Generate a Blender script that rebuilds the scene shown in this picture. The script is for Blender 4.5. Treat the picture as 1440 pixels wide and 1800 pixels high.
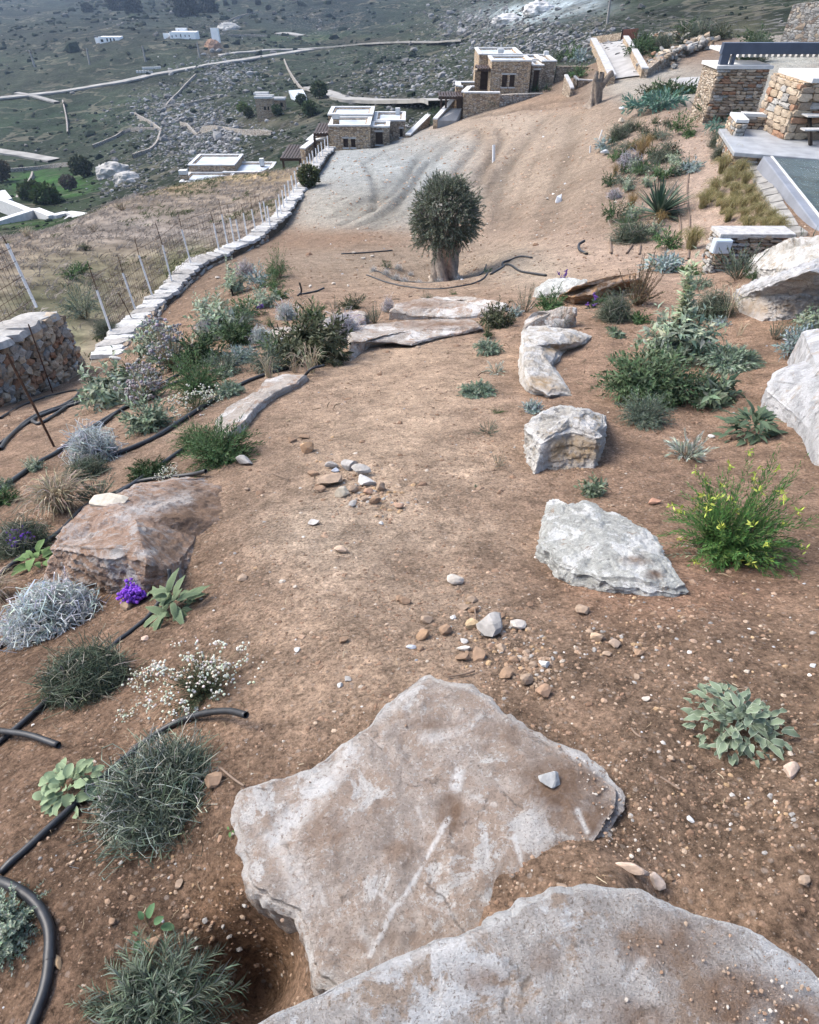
import bpy, math, random
import numpy as np
from mathutils import Vector, Matrix
for o in list(bpy.data.objects): bpy.data.objects.remove(o)
SC = bpy.context.scene
COL = SC.collection
# ------------------------------------------------------------------ camera, sky, sun, exposure
EYE = 20.0                       # height of the eye above the datum, metres
TH = math.radians(43.0)          # pitch below the horizon
FP = 1050.0                      # focal length in photograph pixels (1440 wide)
cam = bpy.data.cameras.new('camera'); camo = bpy.data.objects.new('camera', cam); COL.objects.link(camo)
camo.location = (0, 0, EYE); camo.rotation_euler = (math.pi/2 - TH, 0, 0)
cam.sensor_fit = 'HORIZONTAL'; cam.sensor_width = 36.0; cam.lens = FP/1440*36
cam.clip_start = 0.05; cam.clip_end = 5000
SC.camera = camo
SUN_EL, SUN_AZ = math.radians(48), math.radians(-68)      # azimuth from +Y, clockwise
W = bpy.data.worlds.new('World'); SC.world = W; W.use_nodes = True
nt = W.node_tree; nt.nodes.clear()
sky = nt.nodes.new('ShaderNodeTexSky'); sky.sky_type = 'NISHITA'; sky.sun_disc = False
sky.sun_elevation = SUN_EL; sky.sun_rotation = SUN_AZ; sky.dust_density = 3.0; sky.ozone_density = 1.2; sky.air_density = 1.0
bg = nt.nodes.new('ShaderNodeBackground'); bg.inputs[1].default_value = 0.115
wo = nt.nodes.new('ShaderNodeOutputWorld')
nt.links.new(sky.outputs[0], bg.inputs[0]); nt.links.new(bg.outputs[0], wo.inputs[0])
sl = bpy.data.lights.new('sun', 'SUN'); sl.energy = 1.7; sl.angle = math.radians(32); sl.color = (1, .945, .88)
so = bpy.data.objects.new('sun', sl); COL.objects.link(so)
sd = Vector((math.sin(SUN_AZ)*math.cos(SUN_EL), math.cos(SUN_AZ)*math.cos(SUN_EL), math.sin(SUN_EL)))
so.rotation_euler = sd.to_track_quat('Z', 'Y').to_euler(); so.location = (0, 0, 60)
SC.view_settings.view_transform = 'Standard'; SC.view_settings.look = 'None'
SC.view_settings.gamma = 1; SC.view_settings.use_curve_mapping = False
SC.view_settings.exposure = 1.74
try:
    SC.cycles.use_denoising = True
    SC.cycles.max_bounces = 6; SC.cycles.diffuse_bounces = 3; SC.cycles.volume_bounces = 0
    SC.cycles.transparent_max_bounces = 6
except Exception: pass

# ------------------------------------------------------------------ small helpers
rnd = random.Random(7)
RNG = np.random.default_rng(11)
CT, ST = math.cos(TH), math.sin(TH)
def pdir(px, py):
    a = (px-720)/FP; b = (900-py)/FP
    return np.array([a, CT+b*ST, -ST+b*CT])
def PY(px, py, Y):
    d = pdir(px, py); return d*(Y/d[1])               # point relative to the eye
def depth(p):                                          # distance along the optical axis
    return p[1]*CT - (p[2]-EYE)*ST
def ppm(p): return FP/depth(p)                         # photograph pixels per metre at a point
def hash3(ix, iy, iz, seed):
    h = (ix*374761393 + iy*668265263 + iz*2147483647 + seed*974634777) & 0xffffffff
    h = ((h ^ (h >> 13))*1274126177) & 0xffffffff
    h = ((h ^ (h >> 16))*2246822519) & 0xffffffff
    return ((h ^ (h >> 15)) & 0xffffff)/float(0xffffff)
def vnoise(p, seed=0):
    p = np.asarray(p, dtype=np.float64)
    f = np.floor(p); i = f.astype(np.int64); t = p-f; t = t*t*(3-2*t)
    if p.shape[1] == 2:
        a = hash3(i[:,0], i[:,1], 0*i[:,0], seed); b = hash3(i[:,0]+1, i[:,1], 0*i[:,0], seed)
        c = hash3(i[:,0], i[:,1]+1, 0*i[:,0], seed); d = hash3(i[:,0]+1, i[:,1]+1, 0*i[:,0], seed)
        return (a*(1-t[:,0])+b*t[:,0])*(1-t[:,1]) + (c*(1-t[:,0])+d*t[:,0])*t[:,1]
    r = 0
    for dx in (0,1):
        for dy in (0,1):
            for dz in (0,1):
                w = (t[:,0] if dx else 1-t[:,0])*(t[:,1] if dy else 1-t[:,1])*(t[:,2] if dz else 1-t[:,2])
                r = r + w*hash3(i[:,0]+dx, i[:,1]+dy, i[:,2]+dz, seed)
    return r
def fbm(p, oct=4, seed=0, gain=.5):
    s = 0; a = 1; n = 0; p = np.asarray(p, dtype=np.float64)
    for k in range(oct):
        s = s + a*(vnoise(p*(2.03**k)+k*17.3, seed+k)-.5); n += a; a *= gain
    return s/n*2                                       # about -1..1
def sstep(a, b, x):
    t = np.clip((x-a)/(b-a), 0, 1); return t*t*(3-2*t)

# ------------------------------------------------------------------ the lie of the land
# photograph pixel and horizontal distance of points on the ground, read off the picture
CP = [  # the plot: near ground and path
 (720,1800,.2),(430,1760,.275),(1100,1800,.2),(720,1600,.415),(1100,1600,.36),(1440,1800,.17),(1430,1650,.33),
 (200,1600,.46),(430,1650,.395),(430,1560,.5),(0,1790,.235),(0,1500,.63),(200,1400,.82),(400,1450,.66),(720,1400,.70),(1000,1400,.712),(1080,1480,.572),(1100,1400,.695),(1440,1500,.49),(1290,1350,.78),(1440,1250,.97),
 (720,1200,1.2),(430,1300,.98),(0,1200,1.56),(250,1250,1.22),(1000,1200,1.15),(1250,1100,1.45),
 (720,1000,2.13),(480,1000,2.2),(200,1050,2.25),(0,950,3.2),(1000,1000,2.08),(1290,1000,2.05),(1440,1000,2.0),(1290,900,2.76),
 (720,900,2.9),(450,880,3.3),(0,800,5.6),(200,830,4.5),(400,800,4.5),(720,800,4.03),(960,830,3.6),(1130,800,3.85),(1250,750,4.75),(1440,790,3.75),
 (720,700,5.9),(480,700,6.3),(200,700,8.0),(0,720,8.9),(400,650,8.0),(900,700,5.7),(1130,640,7.0),(1000,640,7.2),(1350,650,6.2),(1430,600,7.0),
 (720,600,9.4),(580,610,9.2),(880,600,8.9),(1200,520,11.0),(1040,560,9.6),(1300,560,8.6),(1000,500,13.3),(1130,490,12.4),(1240,482,12.6),(1420,470,10.5),
 (720,540,12.5),(550,560,11.9),(400,560,12.5),(250,600,14.0),(190,625,13.4),(80,665,11.9),(0,700,10.2),(850,535,12.2),(920,480,16.0),(960,440,18.0),
 (780,485,18.6),(640,480,19.2),(480,460,21.5),(380,480,22.0),(350,505,20.5),(720,400,26.6),(850,420,23.5),(600,400,28.0),(500,405,30.0),
 (720,350,33),(560,330,37),(720,300,41),(600,280,47),(585,265,50),(720,260,50),(720,236,57),(650,262,56),(860,190,60),(800,215,58),(930,175,59),(1000,168,57),
 (1050,430,17.5),(1060,330,24),(950,330,29),(900,260,41),(1050,250,33),(1080,210,37.5),(1045,185,44),(1000,220,43),
 (1200,400,18),(1200,330,21.5),(1200,280,25),(1160,190,35),(1240,210,30.5),(1280,240,25.5),(1300,400,15.8),(1290,300,21.0),(1390,414,14.0),(1400,330,17.5),
 (1100,140,52),(1200,140,46),(1180,130,52),
 # right, behind the pillar and the pool
 (1340,195,33),(1440,260,24),(1345,140,42),(1440,200,30),(1440,120,44),(1300,110,50),(1250,100,55),(1390,60,62),(1440,20,72),(1250,40,82),(1200,90,60),
 (1040,120,62),(1060,60,90),(1120,80,66),(1000,110,72),(960,130,70),(930,110,84),
 # the field of dry grass beyond the boundary wall
 (20,600,14.5),(150,560,17.0),(205,570,17.2),(0,520,18.5),(100,480,22),(228,520,21.5),(300,470,24.5),(0,450,26),(200,430,28),(250,400,33),(350,420,29.5),(350,340,43),(420,380,34.5),(480,330,43),(530,300,49),(560,275,50.5),(480,300,52),
 (0,424,30),(63,410,34),(173,368,40),(233,346,43),(317,324,48),(400,308,51),
 (0,432,40),(100,412,45),(173,376,49),(317,334,54),(480,306,58),(545,292,56),(420,320,58),
 # the valley and the hillside across it
 (80,375,82),(0,350,95),(160,335,105),(90,330,125),(130,290,150),(0,310,150),(0,272,180),(95,285,170),(350,290,92),(420,260,105),
 (350,230,155),(260,260,140),(400,180,175),(0,220,215),(120,230,205),(0,175,250),(150,160,255),(300,130,275),(550,92,300),(700,80,262),(820,76,225),(650,120,215),
 (600,160,155),(640,185,112),(570,175,122),(480,190,125),(500,240,92),(540,250,78),(760,182,96),(720,215,78),(800,190,76),(780,150,120),(850,110,110),(700,205,90),
 (185,72,335),(318,68,330),(430,90,310),(200,0,600),(0,60,400),(0,0,640),(420,40,420),(500,60,380),(650,30,420),(600,0,480),
 (830,30,270),(900,30,190),(900,0,230),(1000,50,135),(1000,0,170),(1100,20,125),(1200,30,100),(1300,20,92),(1440,0,84),(1250,0,112),
 (-150,1200,1.75),(-200,900,4.1),(-250,700,9.2),(-250,600,15),(-200,450,24),(-200,300,160),(-200,100,380),(1640,1200,.95),(1640,900,2.7),(1640,600,6.6),(1640,400,13.3),(1640,200,28),(1640,60,58),
 (-300,1600,.52),(1750,1600,.38)]
cpw = np.array([PY(*c) for c in CP])
# points behind the camera and far off: x, y, drop
EX = [(-1.2,-.5,1.75),(0,-.6,1.5),(1.2,-.5,1.4),(-2.5,0,2.0),(2.4,0,1.35),(0,-.1,1.55),(-.3,-.1,1.75),(.6,-.1,1.5),
      (0,900,-10),(-700,900,-5),(700,900,-25),(300,500,-15),(-500,600,10),(250,200,-22),(-1200,1000,0),(1200,1000,-30)]
cpw = np.vstack([cpw, np.array([(x,y,-d) for x,y,d in EX])])
S0 = 1.2
def uv_of(x, y):
    s = np.maximum(np.asarray(y, float)+S0, .3); return np.stack([np.asarray(x, float)/s, np.log(s)*.55], -1), s
_uv, _s = uv_of(cpw[:,0], cpw[:,1])
_q = -cpw[:,2]/_s
CC = .035
_K = np.sqrt(((_uv[:,None]-_uv[None])**2).sum(-1)+CC*CC)
_n = len(_uv); _A = np.zeros((_n+3, _n+3)); _A[:_n,:_n] = _K - np.eye(_n)*.004
_P = np.c_[np.ones(_n), _uv]; _A[:_n,_n:] = _P; _A[_n:,:_n] = _P.T
_w = np.linalg.solve(_A, np.r_[_q, 0, 0, 0])
def Hs(x, y):
    """height of the smooth ground (absolute z) at arrays x, y"""
    x = np.atleast_1d(np.asarray(x, float)); y = np.atleast_1d(np.asarray(y, float))
    q, s = uv_of(x, y); out = np.empty(len(x))
    for i in range(0, len(x), 20000):
        qq = q[i:i+20000]
        K = np.sqrt((qq[:,None,0]-_uv[None,:,0])**2 + (qq[:,None,1]-_uv[None,:,1])**2 + CC*CC)
        out[i:i+20000] = K@_w[:_n] + _w[_n] + qq@_w[_n+1:]
    return EYE - out*s
_T = np.concatenate([np.linspace(.8, 8, 120), np.geomspace(8.05, 900, 420)])
def at(px, py, h=0.0):
    """point where the sight line through a photograph pixel meets the ground (or h above it)"""
    d = pdir(px, py); d = d/np.linalg.norm(d)
    z = EYE + d[2]*_T; g = Hs(d[0]*_T, d[1]*_T)+h
    k = np.argmax(z <= g)
    if k == 0: k = 1
    lo, hi = _T[k-1], _T[k]
    for _ in range(3):
        t = np.linspace(lo, hi, 12)
        m = EYE+d[2]*t <= Hs(d[0]*t, d[1]*t)+h
        j = max(1, int(np.argmax(m))); lo, hi = t[j-1], t[j]
    t = (lo+hi)/2
    return np.array([d[0]*t, d[1]*t, EYE+d[2]*t])
def atY(px, py, Y):
    p = PY(px, py, Y); return np.array([p[0], p[1], EYE+p[2]])
def atZ(px, py, z):
    d = pdir(px, py); t = (z-EYE)/d[2]; return np.array([d[0]*t, d[1]*t, z])
def Hz(x, y): return float(Hs(x, y)[0])
# ------------------------------------------------------------------ materials
class NT:
    def __init__(s, name, rough=.85, spec=.25):
        s.m = bpy.data.materials.new(name); s.m.use_nodes = True; s.t = s.m.node_tree
        s.b = s.t.nodes['Principled BSDF']; s.b.inputs['Roughness'].default_value = rough
        s.b.inputs['Specular IOR Level'].default_value = spec
    def n(s, typ, **kw):
        o = s.t.nodes.new(typ)
        for k, v in kw.items(): setattr(o, k, v)
        return o
    def l(s, a, b): s.t.links.new(a, b)
    def set(s, sock, v):
        if hasattr(v, 'is_output'): s.l(v, sock)
        else: sock.default_value = v
    def coord(s, kind='Object'): return s.n('ShaderNodeTexCoord').outputs[kind]
    def noise(s, vec, scale, detail=4, rough=.55, dist=0):
        o = s.n('ShaderNodeTexNoise'); s.l(vec, o.inputs['Vector']); o.inputs['Scale'].default_value = scale
        o.inputs['Detail'].default_value = detail; o.inputs['Roughness'].default_value = rough; o.inputs['Distortion'].default_value = dist
        return o.outputs['Fac']
    def voro(s, vec, scale, feat='F1', out='Distance', rand=1.0):
        o = s.n('ShaderNodeTexVoronoi', feature=feat); s.l(vec, o.inputs['Vector']); o.inputs['Scale'].default_value = scale
        o.inputs['Randomness'].default_value = rand
        return o.outputs[out]
    def ramp(s, f, *st):
        o = s.n('ShaderNodeValToRGB'); e = o.color_ramp.elements
        while len(e) < len(st): e.new(.5)
        for k, (p, c) in enumerate(st):
            e[k].position = p; c = (c, c, c) if isinstance(c, (int, float)) else c; e[k].color = (*c, 1)
        s.l(f, o.inputs[0]); return o.outputs[0]
    def mix(s, f, a, b, mode='MIX'):
        o = s.n('ShaderNodeMix', data_type='RGBA', blend_type=mode)
        s.set(o.inputs[0], f)
        for k, v in ((6, a), (7, b)):
            if isinstance(v, tuple): v = (*v, 1)
            s.set(o.inputs[k], v)
        return o.outputs[2]
    def mul(s, a, b, op='MULTIPLY'):
        o = s.n('ShaderNodeMath', operation=op); s.set(o.inputs[0], a); s.set(o.inputs[1], b); return o.outputs[0]
    def attr(s, name, out='Color'):
        return s.n('ShaderNodeAttribute', attribute_name=name).outputs[out]
    def scale(s, vec, v):
        o = s.n('ShaderNodeMapping'); s.l(vec, o.inputs[0]); o.inputs['Scale'].default_value = v; return o.outputs[0]
    def bump(s, h, strength=.5, dist=.02, prev=None):
        o = s.n('ShaderNodeBump'); o.inputs['Strength'].default_value = strength; o.inputs['Distance'].default_value = dist
        s.l(h, o.inputs['Height'])
        if prev: s.l(prev, o.inputs['Normal'])
        return o.outputs[0]
    def out(s, col, nrm=None, rough=None):
        s.set(s.b.inputs['Base Color'], (*col, 1) if isinstance(col, tuple) else col)
        if nrm: s.l(nrm, s.b.inputs['Normal'])
        if rough is not None: s.set(s.b.inputs['Roughness'], rough)
        return s.m
def plain(name, col, rough=.7, spec=.3, vary=.12, sc=6, bump=0):
    k = NT(name, rough, spec); c = k.coord(); n = k.noise(c, sc, 5)
    cc = k.mix(1.0, col, k.ramp(n, (.3, 1-vary*1.6), (.7, 1+vary)), 'MULTIPLY')
    return k.out(cc, k.bump(k.noise(c, sc*6, 4), bump, .01) if bump else None)
def m_soil():
    k = NT('soil', .95, .1); c = k.coord(); base = k.attr('Col')
    f = k.ramp(k.noise(c, 13, 9, .72), (.28, .50), (.5, 1.0), (.72, 1.42))
    col = k.mix(1.0, base, f, 'MULTIPLY'); col = k.mix(1.0, col, k.ramp(k.noise(c, 2.6, 8, .78), (.32, .62), (.5, 1.0), (.68, 1.32)), 'MULTIPLY')
    col = k.mix(1.0, col, k.ramp(k.noise(c, 52, 7, .82), (.36, .45), (.5, 1.0), (.62, 1.35)), 'MULTIPLY')
    cell = k.voro(c, 46, out='Color'); sep = k.n('ShaderNodeSeparateColor'); k.l(cell, sep.inputs[0])
    d = k.voro(c, 46)
    peb = k.mul(k.ramp(sep.outputs[0], (.80, 0), (.84, 1)), k.ramp(d, (.25, 1), (.42, 0)))
    pc = k.mix(sep.outputs[1], (.24, .165, .115), (.40, .34, .29))
    col = k.mix(k.mul(peb, .5), col, pc)
    d2 = k.voro(c, 140); sp = k.n('ShaderNodeSeparateColor'); k.l(k.voro(c, 140, out='Color'), sp.inputs[0])
    col = k.mix(k.mul(k.ramp(sp.outputs[0], (.9, 0), (.92, 1)), k.mul(k.ramp(d2, (.2, 1), (.45, 0)), .35)), col, (.40, .33, .27))
    h = k.mul(k.mul(k.noise(c, 24, 8, .7), k.mul(peb, .5), 'ADD'), k.mul(k.noise(c, 3.2, 9, .8), 2.2), 'ADD')
    n1 = k.bump(h, .9, .045); n2 = k.bump(k.noise(c, 110, 6, .75), .8, .012, n1)
    hs = k.n('ShaderNodeHueSaturation'); hs.inputs['Saturation'].default_value = .86; hs.inputs['Value'].default_value = 1.17; k.l(col, hs.inputs['Color']); return k.out(hs.outputs[0], n2)
def m_vcol(name, rough=.85, spec=.15, vary=.2, sc=3.0, bump=.0, bsc=20, bd=.02, transl=0):
    k = NT(name, rough, spec); c = k.coord(); base = k.attr('Col')
    f = k.ramp(k.noise(c, sc, 6, .6), (.25, 1-vary*1.5), (.75, 1+vary))
    col = k.mix(1.0, base, f, 'MULTIPLY')
    nn = k.bump(k.noise(c, bsc, 6, .65), bump, bd) if bump else None
    k.out(col, nn)
    if transl:
        t = k.n('ShaderNodeBsdfTranslucent'); k.l(col, t.inputs[0]); mx = k.n('ShaderNodeMixShader'); mx.inputs[0].default_value = transl
        k.l(k.b.outputs[0], mx.inputs[1]); k.l(t.outputs[0], mx.inputs[2]); k.l(mx.outputs[0], k.t.nodes['Material Output'].inputs[0])
    return k.m
def m_hill():
    k = NT('hillside_scrub', .95, .05); c = k.coord(); base = k.attr('Col'); rk = k.attr('Rock', 'Fac')
    col = k.mix(1.0, base, k.ramp(k.noise(c, .10, 9, .66), (.3, .26), (.5, .92), (.7, 1.65)), 'MULTIPLY')
    bush = k.ramp(k.noise(c, .30, 8, .78), (.50, 0), (.62, 1))
    col = k.mix(k.mul(bush, .6), col, (.030, .038, .024))
    sc = k.scale(c, (.8, .8, 2.2)); vd = k.voro(sc, .9); vn = k.noise(c, 1.0, 7, .75)
    stone = k.mul(k.ramp(k.mul(vn, vd, 'SUBTRACT'), (.10, 0), (.22, 1)), rk)
    rc = k.mix(k.noise(c, 1.5, 4), (.10, .095, .09), (.28, .27, .255))
    col = k.mix(stone, col, rc)
    sx = k.n('ShaderNodeSeparateXYZ'); k.l(c, sx.inputs[0]); zz = k.mul(k.mul(sx.outputs[2], .42), k.mul(k.noise(c, .02, 5, .6), 9), 'ADD'); fr_ = k.mul(zz, 1, 'FRACT')
    line = k.mul(k.ramp(fr_, (.0, 0), (.05, 1), (.16, 1), (.24, 0)), k.ramp(k.noise(c, .035, 4), (.42, 0), (.58, 1)))
    col = k.mix(k.mul(line, .55), col, (.16, .145, .11)); line2 = k.ramp(fr_, (.80, 0), (.97, 1)); col = k.mix(k.mul(line2, .35), col, (.02, .025, .018))
    h = k.mul(k.noise(c, .5, 8, .7), k.mul(stone, .4), 'ADD')
    return k.out(col, k.bump(h, .9, 1.2))
def m_masonry(name, c1, c2, sx=.22, sz=.09):
    """courses of rough ashlar, for walls too far off to tell their stones apart"""
    k = NT(name, .9, .15); c = k.coord(); v = k.scale(c, (1/sx, 1/sx, 1/sz))
    dst = k.n('ShaderNodeVectorMath', operation='ADD'); k.l(v, dst.inputs[0])
    nz = k.n('ShaderNodeTexNoise'); k.l(c, nz.inputs['Vector']); nz.inputs['Scale'].default_value = 2.2
    k.l(nz.outputs['Color'], dst.inputs[1]); v = dst.outputs[0]
    sp = k.n('ShaderNodeSeparateColor'); k.l(k.voro(v, 1, out='Color', rand=.9), sp.inputs[0])
    e = k.voro(v, 1, 'DISTANCE_TO_EDGE', rand=.9)
    col = k.mix(sp.outputs[0], c1, c2)
    col = k.mix(k.ramp(sp.outputs[1], (.72, 0), (.8, .8)), col, (.46, .40, .33))
    col = k.mix(k.ramp(sp.outputs[2], (.78, 0), (.86, .7)), col, (.17, .115, .08))
    col = k.mix(1.0, col, k.ramp(k.noise(c, 6, 5), (.3, .75), (.7, 1.2)), 'MULTIPLY')
    col = k.mix(k.ramp(e, (.02, .75), (.12, 0)), col, (.10, .085, .07))
    return k.out(col, k.bump(k.ramp(e, (.0, 0), (.2, 1)), .8, .05))
def m_stone(name, c1, c2, sc=7):
    k = NT(name, .88, .2); c = k.coord(); r = k.n('ShaderNodeObjectInfo').outputs['Random']
    col = k.mix(r, c1, c2); col = k.mix(1.0, col, k.ramp(k.noise(c, sc, 6, .65), (.25, .6), (.75, 1.35)), 'MULTIPLY')
    return k.out(col, k.bump(k.noise(c, sc*2.5, 6, .7), .6, .02))
def m_rock(name, base, light, dust, strat=0., lightamt=.5, dustamt=.5, sc=3.0, earth=None):
    """schist and marble: veined body, white bloom, earth settled on it, grain, pits and cracks; marks painted in the mesh"""
    k = NT(name, .92, .15); c = k.coord(); earth = earth or (.20, .135, .095)
    n1 = k.noise(c, sc, 10, .68, .5); n2 = k.noise(c, sc*2.6, 9, .74); n3 = k.noise(c, sc*13, 6, .75); n4 = k.noise(c, sc*34, 4, .8)
    col = k.mix(k.ramp(n2, (.32, 0), (.68, 1)), tuple(v*.60 for v in base), tuple(v*1.30 for v in base))
    if strat:
        w = k.n('ShaderNodeTexWave', wave_type='BANDS', bands_direction='Z'); k.l(c, w.inputs['Vector'])
        w.inputs['Scale'].default_value = strat; w.inputs['Distortion'].default_value = 7; w.inputs['Detail'].default_value = 5; w.inputs['Detail Scale'].default_value = 1.8; w.inputs['Detail Roughness'].default_value = .7
        col = k.mix(k.mul(k.ramp(w.outputs['Fac'], (.35, 0), (.7, 1)), .5), col, light)
    ds = k.noise(c, sc*1.7, 9, .75, .3)
    col = k.mix(k.ramp(ds, (.65-.28*dustamt, 0), (.70-.28*dustamt, .85)), col, dust)
    col = k.mix(k.ramp(n1, (.65-.25*lightamt, 0), (.685-.25*lightamt, .8)), col, light)
    col = k.mix(k.ramp(n3, (.56, 0), (.61, .6)), col, light)
    col = k.mix(k.ramp(n4, (.39, .7), (.44, 0)), col, tuple(v*.5 for v in dust))
    cd = k.n('ShaderNodeVectorMath', operation='ADD'); k.l(c, cd.inputs[0]); nz = k.n('ShaderNodeTexNoise'); k.l(c, nz.inputs['Vector']); nz.inputs['Scale'].default_value = sc*1.5; nz.inputs['Detail'].default_value = 6
    sm = k.n('ShaderNodeVectorMath', operation='SCALE'); k.l(nz.outputs['Color'], sm.inputs[0]); sm.inputs['Scale'].default_value = .9/sc; k.l(sm.outputs[0], cd.inputs[1])
    ed = k.voro(cd.outputs[0], sc*.75, 'DISTANCE_TO_EDGE'); crack = k.mul(k.ramp(ed, (.0, 1), (.028, 0)), k.ramp(n2, (.5, 0), (.58, 1)))
    col = k.mix(k.mul(crack, .75), col, tuple(v*.3 for v in base))
    mk = k.attr('Mark', 'Color'); ms = k.n('ShaderNodeSeparateColor'); k.l(mk, ms.inputs[0])
    brk = k.ramp(n3, (.40, 0), (.46, 1))
    col = k.mix(k.mul(ms.outputs[1], k.ramp(ds, (.3, .5), (.55, 1))), col, k.mix(n3, tuple(v*.7 for v in earth), tuple(v*1.35 for v in earth)))
    col = k.mix(k.mul(ms.outputs[0], brk), col, (.74, .73, .71))       # chipped white scars
    col = k.mix(k.mul(ms.outputs[2], k.mul(brk, .9)), col, light)      # fresh edge
    hh = k.mul(k.mul(k.mul(n2, .8), k.mul(n3, .5), 'ADD'), k.mul(crack, -.35), 'ADD')
    nn = k.bump(hh, 1.0, .07); nn = k.bump(n4, .8, .010, nn)
    return k.out(col, nn)
M = {}
M['soil'] = m_soil()
M['plant'] = m_vcol('foliage', .72, .2, .12, 14, transl=.18)
M['bark'] = m_vcol('bark', .9, .1, .35, 9, .8, 18, .03)
M['vstone'] = m_vcol('loose_stone', .9, .15, .22, 30, .5, 60, .006)
M['hill'] = m_hill()
M['field'] = m_vcol('dry_field', .95, .05, .45, .9, .6, 3, .15)
M['vrock'] = m_vcol('weathered_rock', .92, .1, .3, .8, .6, 2.5, .2)
M['vscrub'] = m_vcol('scrub', .95, .05, .5, 1.2)
M['ashlar'] = m_masonry('brown_ashlar', (.42, .305, .195), (.54, .42, .295))
M['ashlar_dark'] = m_masonry('grey_brown_masonry', (.30, .24, .18), (.40, .33, .25))
M['rubble'] = m_masonry('rubble_masonry', (.24, .23, .21), (.40, .38, .35), .26, .16)
M['white'] = plain('limewash', (.50, .50, .49), .8, .2, .10, 2.5, .2)
M['cement'] = plain('pale_cement', (.40, .395, .385), .8, .2, .16, 1.6, .25)
M['roof'] = plain('pale_roof_screed', (.40, .44, .48), .8, .2, .2, .8)
M['pave'] = plain('pale_paving', (.31, .30, .285), .75, .25, .15, .9, .15)
M['coping'] = m_stone('whitewashed_coping', (.27, .255, .235), (.46, .455, .44), 9)
M['wood'] = plain('dark_wood', (.050, .030, .022), .6, .3, .3, 5)
M['rust'] = plain('rusty_iron', (.085, .045, .028), .85, .3, .4, 30)
M['steel'] = plain('slate_blue_steel', (.055, .07, .105), .45, .4, .12, 2)
M['hose'] = plain('black_pipe', (.018, .020, .024), .48, .45, .3, 30)
M['drip'] = plain('brown_drip_line', (.16, .115, .085), .7, .3, .2, 20)
M['plastic'] = plain('white_plastic', (.70, .71, .72), .5, .4, .08, 8)
M['dark'] = plain('dark_interior', (.022, .018, .016), .8, .2, .2, 4)
M['mud'] = plain('mortar_core', (.085, .07, .055), .95, .1, .3, 8, .5)
M['bright'] = plain('bright_limewash', (.80, .80, .79), .8, .2, .05, .5)
M['road'] = plain('pale_track', (.27, .26, .24), .9, .1, .2, .3)
M['slabstone'] = plain('marble_slab', (.30, .31, .32), .5, .35, .18, 2.2)
M['wall_stone'] = [m_stone('wall_stone_brown', (.19, .145, .105), (.30, .245, .19)), m_stone('wall_stone_grey', (.20, .195, .185), (.36, .345, .32)),
                   m_stone('wall_stone_tan', (.33, .26, .185), (.45, .375, .29)), m_stone('wall_stone_rust', (.22, .125, .08), (.33, .20, .13))]

# ------------------------------------------------------------------ meshes
def mesh(name, v, f, cols=None, smooth=False):
    """v (n,3); f list of arrays (m,3) / (m,4) or list of tuples; cols (n,3)"""
    me = bpy.data.meshes.new(name); v = np.asarray(v, dtype=np.float32)
    fs = [np.asarray(x, dtype=np.int32) for x in f] if len(f) and isinstance(f[0], np.ndarray) else None
    if fs is None:
        me.from_pydata([tuple(map(float, p)) for p in v], [], [tuple(x) for x in f])
    else:
        fs = [x for x in fs if len(x)]
        me.vertices.add(len(v)); me.vertices.foreach_set('co', v.ravel())
        loops = np.concatenate([x.ravel() for x in fs]); tot = np.concatenate([np.full(len(x), x.shape[1], np.int32) for x in fs])
        st = np.concatenate([[0], np.cumsum(tot)[:-1]]).astype(np.int32)
        me.loops.add(len(loops)); me.loops.foreach_set('vertex_index', loops)
        me.polygons.add(len(tot)); me.polygons.foreach_set('loop_start', st)
        try: me.polygons.foreach_set('loop_total', tot)
        except Exception: pass
        me.update(calc_edges=True)
    if smooth: me.polygons.foreach_set('use_smooth', np.ones(len(me.polygons), dtype=bool))
    else: me.polygons.foreach_set('use_smooth', np.zeros(len(me.polygons), dtype=bool))
    if cols is not None: vcol(me, 'Col', cols)
    me.validate(); me.update()
    return me
def vcol(me, name, cols):
    a = me.attributes.new(name, 'FLOAT_COLOR', 'POINT'); c = np.ones((len(cols), 4), np.float32); c[:,:3] = cols
    a.data.foreach_set('color', c.ravel())
def link(name, me, mat=None, parent=None, loc=None):
    o = bpy.data.objects.new(name, me); COL.objects.link(o)
    if mat is not None and me is not None and not me.materials: me.materials.append(mat)
    if parent is not None: o.parent = parent
    if loc is not None: o.location = tuple(map(float, loc))
    return o
def tag(o, label, cat, group=None, kind=None):
    o['label'] = label; o['category'] = cat
    if group: o['group'] = group
    if kind: o['kind'] = kind
    return o
def thing(name, label, cat, loc=(0,0,0), rz=0, group=None):
    o = bpy.data.objects.new(name, None); COL.objects.link(o); o.location = tuple(map(float, loc)); o.rotation_euler = (0,0,rz)
    o.empty_display_size = .1
    return tag(o, label, cat, group)
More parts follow.
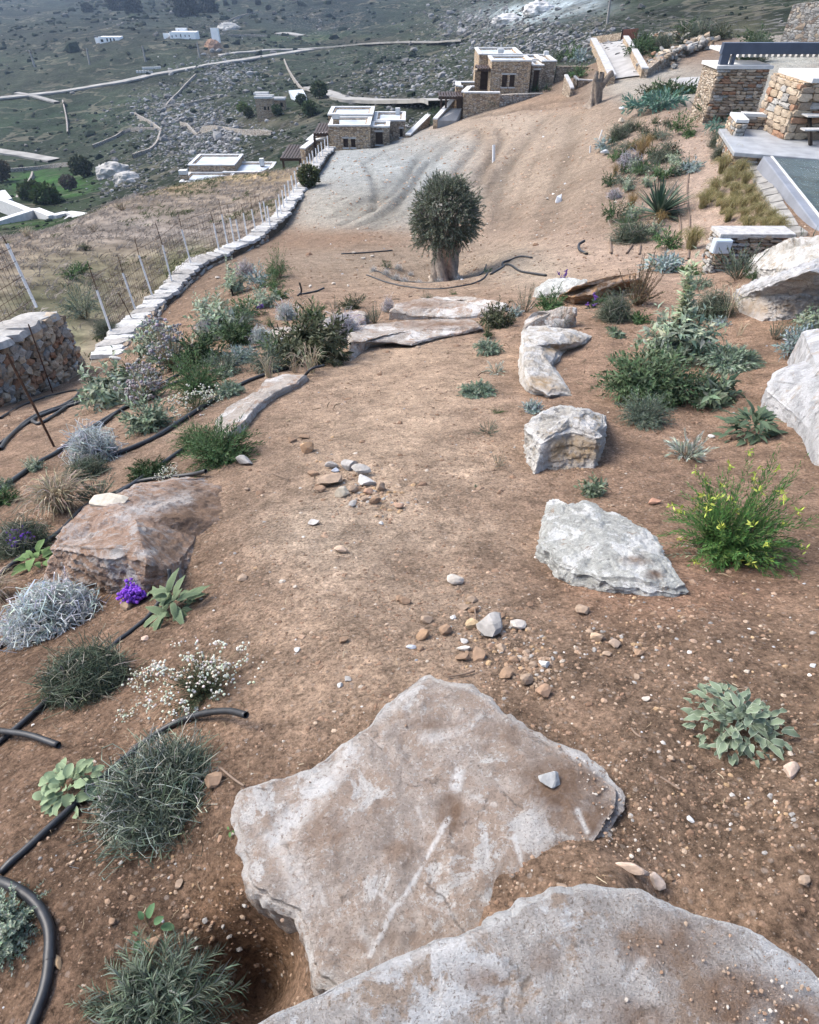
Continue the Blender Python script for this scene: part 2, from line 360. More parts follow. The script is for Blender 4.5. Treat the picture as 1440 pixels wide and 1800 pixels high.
class BX:
    """boxes and prisms gathered into one mesh"""
    def __init__(s): s.v = []; s.f = []
    def box(s, x0, x1, y0, y1, z0, z1):
        return s.hexa([(x0,y0,z0),(x1,y0,z0),(x1,y1,z0),(x0,y1,z0)], [(x0,y0,z1),(x1,y0,z1),(x1,y1,z1),(x0,y1,z1)])
    def hexa(s, lo, hi):
        b = len(s.v); n = len(lo); s.v += list(lo)+list(hi)
        s.f.append(tuple(b+i for i in reversed(range(n)))); s.f.append(tuple(b+n+i for i in range(n)))
        for i in range(n):
            j = (i+1) % n; s.f.append((b+i, b+j, b+n+j, b+n+i))
        return s
    def beam(s, p, q, w, h, up=(0,0,1)):
        p = np.array(p, float); q = np.array(q, float); d = q-p; d /= np.linalg.norm(d); u = np.array(up, float)
        if abs(d@u) > .95: u = np.array((0, 1., 0))
        sd_ = np.cross(d, u); sd_ /= np.linalg.norm(sd_); u = np.cross(sd_, d)
        c = [(-1,-1),(1,-1),(1,1),(-1,1)]
        return s.hexa([tuple(p+sd_*a*w/2+u*b_*h/2) for a, b_ in c], [tuple(q+sd_*a*w/2+u*b_*h/2) for a, b_ in c])
    def wall(s, x0, x1, y0, y1, z0, z1, holes=()):
        """wall in the xz plane with rectangular openings (a,b,c,d), sorted by a"""
        x = x0
        for a, b, c, d in sorted(holes):
            if a > x: s.box(x, a, y0, y1, z0, z1)
            if c > z0: s.box(a, b, y0, y1, z0, c)
            if d < z1: s.box(a, b, y0, y1, d, z1)
            x = b
        if x < x1: s.box(x, x1, y0, y1, z0, z1)
        return s
    def build(s, name, mat, parent=None, loc=None, bevel=0):
        me = mesh(name, np.array(s.v), s.f)
        o = link(name, me, mat, parent, loc)
        if bevel:
            md = o.modifiers.new('bevel', 'BEVEL'); md.width = bevel; md.segments = 2; md.limit_method = 'ANGLE'
        return o
def tube(P, r, n=8, cap=True):
    P = np.asarray(P, float); k = len(P); r = np.broadcast_to(np.asarray(r, float), (k,))
    T = np.gradient(P, axis=0); T /= np.linalg.norm(T, axis=1)[:,None]+1e-12
    up = np.array([0,0,1.]) if abs(T[0,2]) < .9 else np.array([1.,0,0])
    V = []
    for i in range(k):
        s_ = np.cross(T[i], up); s_ /= np.linalg.norm(s_)+1e-12; u = np.cross(s_, T[i]); up = u
        a = np.arange(n)/n*2*math.pi
        V.append(P[i]+r[i]*(np.cos(a)[:,None]*s_+np.sin(a)[:,None]*u))
    V = np.concatenate(V); i, j = np.meshgrid(np.arange(k-1), np.arange(n), indexing='ij'); i = i.ravel(); j = j.ravel(); j2 = (j+1) % n
    F = np.stack([i*n+j, i*n+j2, (i+1)*n+j2, (i+1)*n+j], 1)
    return V, F
def spline(P, m=8):
    P = np.asarray(P, float); Q = np.vstack([2*P[0]-P[1], P, 2*P[-1]-P[-2]]); out = []
    for i in range(1, len(Q)-2):
        t = np.linspace(0, 1, m, endpoint=False)[:,None]
        a, b, c, d = Q[i-1], Q[i], Q[i+1], Q[i+2]
        out.append(.5*((2*b)+(c-a)*t+(2*a-5*b+4*c-d)*t*t+(3*b-a-3*c+d)*t**3))
    return np.vstack(out+[P[-1:]])
def ico(sub=0):
    import bmesh
    bm = bmesh.new(); bmesh.ops.create_icosphere(bm, subdivisions=sub+1, radius=1)
    v = np.array([x.co[:] for x in bm.verts]); f = np.array([[q.index for q in p.verts] for p in bm.faces], np.int32); bm.free(); return v, f
ICO0, ICO1, ICO2, ICO3 = ico(0), ico(1), ico(2), ico(3)
def rot_rand(n):
    q = RNG.normal(size=(n,4)); q /= np.linalg.norm(q, axis=1)[:,None]; w, x, y, z = q.T
    return np.stack([np.stack([1-2*(y*y+z*z), 2*(x*y-z*w), 2*(x*z+y*w)], -1), np.stack([2*(x*y+z*w), 1-2*(x*x+z*z), 2*(y*z-x*w)], -1),
                     np.stack([2*(x*z-y*w), 2*(y*z+x*w), 1-2*(x*x+y*y)], -1)], 1)
def scatter(name, P, S, C, base=ICO0, squash=(1,1,.7), jag=.3, mat=None, sink=.2, smooth=False):
    """many lumps in one mesh: P positions, S sizes, C colours"""
    n = len(P); bv, bf = base; m = len(bv)
    V = bv[None]*(1+RNG.uniform(-jag, jag, (n, m, 1)))*RNG.uniform(.7, 1.3, (n, 1, 3))
    R = rot_rand(n); V = np.einsum('nij,nmj->nmi', R, V)*np.asarray(squash)[None,None]
    V = V*np.asarray(S)[:,None,None] + P[:,None,:]; V[:,:,2] += (np.asarray(S)*(squash[2]-sink))[:,None]*.5
    F = (bf[None]+(np.arange(n)*m)[:,None,None]).reshape(-1, 3)
    return link(name, mesh(name, V.reshape(-1, 3), [F], np.repeat(C, m, 0), smooth), mat)

# ------------------------------------------------------------------ boundary wall line (plan)
WALLPX = [(180,622,.12),(232,566,.25),(268,530,.3),(300,500,.35),(345,458,.4),(395,436,.4),(440,416,.4),(468,398,.4),(490,380,.4),(510,350,.4),(535,315,.4),(558,287,.4),(580,258,.4)]
WALLP = np.array([at(*p) for p in WALLPX])             # points on the middle of the coping
HW0, HW1 = at(150,650), at(-40,722)                    # foot of the high near end
fx = np.r_[HW1[0]-.3, HW0[0]-.3, WALLP[:,0]]; fy = np.r_[HW1[1], HW0[1], WALLP[:,1]]
_o = np.argsort(fy); fx, fy = fx[_o], fy[_o]
def left_of_wall(x, y): return (x < np.interp(y, fy, fx)) & (y > fy[0]-1.5)

# ------------------------------------------------------------------ the land as meshes
ub = np.r_[np.linspace(-2.4, -.85, 22, endpoint=False), np.linspace(-.85, .85, 320), np.linspace(.85, 2.4, 23)[1:]]
sb = [.42]
while sb[-1] < 1150: sb.append(sb[-1]*(1.0068 if sb[-1] < 5 else 1.010 if sb[-1] < 14 else 1.0065 if sb[-1] < 62 else 1.016 if sb[-1] < 700 else 1.05))
sb = np.array(sb)
UU, SS = np.meshgrid(ub, sb); GX = (UU*SS).ravel(); GY = (SS-S0).ravel()
GZ = Hs(GX, GY); NU, NS = len(ub), len(sb)
# position of every land vertex in the photograph, only used to read the soil colours off it
_dx, _dy, _dz = GX, GY, GZ-EYE
_zc = np.maximum(_dy*CT-_dz*ST, .05); LPX = 720+FP*_dx/_zc; LPY = 900-FP*(_dy*ST+_dz*CT)/_zc
def blobs(base, lst):
    """albedo map: (px, py, rx, ry, colour, weight)"""
    C = np.tile(np.array(base, float), (len(GX), 1))
    for px, py, rx, ry, c, w in lst:
        g = np.exp(-(((LPX-px)/rx)**2+((LPY-py)/ry)**2)**1.3)*w
        g = np.clip(g*(1+.6*NOI), 0, 1)[:,None]; C = C*(1-g)+np.array(c)*g
    return C
NOI = fbm(np.c_[UU.ravel()*14, np.log(SS).ravel()*9], 5, 3)
soilC = blobs((.195, .122, .082), [
    (1250,1350,420,330,(.150,.098,.068),.9),(100,1500,330,420,(.135,.082,.054),.95),(430,1620,90,110,(.20,.105,.05),.7),
    (680,1000,260,260,(.285,.205,.155),.95),(680,760,230,150,(.315,.225,.165),.95),(720,640,170,70,(.30,.21,.15),.9),(1180,1030,190,60,(.24,.125,.075),.7),
    (600,1180,180,120,(.255,.175,.125),.8),(560,930,150,70,(.31,.24,.19),.6),(1160,700,240,160,(.225,.14,.095),.9),(1230,980,200,60,(.21,.125,.085),.7),
    (300,760,260,130,(.20,.135,.098),.8),(250,690,200,70,(.215,.145,.105),.8),(330,560,140,60,(.205,.125,.08),.8),
    (780,330,430,170,(.335,.245,.185),1),(672,308,140,80,(.335,.34,.35),1.35),(630,370,120,50,(.33,.295,.26),.9),(740,250,100,26,(.34,.33,.325),1.1),
    (590,422,170,20,(.25,.145,.09),1),(760,440,120,10,(.25,.16,.11),.8),(720,470,190,40,(.285,.205,.15),.9),(940,420,150,60,(.34,.235,.175),.9),(930,470,100,40,(.31,.25,.20),.8),
    (900,215,190,40,(.36,.27,.21),.9),(930,180,110,18,(.33,.205,.135),.8),(1210,330,120,160,(.36,.255,.205),.9),(1100,440,140,40,(.34,.24,.185),.9),
    (1190,150,130,34,(.36,.33,.30),1),(1120,150,60,26,(.36,.31,.27),.9),(1390,130,90,90,(.37,.35,.325),1),(860,290,14,70,(.20,.135,.095),.5)])
fieldC = blobs((.185,.150,.115), [(150,480,130,40,(.14,.13,.08),.7),(330,470,60,50,(.10,.115,.055),.7),(100,540,120,40,(.085,.105,.05),.7),(60,600,90,40,(.09,.11,.05),.8),
    (380,370,140,22,(.20,.165,.13),.7),(440,310,100,14,(.25,.19,.115),.9),(300,330,60,10,(.23,.17,.10),.8),(260,400,200,30,(.20,.175,.155),.7)])
hillC = blobs((.075,.082,.046), [(120,20,300,60,(.050,.058,.052),.9),(560,20,150,45,(.038,.048,.045),.9),(120,75,300,30,(.075,.07,.05),.8),(100,140,250,30,(.075,.073,.045),.8),
    (100,210,200,40,(.055,.078,.038),.9),(85,325,75,28,(.085,.19,.04),1.2),(60,395,80,20,(.075,.13,.035),.9),(560,110,200,30,(.072,.082,.048),.8),(650,150,160,40,(.062,.072,.045),.8),
    (570,67,90,8,(.08,.12,.045),.8),(640,72,60,6,(.22,.15,.11),.9),(375,85,25,12,(.30,.19,.13),.9),(345,240,110,60,(.10,.105,.08),.8),(480,215,110,9,(.26,.20,.14),.8),(620,170,120,7,(.25,.19,.14),.8),
    (900,28,60,18,(1.1,1.06,1.03),1.2),(1000,12,70,16,(1.05,1.0,.98),1.2),(950,30,55,16,(1.05,1.0,.98),1),(830,40,60,30,(.27,.25,.22),.8),
    (1020,75,160,45,(.12,.12,.095),.9),(1200,40,160,40,(.11,.105,.07),.8),(1310,90,120,40,(.17,.145,.085),.8),(1300,40,60,30,(.20,.165,.10),.8),(1200,130,200,40,(.25,.22,.18),.6),
    (480,180,70,18,(.06,.085,.035),.8),(640,228,90,18,(.16,.155,.15),.7)])
def wsum(lst):
    r = np.zeros(len(GX))
    for px, py, rx, ry, w in lst: r = np.maximum(r, w*np.exp(-(((LPX-px)/rx)**2+((LPY-py)/ry)**2)))
    return np.clip(r*(1+.8*NOI), 0, 1)
ROCKL = [(340,240,110,75,1),(400,120,60,40,.8),(290,200,60,40,.8),(210,310,40,40,.9),(1000,70,190,50,1),(830,45,90,40,.9),(720,130,160,60,.6),(880,100,80,40,.8),(560,40,90,30,.3),(380,50,50,20,.6),(1200,60,150,50,.5),(1400,40,70,50,.7),(500,240,60,20,.6),(720,220,70,20,.7)]
rockA = wsum(ROCKL)*.95+.10
# relief
near = 1-sstep(10, 30, SS.ravel())
GZ = GZ + near*(.020*fbm(np.c_[GX, GY]*2.3, 4, 5) + .0085*fbm(np.c_[GX, GY]*17, 3, 9)*(1-sstep(4, 12, SS.ravel())))
GZ = GZ + (1-near)*sstep(20, 40, SS.ravel())*(1-sstep(55, 70, SS.ravel()))*.10*fbm(np.c_[GX, GY]*.9, 5, 21, .62)
far = sstep(60, 110, SS.ravel())
rid = 1-np.abs(fbm(np.c_[GX, GY]*.05, 5, 31))*2
GZ = GZ + far*(SS.ravel()*.0025)*(rid-.6) + far*rockA*SS.ravel()*.006*fbm(np.c_[GX, GY]*.25, 3, 33)
# wheel ruts and drainage furrows across the plot
def dist_poly(P):
    d = np.full(len(GX), 1e9)
    for a, b in zip(P[:-1], P[1:]):
        ab = b-a; t = np.clip(((GX-a[0])*ab[0]+(GY-a[1])*ab[1])/(ab@ab), 0, 1)
        d = np.minimum(d, np.hypot(GX-a[0]-t*ab[0], GY-a[1]-t*ab[1]))
    return d
TRK = []
for k_ in range(7):
    x0 = 700+k_*40+rnd.uniform(-12,12); TRK.append(([(x0+rnd.uniform(-15,15),410-rnd.uniform(0,30)),(x0+12+k_*2,345),(x0+30+k_*3,290),(x0+60+k_*3.4,238)],.16,.03))
for pts, w, dp in TRK+[([(800,312),(812,290),(836,262),(846,240),(843,228)],.30,.15),([(842,325),(848,300),(872,270),(884,245),(878,228)],.30,.15),
                   ([(655,375),(662,340),(650,300),(636,282)],.2,.11),([(645,285),(690,262),(740,250)],.2,.08),([(600,395),(650,372),(700,330),(735,280)],.2,.09),([(618,402),(668,380),(716,338),(752,285)],.2,.09),([(700,385),(742,345),(770,300)],.2,.08),([(660,400),(700,360),(740,300),(800,250)],.5,.07),([(620,380),(680,330),(760,262),(830,225)],.5,.07),
                   ([(900,400),(880,330),(920,260),(960,205)],.5,.06),([(960,410),(985,330),(1000,260),(1010,205)],.5,.07),([(820,430),(840,360),(900,280)],.4,.06),
                   ([(840,205),(900,195),(980,178),(1060,165)],.6,.10),([(880,200),(950,190),(1040,176)],.5,.08),([(700,345),(640,352),(590,380)],.4,.06)]:
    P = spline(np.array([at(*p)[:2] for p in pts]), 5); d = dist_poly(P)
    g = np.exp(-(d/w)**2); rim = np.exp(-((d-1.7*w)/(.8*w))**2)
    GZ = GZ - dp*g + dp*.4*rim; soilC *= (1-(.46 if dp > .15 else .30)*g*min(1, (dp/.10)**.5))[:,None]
# sight-line hole beside the slab, and the dug ring round the olive
OLV = at(783,487)
r_o = np.hypot(GX-OLV[0], GY-OLV[1]); GZ = GZ - .10*np.exp(-(r_o/1.5)**4) + .12*np.exp(-((r_o-2.15)/.45)**2)
ho = at(450,1700); r_h = np.hypot((GX-ho[0])/.9, (GY-ho[1])/.8); GZ = GZ - .28*np.exp(-(r_h/.13)**2)
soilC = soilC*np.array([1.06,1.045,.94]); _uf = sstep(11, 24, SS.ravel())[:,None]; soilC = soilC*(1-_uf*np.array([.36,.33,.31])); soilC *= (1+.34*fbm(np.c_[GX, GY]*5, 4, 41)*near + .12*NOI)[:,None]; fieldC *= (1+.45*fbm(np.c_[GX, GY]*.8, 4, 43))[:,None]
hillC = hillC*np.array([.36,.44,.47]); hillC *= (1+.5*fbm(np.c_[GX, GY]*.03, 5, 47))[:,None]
LAND = np.c_[GX, GY, GZ]
ii, jj = np.meshgrid(np.arange(NS-1), np.arange(NU-1), indexing='ij')
Q = np.stack([ii*NU+jj, ii*NU+jj+1, (ii+1)*NU+jj+1, (ii+1)*NU+jj], -1).reshape(-1, 4)
qc = LAND[Q].mean(1); qs = qc[:,1]+S0
isf = left_of_wall(qc[:,0], qc[:,1]) & (qc[:,1] < 54)
u_ = qc[:,0]/qs
ycrest = np.interp(u_, [-.6,-.17,-.05,.0,.12,.3,.5,.62], [52,52.5,58.5,59,63,64,62,62])
isg = (~isf) & (qc[:,1] < ycrest)
def sub_land(name, mask, C, mat, extra=None):
    f = Q[mask]; idx, inv = np.unique(f, return_inverse=True)
    me = mesh(name, LAND[idx], [inv.reshape(-1, 4).astype(np.int32)], C[idx], True)
    if extra is not None:
        a = me.attributes.new('Rock', 'FLOAT', 'POINT'); a.data.foreach_set('value', extra[idx].astype(np.float32))
    o = link(name, me, mat); o['kind'] = 'structure'; return o
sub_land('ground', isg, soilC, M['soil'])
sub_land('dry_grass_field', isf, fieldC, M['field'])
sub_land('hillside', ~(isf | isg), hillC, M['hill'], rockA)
from mathutils.bvhtree import BVHTree
def land_z(x, y):
    """height of the built land at arrays x, y by bilinear lookup in the grid"""
    x = np.atleast_1d(np.asarray(x, float)); y = np.atleast_1d(np.asarray(y, float))
    s = np.clip(y+S0, sb[0], sb[-2]); u = np.clip(x/s, ub[0], ub[-2])
    i = np.clip(np.searchsorted(sb, s)-1, 0, NS-2); j = np.clip(np.searchsorted(ub, u)-1, 0, NU-2)
    fi = (s-sb[i])/(sb[i+1]-sb[i]); fj = (u-ub[j])/(ub[j+1]-ub[j]); Z = LAND[:,2]
    return (Z[i*NU+j]*(1-fj)+Z[i*NU+j+1]*fj)*(1-fi)+(Z[(i+1)*NU+j]*(1-fj)+Z[(i+1)*NU+j+1]*fj)*fi
def lz(x, y): return float(land_z(x, y)[0])
def on(px, py):
    p = at(px, py); p[2] = lz(p[0], p[1]); return p
# ------------------------------------------------------------------ stones for walls
def block_mesh(name, seed, rnd_=.35, jag=.10):
    import bmesh
    bm = bmesh.new(); bmesh.ops.create_cube(bm, size=1.0); bmesh.ops.subdivide_edges(bm, edges=bm.edges[:], cuts=1, use_grid_fill=True)
    r = random.Random(seed)
    for v in bm.verts:
        c = v.co; m = max(abs(c.x), abs(c.y), abs(c.z)); s = c.normalized()*.62 if c.length > 0 else c
        v.co = c*(1-rnd_)+s*rnd_*m/.5
        v.co += Vector((r.uniform(-jag, jag), r.uniform(-jag, jag), r.uniform(-jag, jag)))
    me = bpy.data.meshes.new(name); bm.to_mesh(me); bm.free(); return me
BLOCKS = []
for k, m_ in enumerate(M['wall_stone']):
    for q in range(3):
        me = block_mesh('wall_stone', 31*k+q); me.materials.append(m_); BLOCKS.append(me)
def face_stones(parent, p0, p1, zb, zt, nrm, wr, hr, limit=300, tilt=.04, gap=.88, proud=.05, weights=(3,3,3,1), rough=.0, name='wall_stone', thick=.22):
    """courses of single stones over a wall face from p0 to p1 (plan); zb, zt: functions of 0..1"""
    p0 = np.array(p0[:2], float); p1 = np.array(p1[:2], float); L = np.linalg.norm(p1-p0); d = (p1-p0)/L
    n = np.array(nrm[:2], float); n /= np.linalg.norm(n); ang = math.atan2(d[1], d[0]); cnt = 0
    off = np.array(parent.location) if parent is not None else np.zeros(3)
    z = min(zb(0), zb(1), zb(.5))
    zmax = max(zt(0), zt(1), zt(.5))
    while z < zmax and cnt < limit:
        h = rnd.uniform(*hr); x = -rnd.uniform(0, wr[1]*.5)
        while x < L and cnt < limit:
            w = rnd.uniform(*wr)*(1.35 if rnd.random() < .18 else 1)
            x0, x1 = max(x, 0), min(x+w, L); x += w
            if x1-x0 < wr[0]*.35: continue
            f = (x0+x1)/2/L
            if z+h*.5 < zb(f) or z+h*.62 > zt(f): continue
            ki = rnd.choices(range(4), weights)[0]
            o = link(name, BLOCKS[ki*3+rnd.randrange(3)], None, parent)
            c = p0+d*(x0+x1)/2+n*(proud-thick/2+rnd.uniform(-.02, .02))
            o.location = (c[0]-off[0], c[1]-off[1], z+h/2-off[2]+rnd.uniform(-1, 1)*h*rough*.3)
            o.rotation_euler = (rnd.uniform(-1, 1)*.08+rough*rnd.uniform(-.3, .3), rnd.uniform(-1, 1)*(tilt+rough), ang+rnd.uniform(-1, 1)*(.03+rough*.4))
            s = 1+rough*rnd.uniform(-.1, .5)
            o.scale = ((x1-x0)*gap*s, thick, h*gap*s*rnd.uniform(.85, 1.08)); cnt += 1
        z += h
    return cnt
def XZ(px, py, Y): p = atY(px, py, Y); return p[0], p[2]

# ------------------------------------------------------------------ boundary wall and fence on the left
hw = thing('stone_wall', 'tall end of the boundary wall, brown rubble under a thick white cap', 'wall', (HW0[0], HW0[1], lz(HW0[0], HW0[1])))
hd = (HW1-HW0)[:2]; hL = np.linalg.norm(hd); hd /= hL; hn = np.array([-hd[1], hd[0]]);
if hn[0] < 0: hn = -hn
zt0 = XZ(110, 548, HW0[1])[1]; zt1 = XZ(-72, 640, HW1[1])[1]
hb = np.array(hw.location)
def hp(t, o, z): q = HW0[:2]+hd*hL*t+hn*o; return (q[0]-hb[0], q[1]-hb[1], z-hb[2])
zb0, zb1 = lz(*HW0[:2]), lz(*HW1[:2])
b = BX(); b.hexa([hp(0,-.02,zb0-.5), hp(1,-.02,zb1-.5), hp(1,-.7,zb1-.5), hp(0,-.7,zb0-.5)], [hp(0,-.02,zt0-.1), hp(1,-.02,zt1-.1), hp(1,-.7,zt1-.1), hp(0,-.7,zt0-.1)])
b.build('wall_core', M['mud'], hw)
face_stones(hw, HW0, HW1, lambda f: zb0*(1-f)+zb1*f-.12, lambda f: zt0*(1-f)+zt1*f-.02, hn, (.13,.27), (.11,.17), 260, .25, .95, .04, (4,3,1.2,1.4), .35)
face_stones(hw, HW0[:2]+np.array([-.7,.02]), HW0[:2]+np.array([.05,.02]), lambda f: zb0-.1, lambda f: zt0-.05, (0,1), (.14,.26), (.1,.17), 30, .2, .95, .04, (4,3,1.2,1.4), .3)
def cap_mesh(w, l, h, seed, n=14):
    r = random.Random(seed); a = [i/n*2*math.pi for i in range(n)]; lo = []; hi = []
    for t in a:
        c, s = math.cos(t), math.sin(t); q = (abs(c)**7+abs(s)**7)**(-1/7)
        x, y = c*q*w/2*r.uniform(.84, 1.08), s*q*l/2*r.uniform(.93, 1.04)
        lo.append((x*1.02, y*1.02, -h)); hi.append((x*.94, y*.94, r.uniform(-.018, .018)))
    v = lo+hi+[(0, 0, .02)]; f = [(i, (i+1) % n, n+(i+1) % n, n+i) for i in range(n)]+[(n+i, n+(i+1) % n, 2*n) for i in range(n)]
    return mesh('coping_stone', np.array(v), f)
def coping(parent, line, width, step, thick, mat, jit=.04, zoff=0):
    """irregular flat slabs laid end to end along a line of 3-D points"""
    off = np.array(parent.location); seg = np.diff(line, axis=0); sl_ = np.linalg.norm(seg, axis=1); tot = sl_.sum(); cum = np.r_[0, np.cumsum(sl_)]; x = 0; k = 0
    while x < tot-.05:
        l = min(rnd.uniform(*step), tot-x); m = x+l/2; i = min(np.searchsorted(cum, m)-1, len(seg)-1); i = max(i, 0)
        c = line[i]+seg[i]*(m-cum[i])/sl_[i]; d = seg[i]/sl_[i]
        o = link('coping_stone', cap_mesh(width*rnd.uniform(.88, 1.12), l*1.07, thick*rnd.uniform(.8, 1.2), rnd.random()), mat, parent)
        o.location = tuple(c-off+np.array([rnd.uniform(-1, 1)*jit, 0, zoff+rnd.uniform(-.03, .03)]))
        o.rotation_euler = (math.asin(max(-1, min(1, d[2]))), rnd.uniform(-.03, .03), math.atan2(-d[0], d[1])+rnd.uniform(-.06, .06)); x += l; k += 1
def h3(t, o, z): q = HW0[:2]+hd*hL*t+hn*o; return np.array([q[0], q[1], z])
coping(hw, np.array([h3(.0,-.34,zt0+.02), h3(1,-.34,zt1+.02)]), .92, (.5,.95), .13, M['coping'], .03)
# lower run of the wall, stepping with the slope
lw = thing('stone_wall', 'low boundary wall with whitewashed stone coping running down to the villa', 'wall', WALLP[0])
zc = WALLP.copy()
for i in range(1, len(zc)-1): zc[i,2] = (zc[i-1,2]+2*WALLP[i,2]+WALLP[i+1,2])/4 if i > 3 else WALLP[i,2]
WS = []
for a, bq in zip(zc[:-1], zc[1:]):
    m = max(1, int(np.linalg.norm(bq-a)/1.2)); WS += [a+(bq-a)*t for t in np.arange(m)/m]
WS = np.array(WS+[zc[-1]]); WS[:,2] += .02*fbm(WS*1.3, 2, 3)
off = np.array(lw.location); b = BX()
for a, bq in zip(WS[:-1], WS[1:]):
    d = (bq-a)[:2]; d /= np.linalg.norm(d); n = np.array([d[1], -d[0]])
    def c4(z0, z1): return [tuple(np.r_[p[:2]+n*o_, z_]-off) for p, o_, z_ in ((a,.34,z0),(bq,.34,z1),(bq,-.34,z1),(a,-.34,z0))]
    b.hexa(c4(a[2]-1.1, bq[2]-1.1), c4(a[2]-.09, bq[2]-.09))
    if a[1] < 27 and np.linalg.norm(bq-a) > .3:
        face_stones(lw, a[:2]+n*.35, bq[:2]+n*.35, lambda f: lz(*(a+(bq-a)*f)[:2])-.08, lambda f: a[2]+(bq[2]-a[2])*f-.06, n, (.14,.32), (.08,.14), 14, .1, .95, .05, (3,4,2,1), .12)
b.build('wall_core', M['mud'], lw)
coping(lw, WS, .80, (.25,.8), .09, M['coping'], .07)

fence = thing('wire_fence', 'wire mesh fence with white sleeved posts along the low boundary wall', 'fence', WALLP[0])
fo = np.array(fence.location)
posts = [(62,535,100,.1),(180,583,69,.5),(228,543,60,.5),(268,517,66,.45),(302,492,60,.5),(335,462,56,.5),(357,430,52,.4),(385,440,46,.4),(403,425,42,.4),(422,424,38,.3),(434,413,38,.3),(449,404,36,.3),(459,391,34,.2),(469,388,34,.2)]
far = [(482,396),(489,384),(494,374),(499,366),(504,356),(510,348),(516,339),(522,330),(527,323),(532,316),(537,310),(542,303),(547,297),(552,291),(557,286),(562,280),(567,274),(572,268),(577,262)]
def wall_top_at(px, py):
    best = None
    for t in np.linspace(0, len(WS)-1.001, 400):
        i = int(t); p = WS[i]+(WS[i+1]-WS[i])*(t-i); dx, dy, dz = p[0], p[1], p[2]-EYE; z_ = dy*CT-dz*ST
        e = abs(900-FP*(dy*ST+dz*CT)/z_-py)
        if best is None or e < best[0]: best = (e, p)
    return best[1]
tops = []
for k, (px, py, hpx, rb) in enumerate(posts+[(a, c, max(22, 33-.55*i), .0) for i, (a, c) in enumerate(far)]):
    p = wall_top_at(px, py).copy() if k else np.array(h3(.0,-.3,zt0))
    if k == 0: p = atY(62, 535, HW0[1]+.1)
    else:
        q = atZ(px, py, p[2]); p[0] = np.clip(q[0], p[0]-.32, p[0]+.2)
    bb = (900-py)/FP; hm = hpx/(ppm(p)*(CT+bb*ST))
    le = rnd.uniform(-.03, .03); la = rnd.uniform(-.05, .03)
    top = p+np.array([la*hm, le*hm, hm]); tops.append((p, top))
    V, F = tube(np.array([p-fo-np.array([0,0,.06]), (p+top)/2-fo, top-fo]), .030 if k < 14 else .034, 8); link('post', mesh('post', V, [F], None, True), M['plastic'], fence)
    V, F = tube(np.array([p-fo, top-fo+(top-p)*.03]), .020, 6)
    if rb:
        V, F = tube(np.array([top-fo-np.array([0,0,.05]), top-fo+np.array([rnd.uniform(-.04,.04), 0, rb*rnd.uniform(.9,1.4)])]), .011, 5); link('rod', mesh('rod', V, [F], None, True), M['rust'], fence)
# wires and mesh, as one part
tv = []; tf = []; nv = 0
def addtube(P, r, n=4):
    global nv
    V, F = tube(P, r, n); tv.append(V); tf.append(F+nv); nv += len(V)
srt = sorted(tops[1:14], key=lambda q: q[0][1])
base = [p for p, t in srt]
run = [np.array(h3(1.2,-.36,zt1)), np.array(h3(.5,-.36,(zt0+zt1)/2)), tops[0][0]]
for lvl in (.12,.35,.6,.9,1.15,1.45):
    pts = np.array([p+np.array([-.04,0,lvl+rnd.uniform(-.03,.03)]) for p in base]); addtube(pts-fo, .007)
    if lvl < 1.3: addtube(np.array([p+np.array([0,0,lvl]) for p in run])-fo, .006)
for (a, bq) in list(zip(base[:-1], base[1:]))+list(zip(run[:-1], run[1:])):
    L = np.linalg.norm(bq-a); m = int(L/.16)
    for t in np.arange(1, m)/m:
        p = a+(bq-a)*t; addtube(np.array([p+(-.05,0,.05), p+(-.05+rnd.uniform(-.03,.03),0,rnd.uniform(1.2,1.5))])-fo, .0045, 3)
w = link('wire_mesh', mesh('wire_mesh', np.concatenate(tv), [np.concatenate(tf)]), M['rust'], fence); w['kind'] = 'stuff'

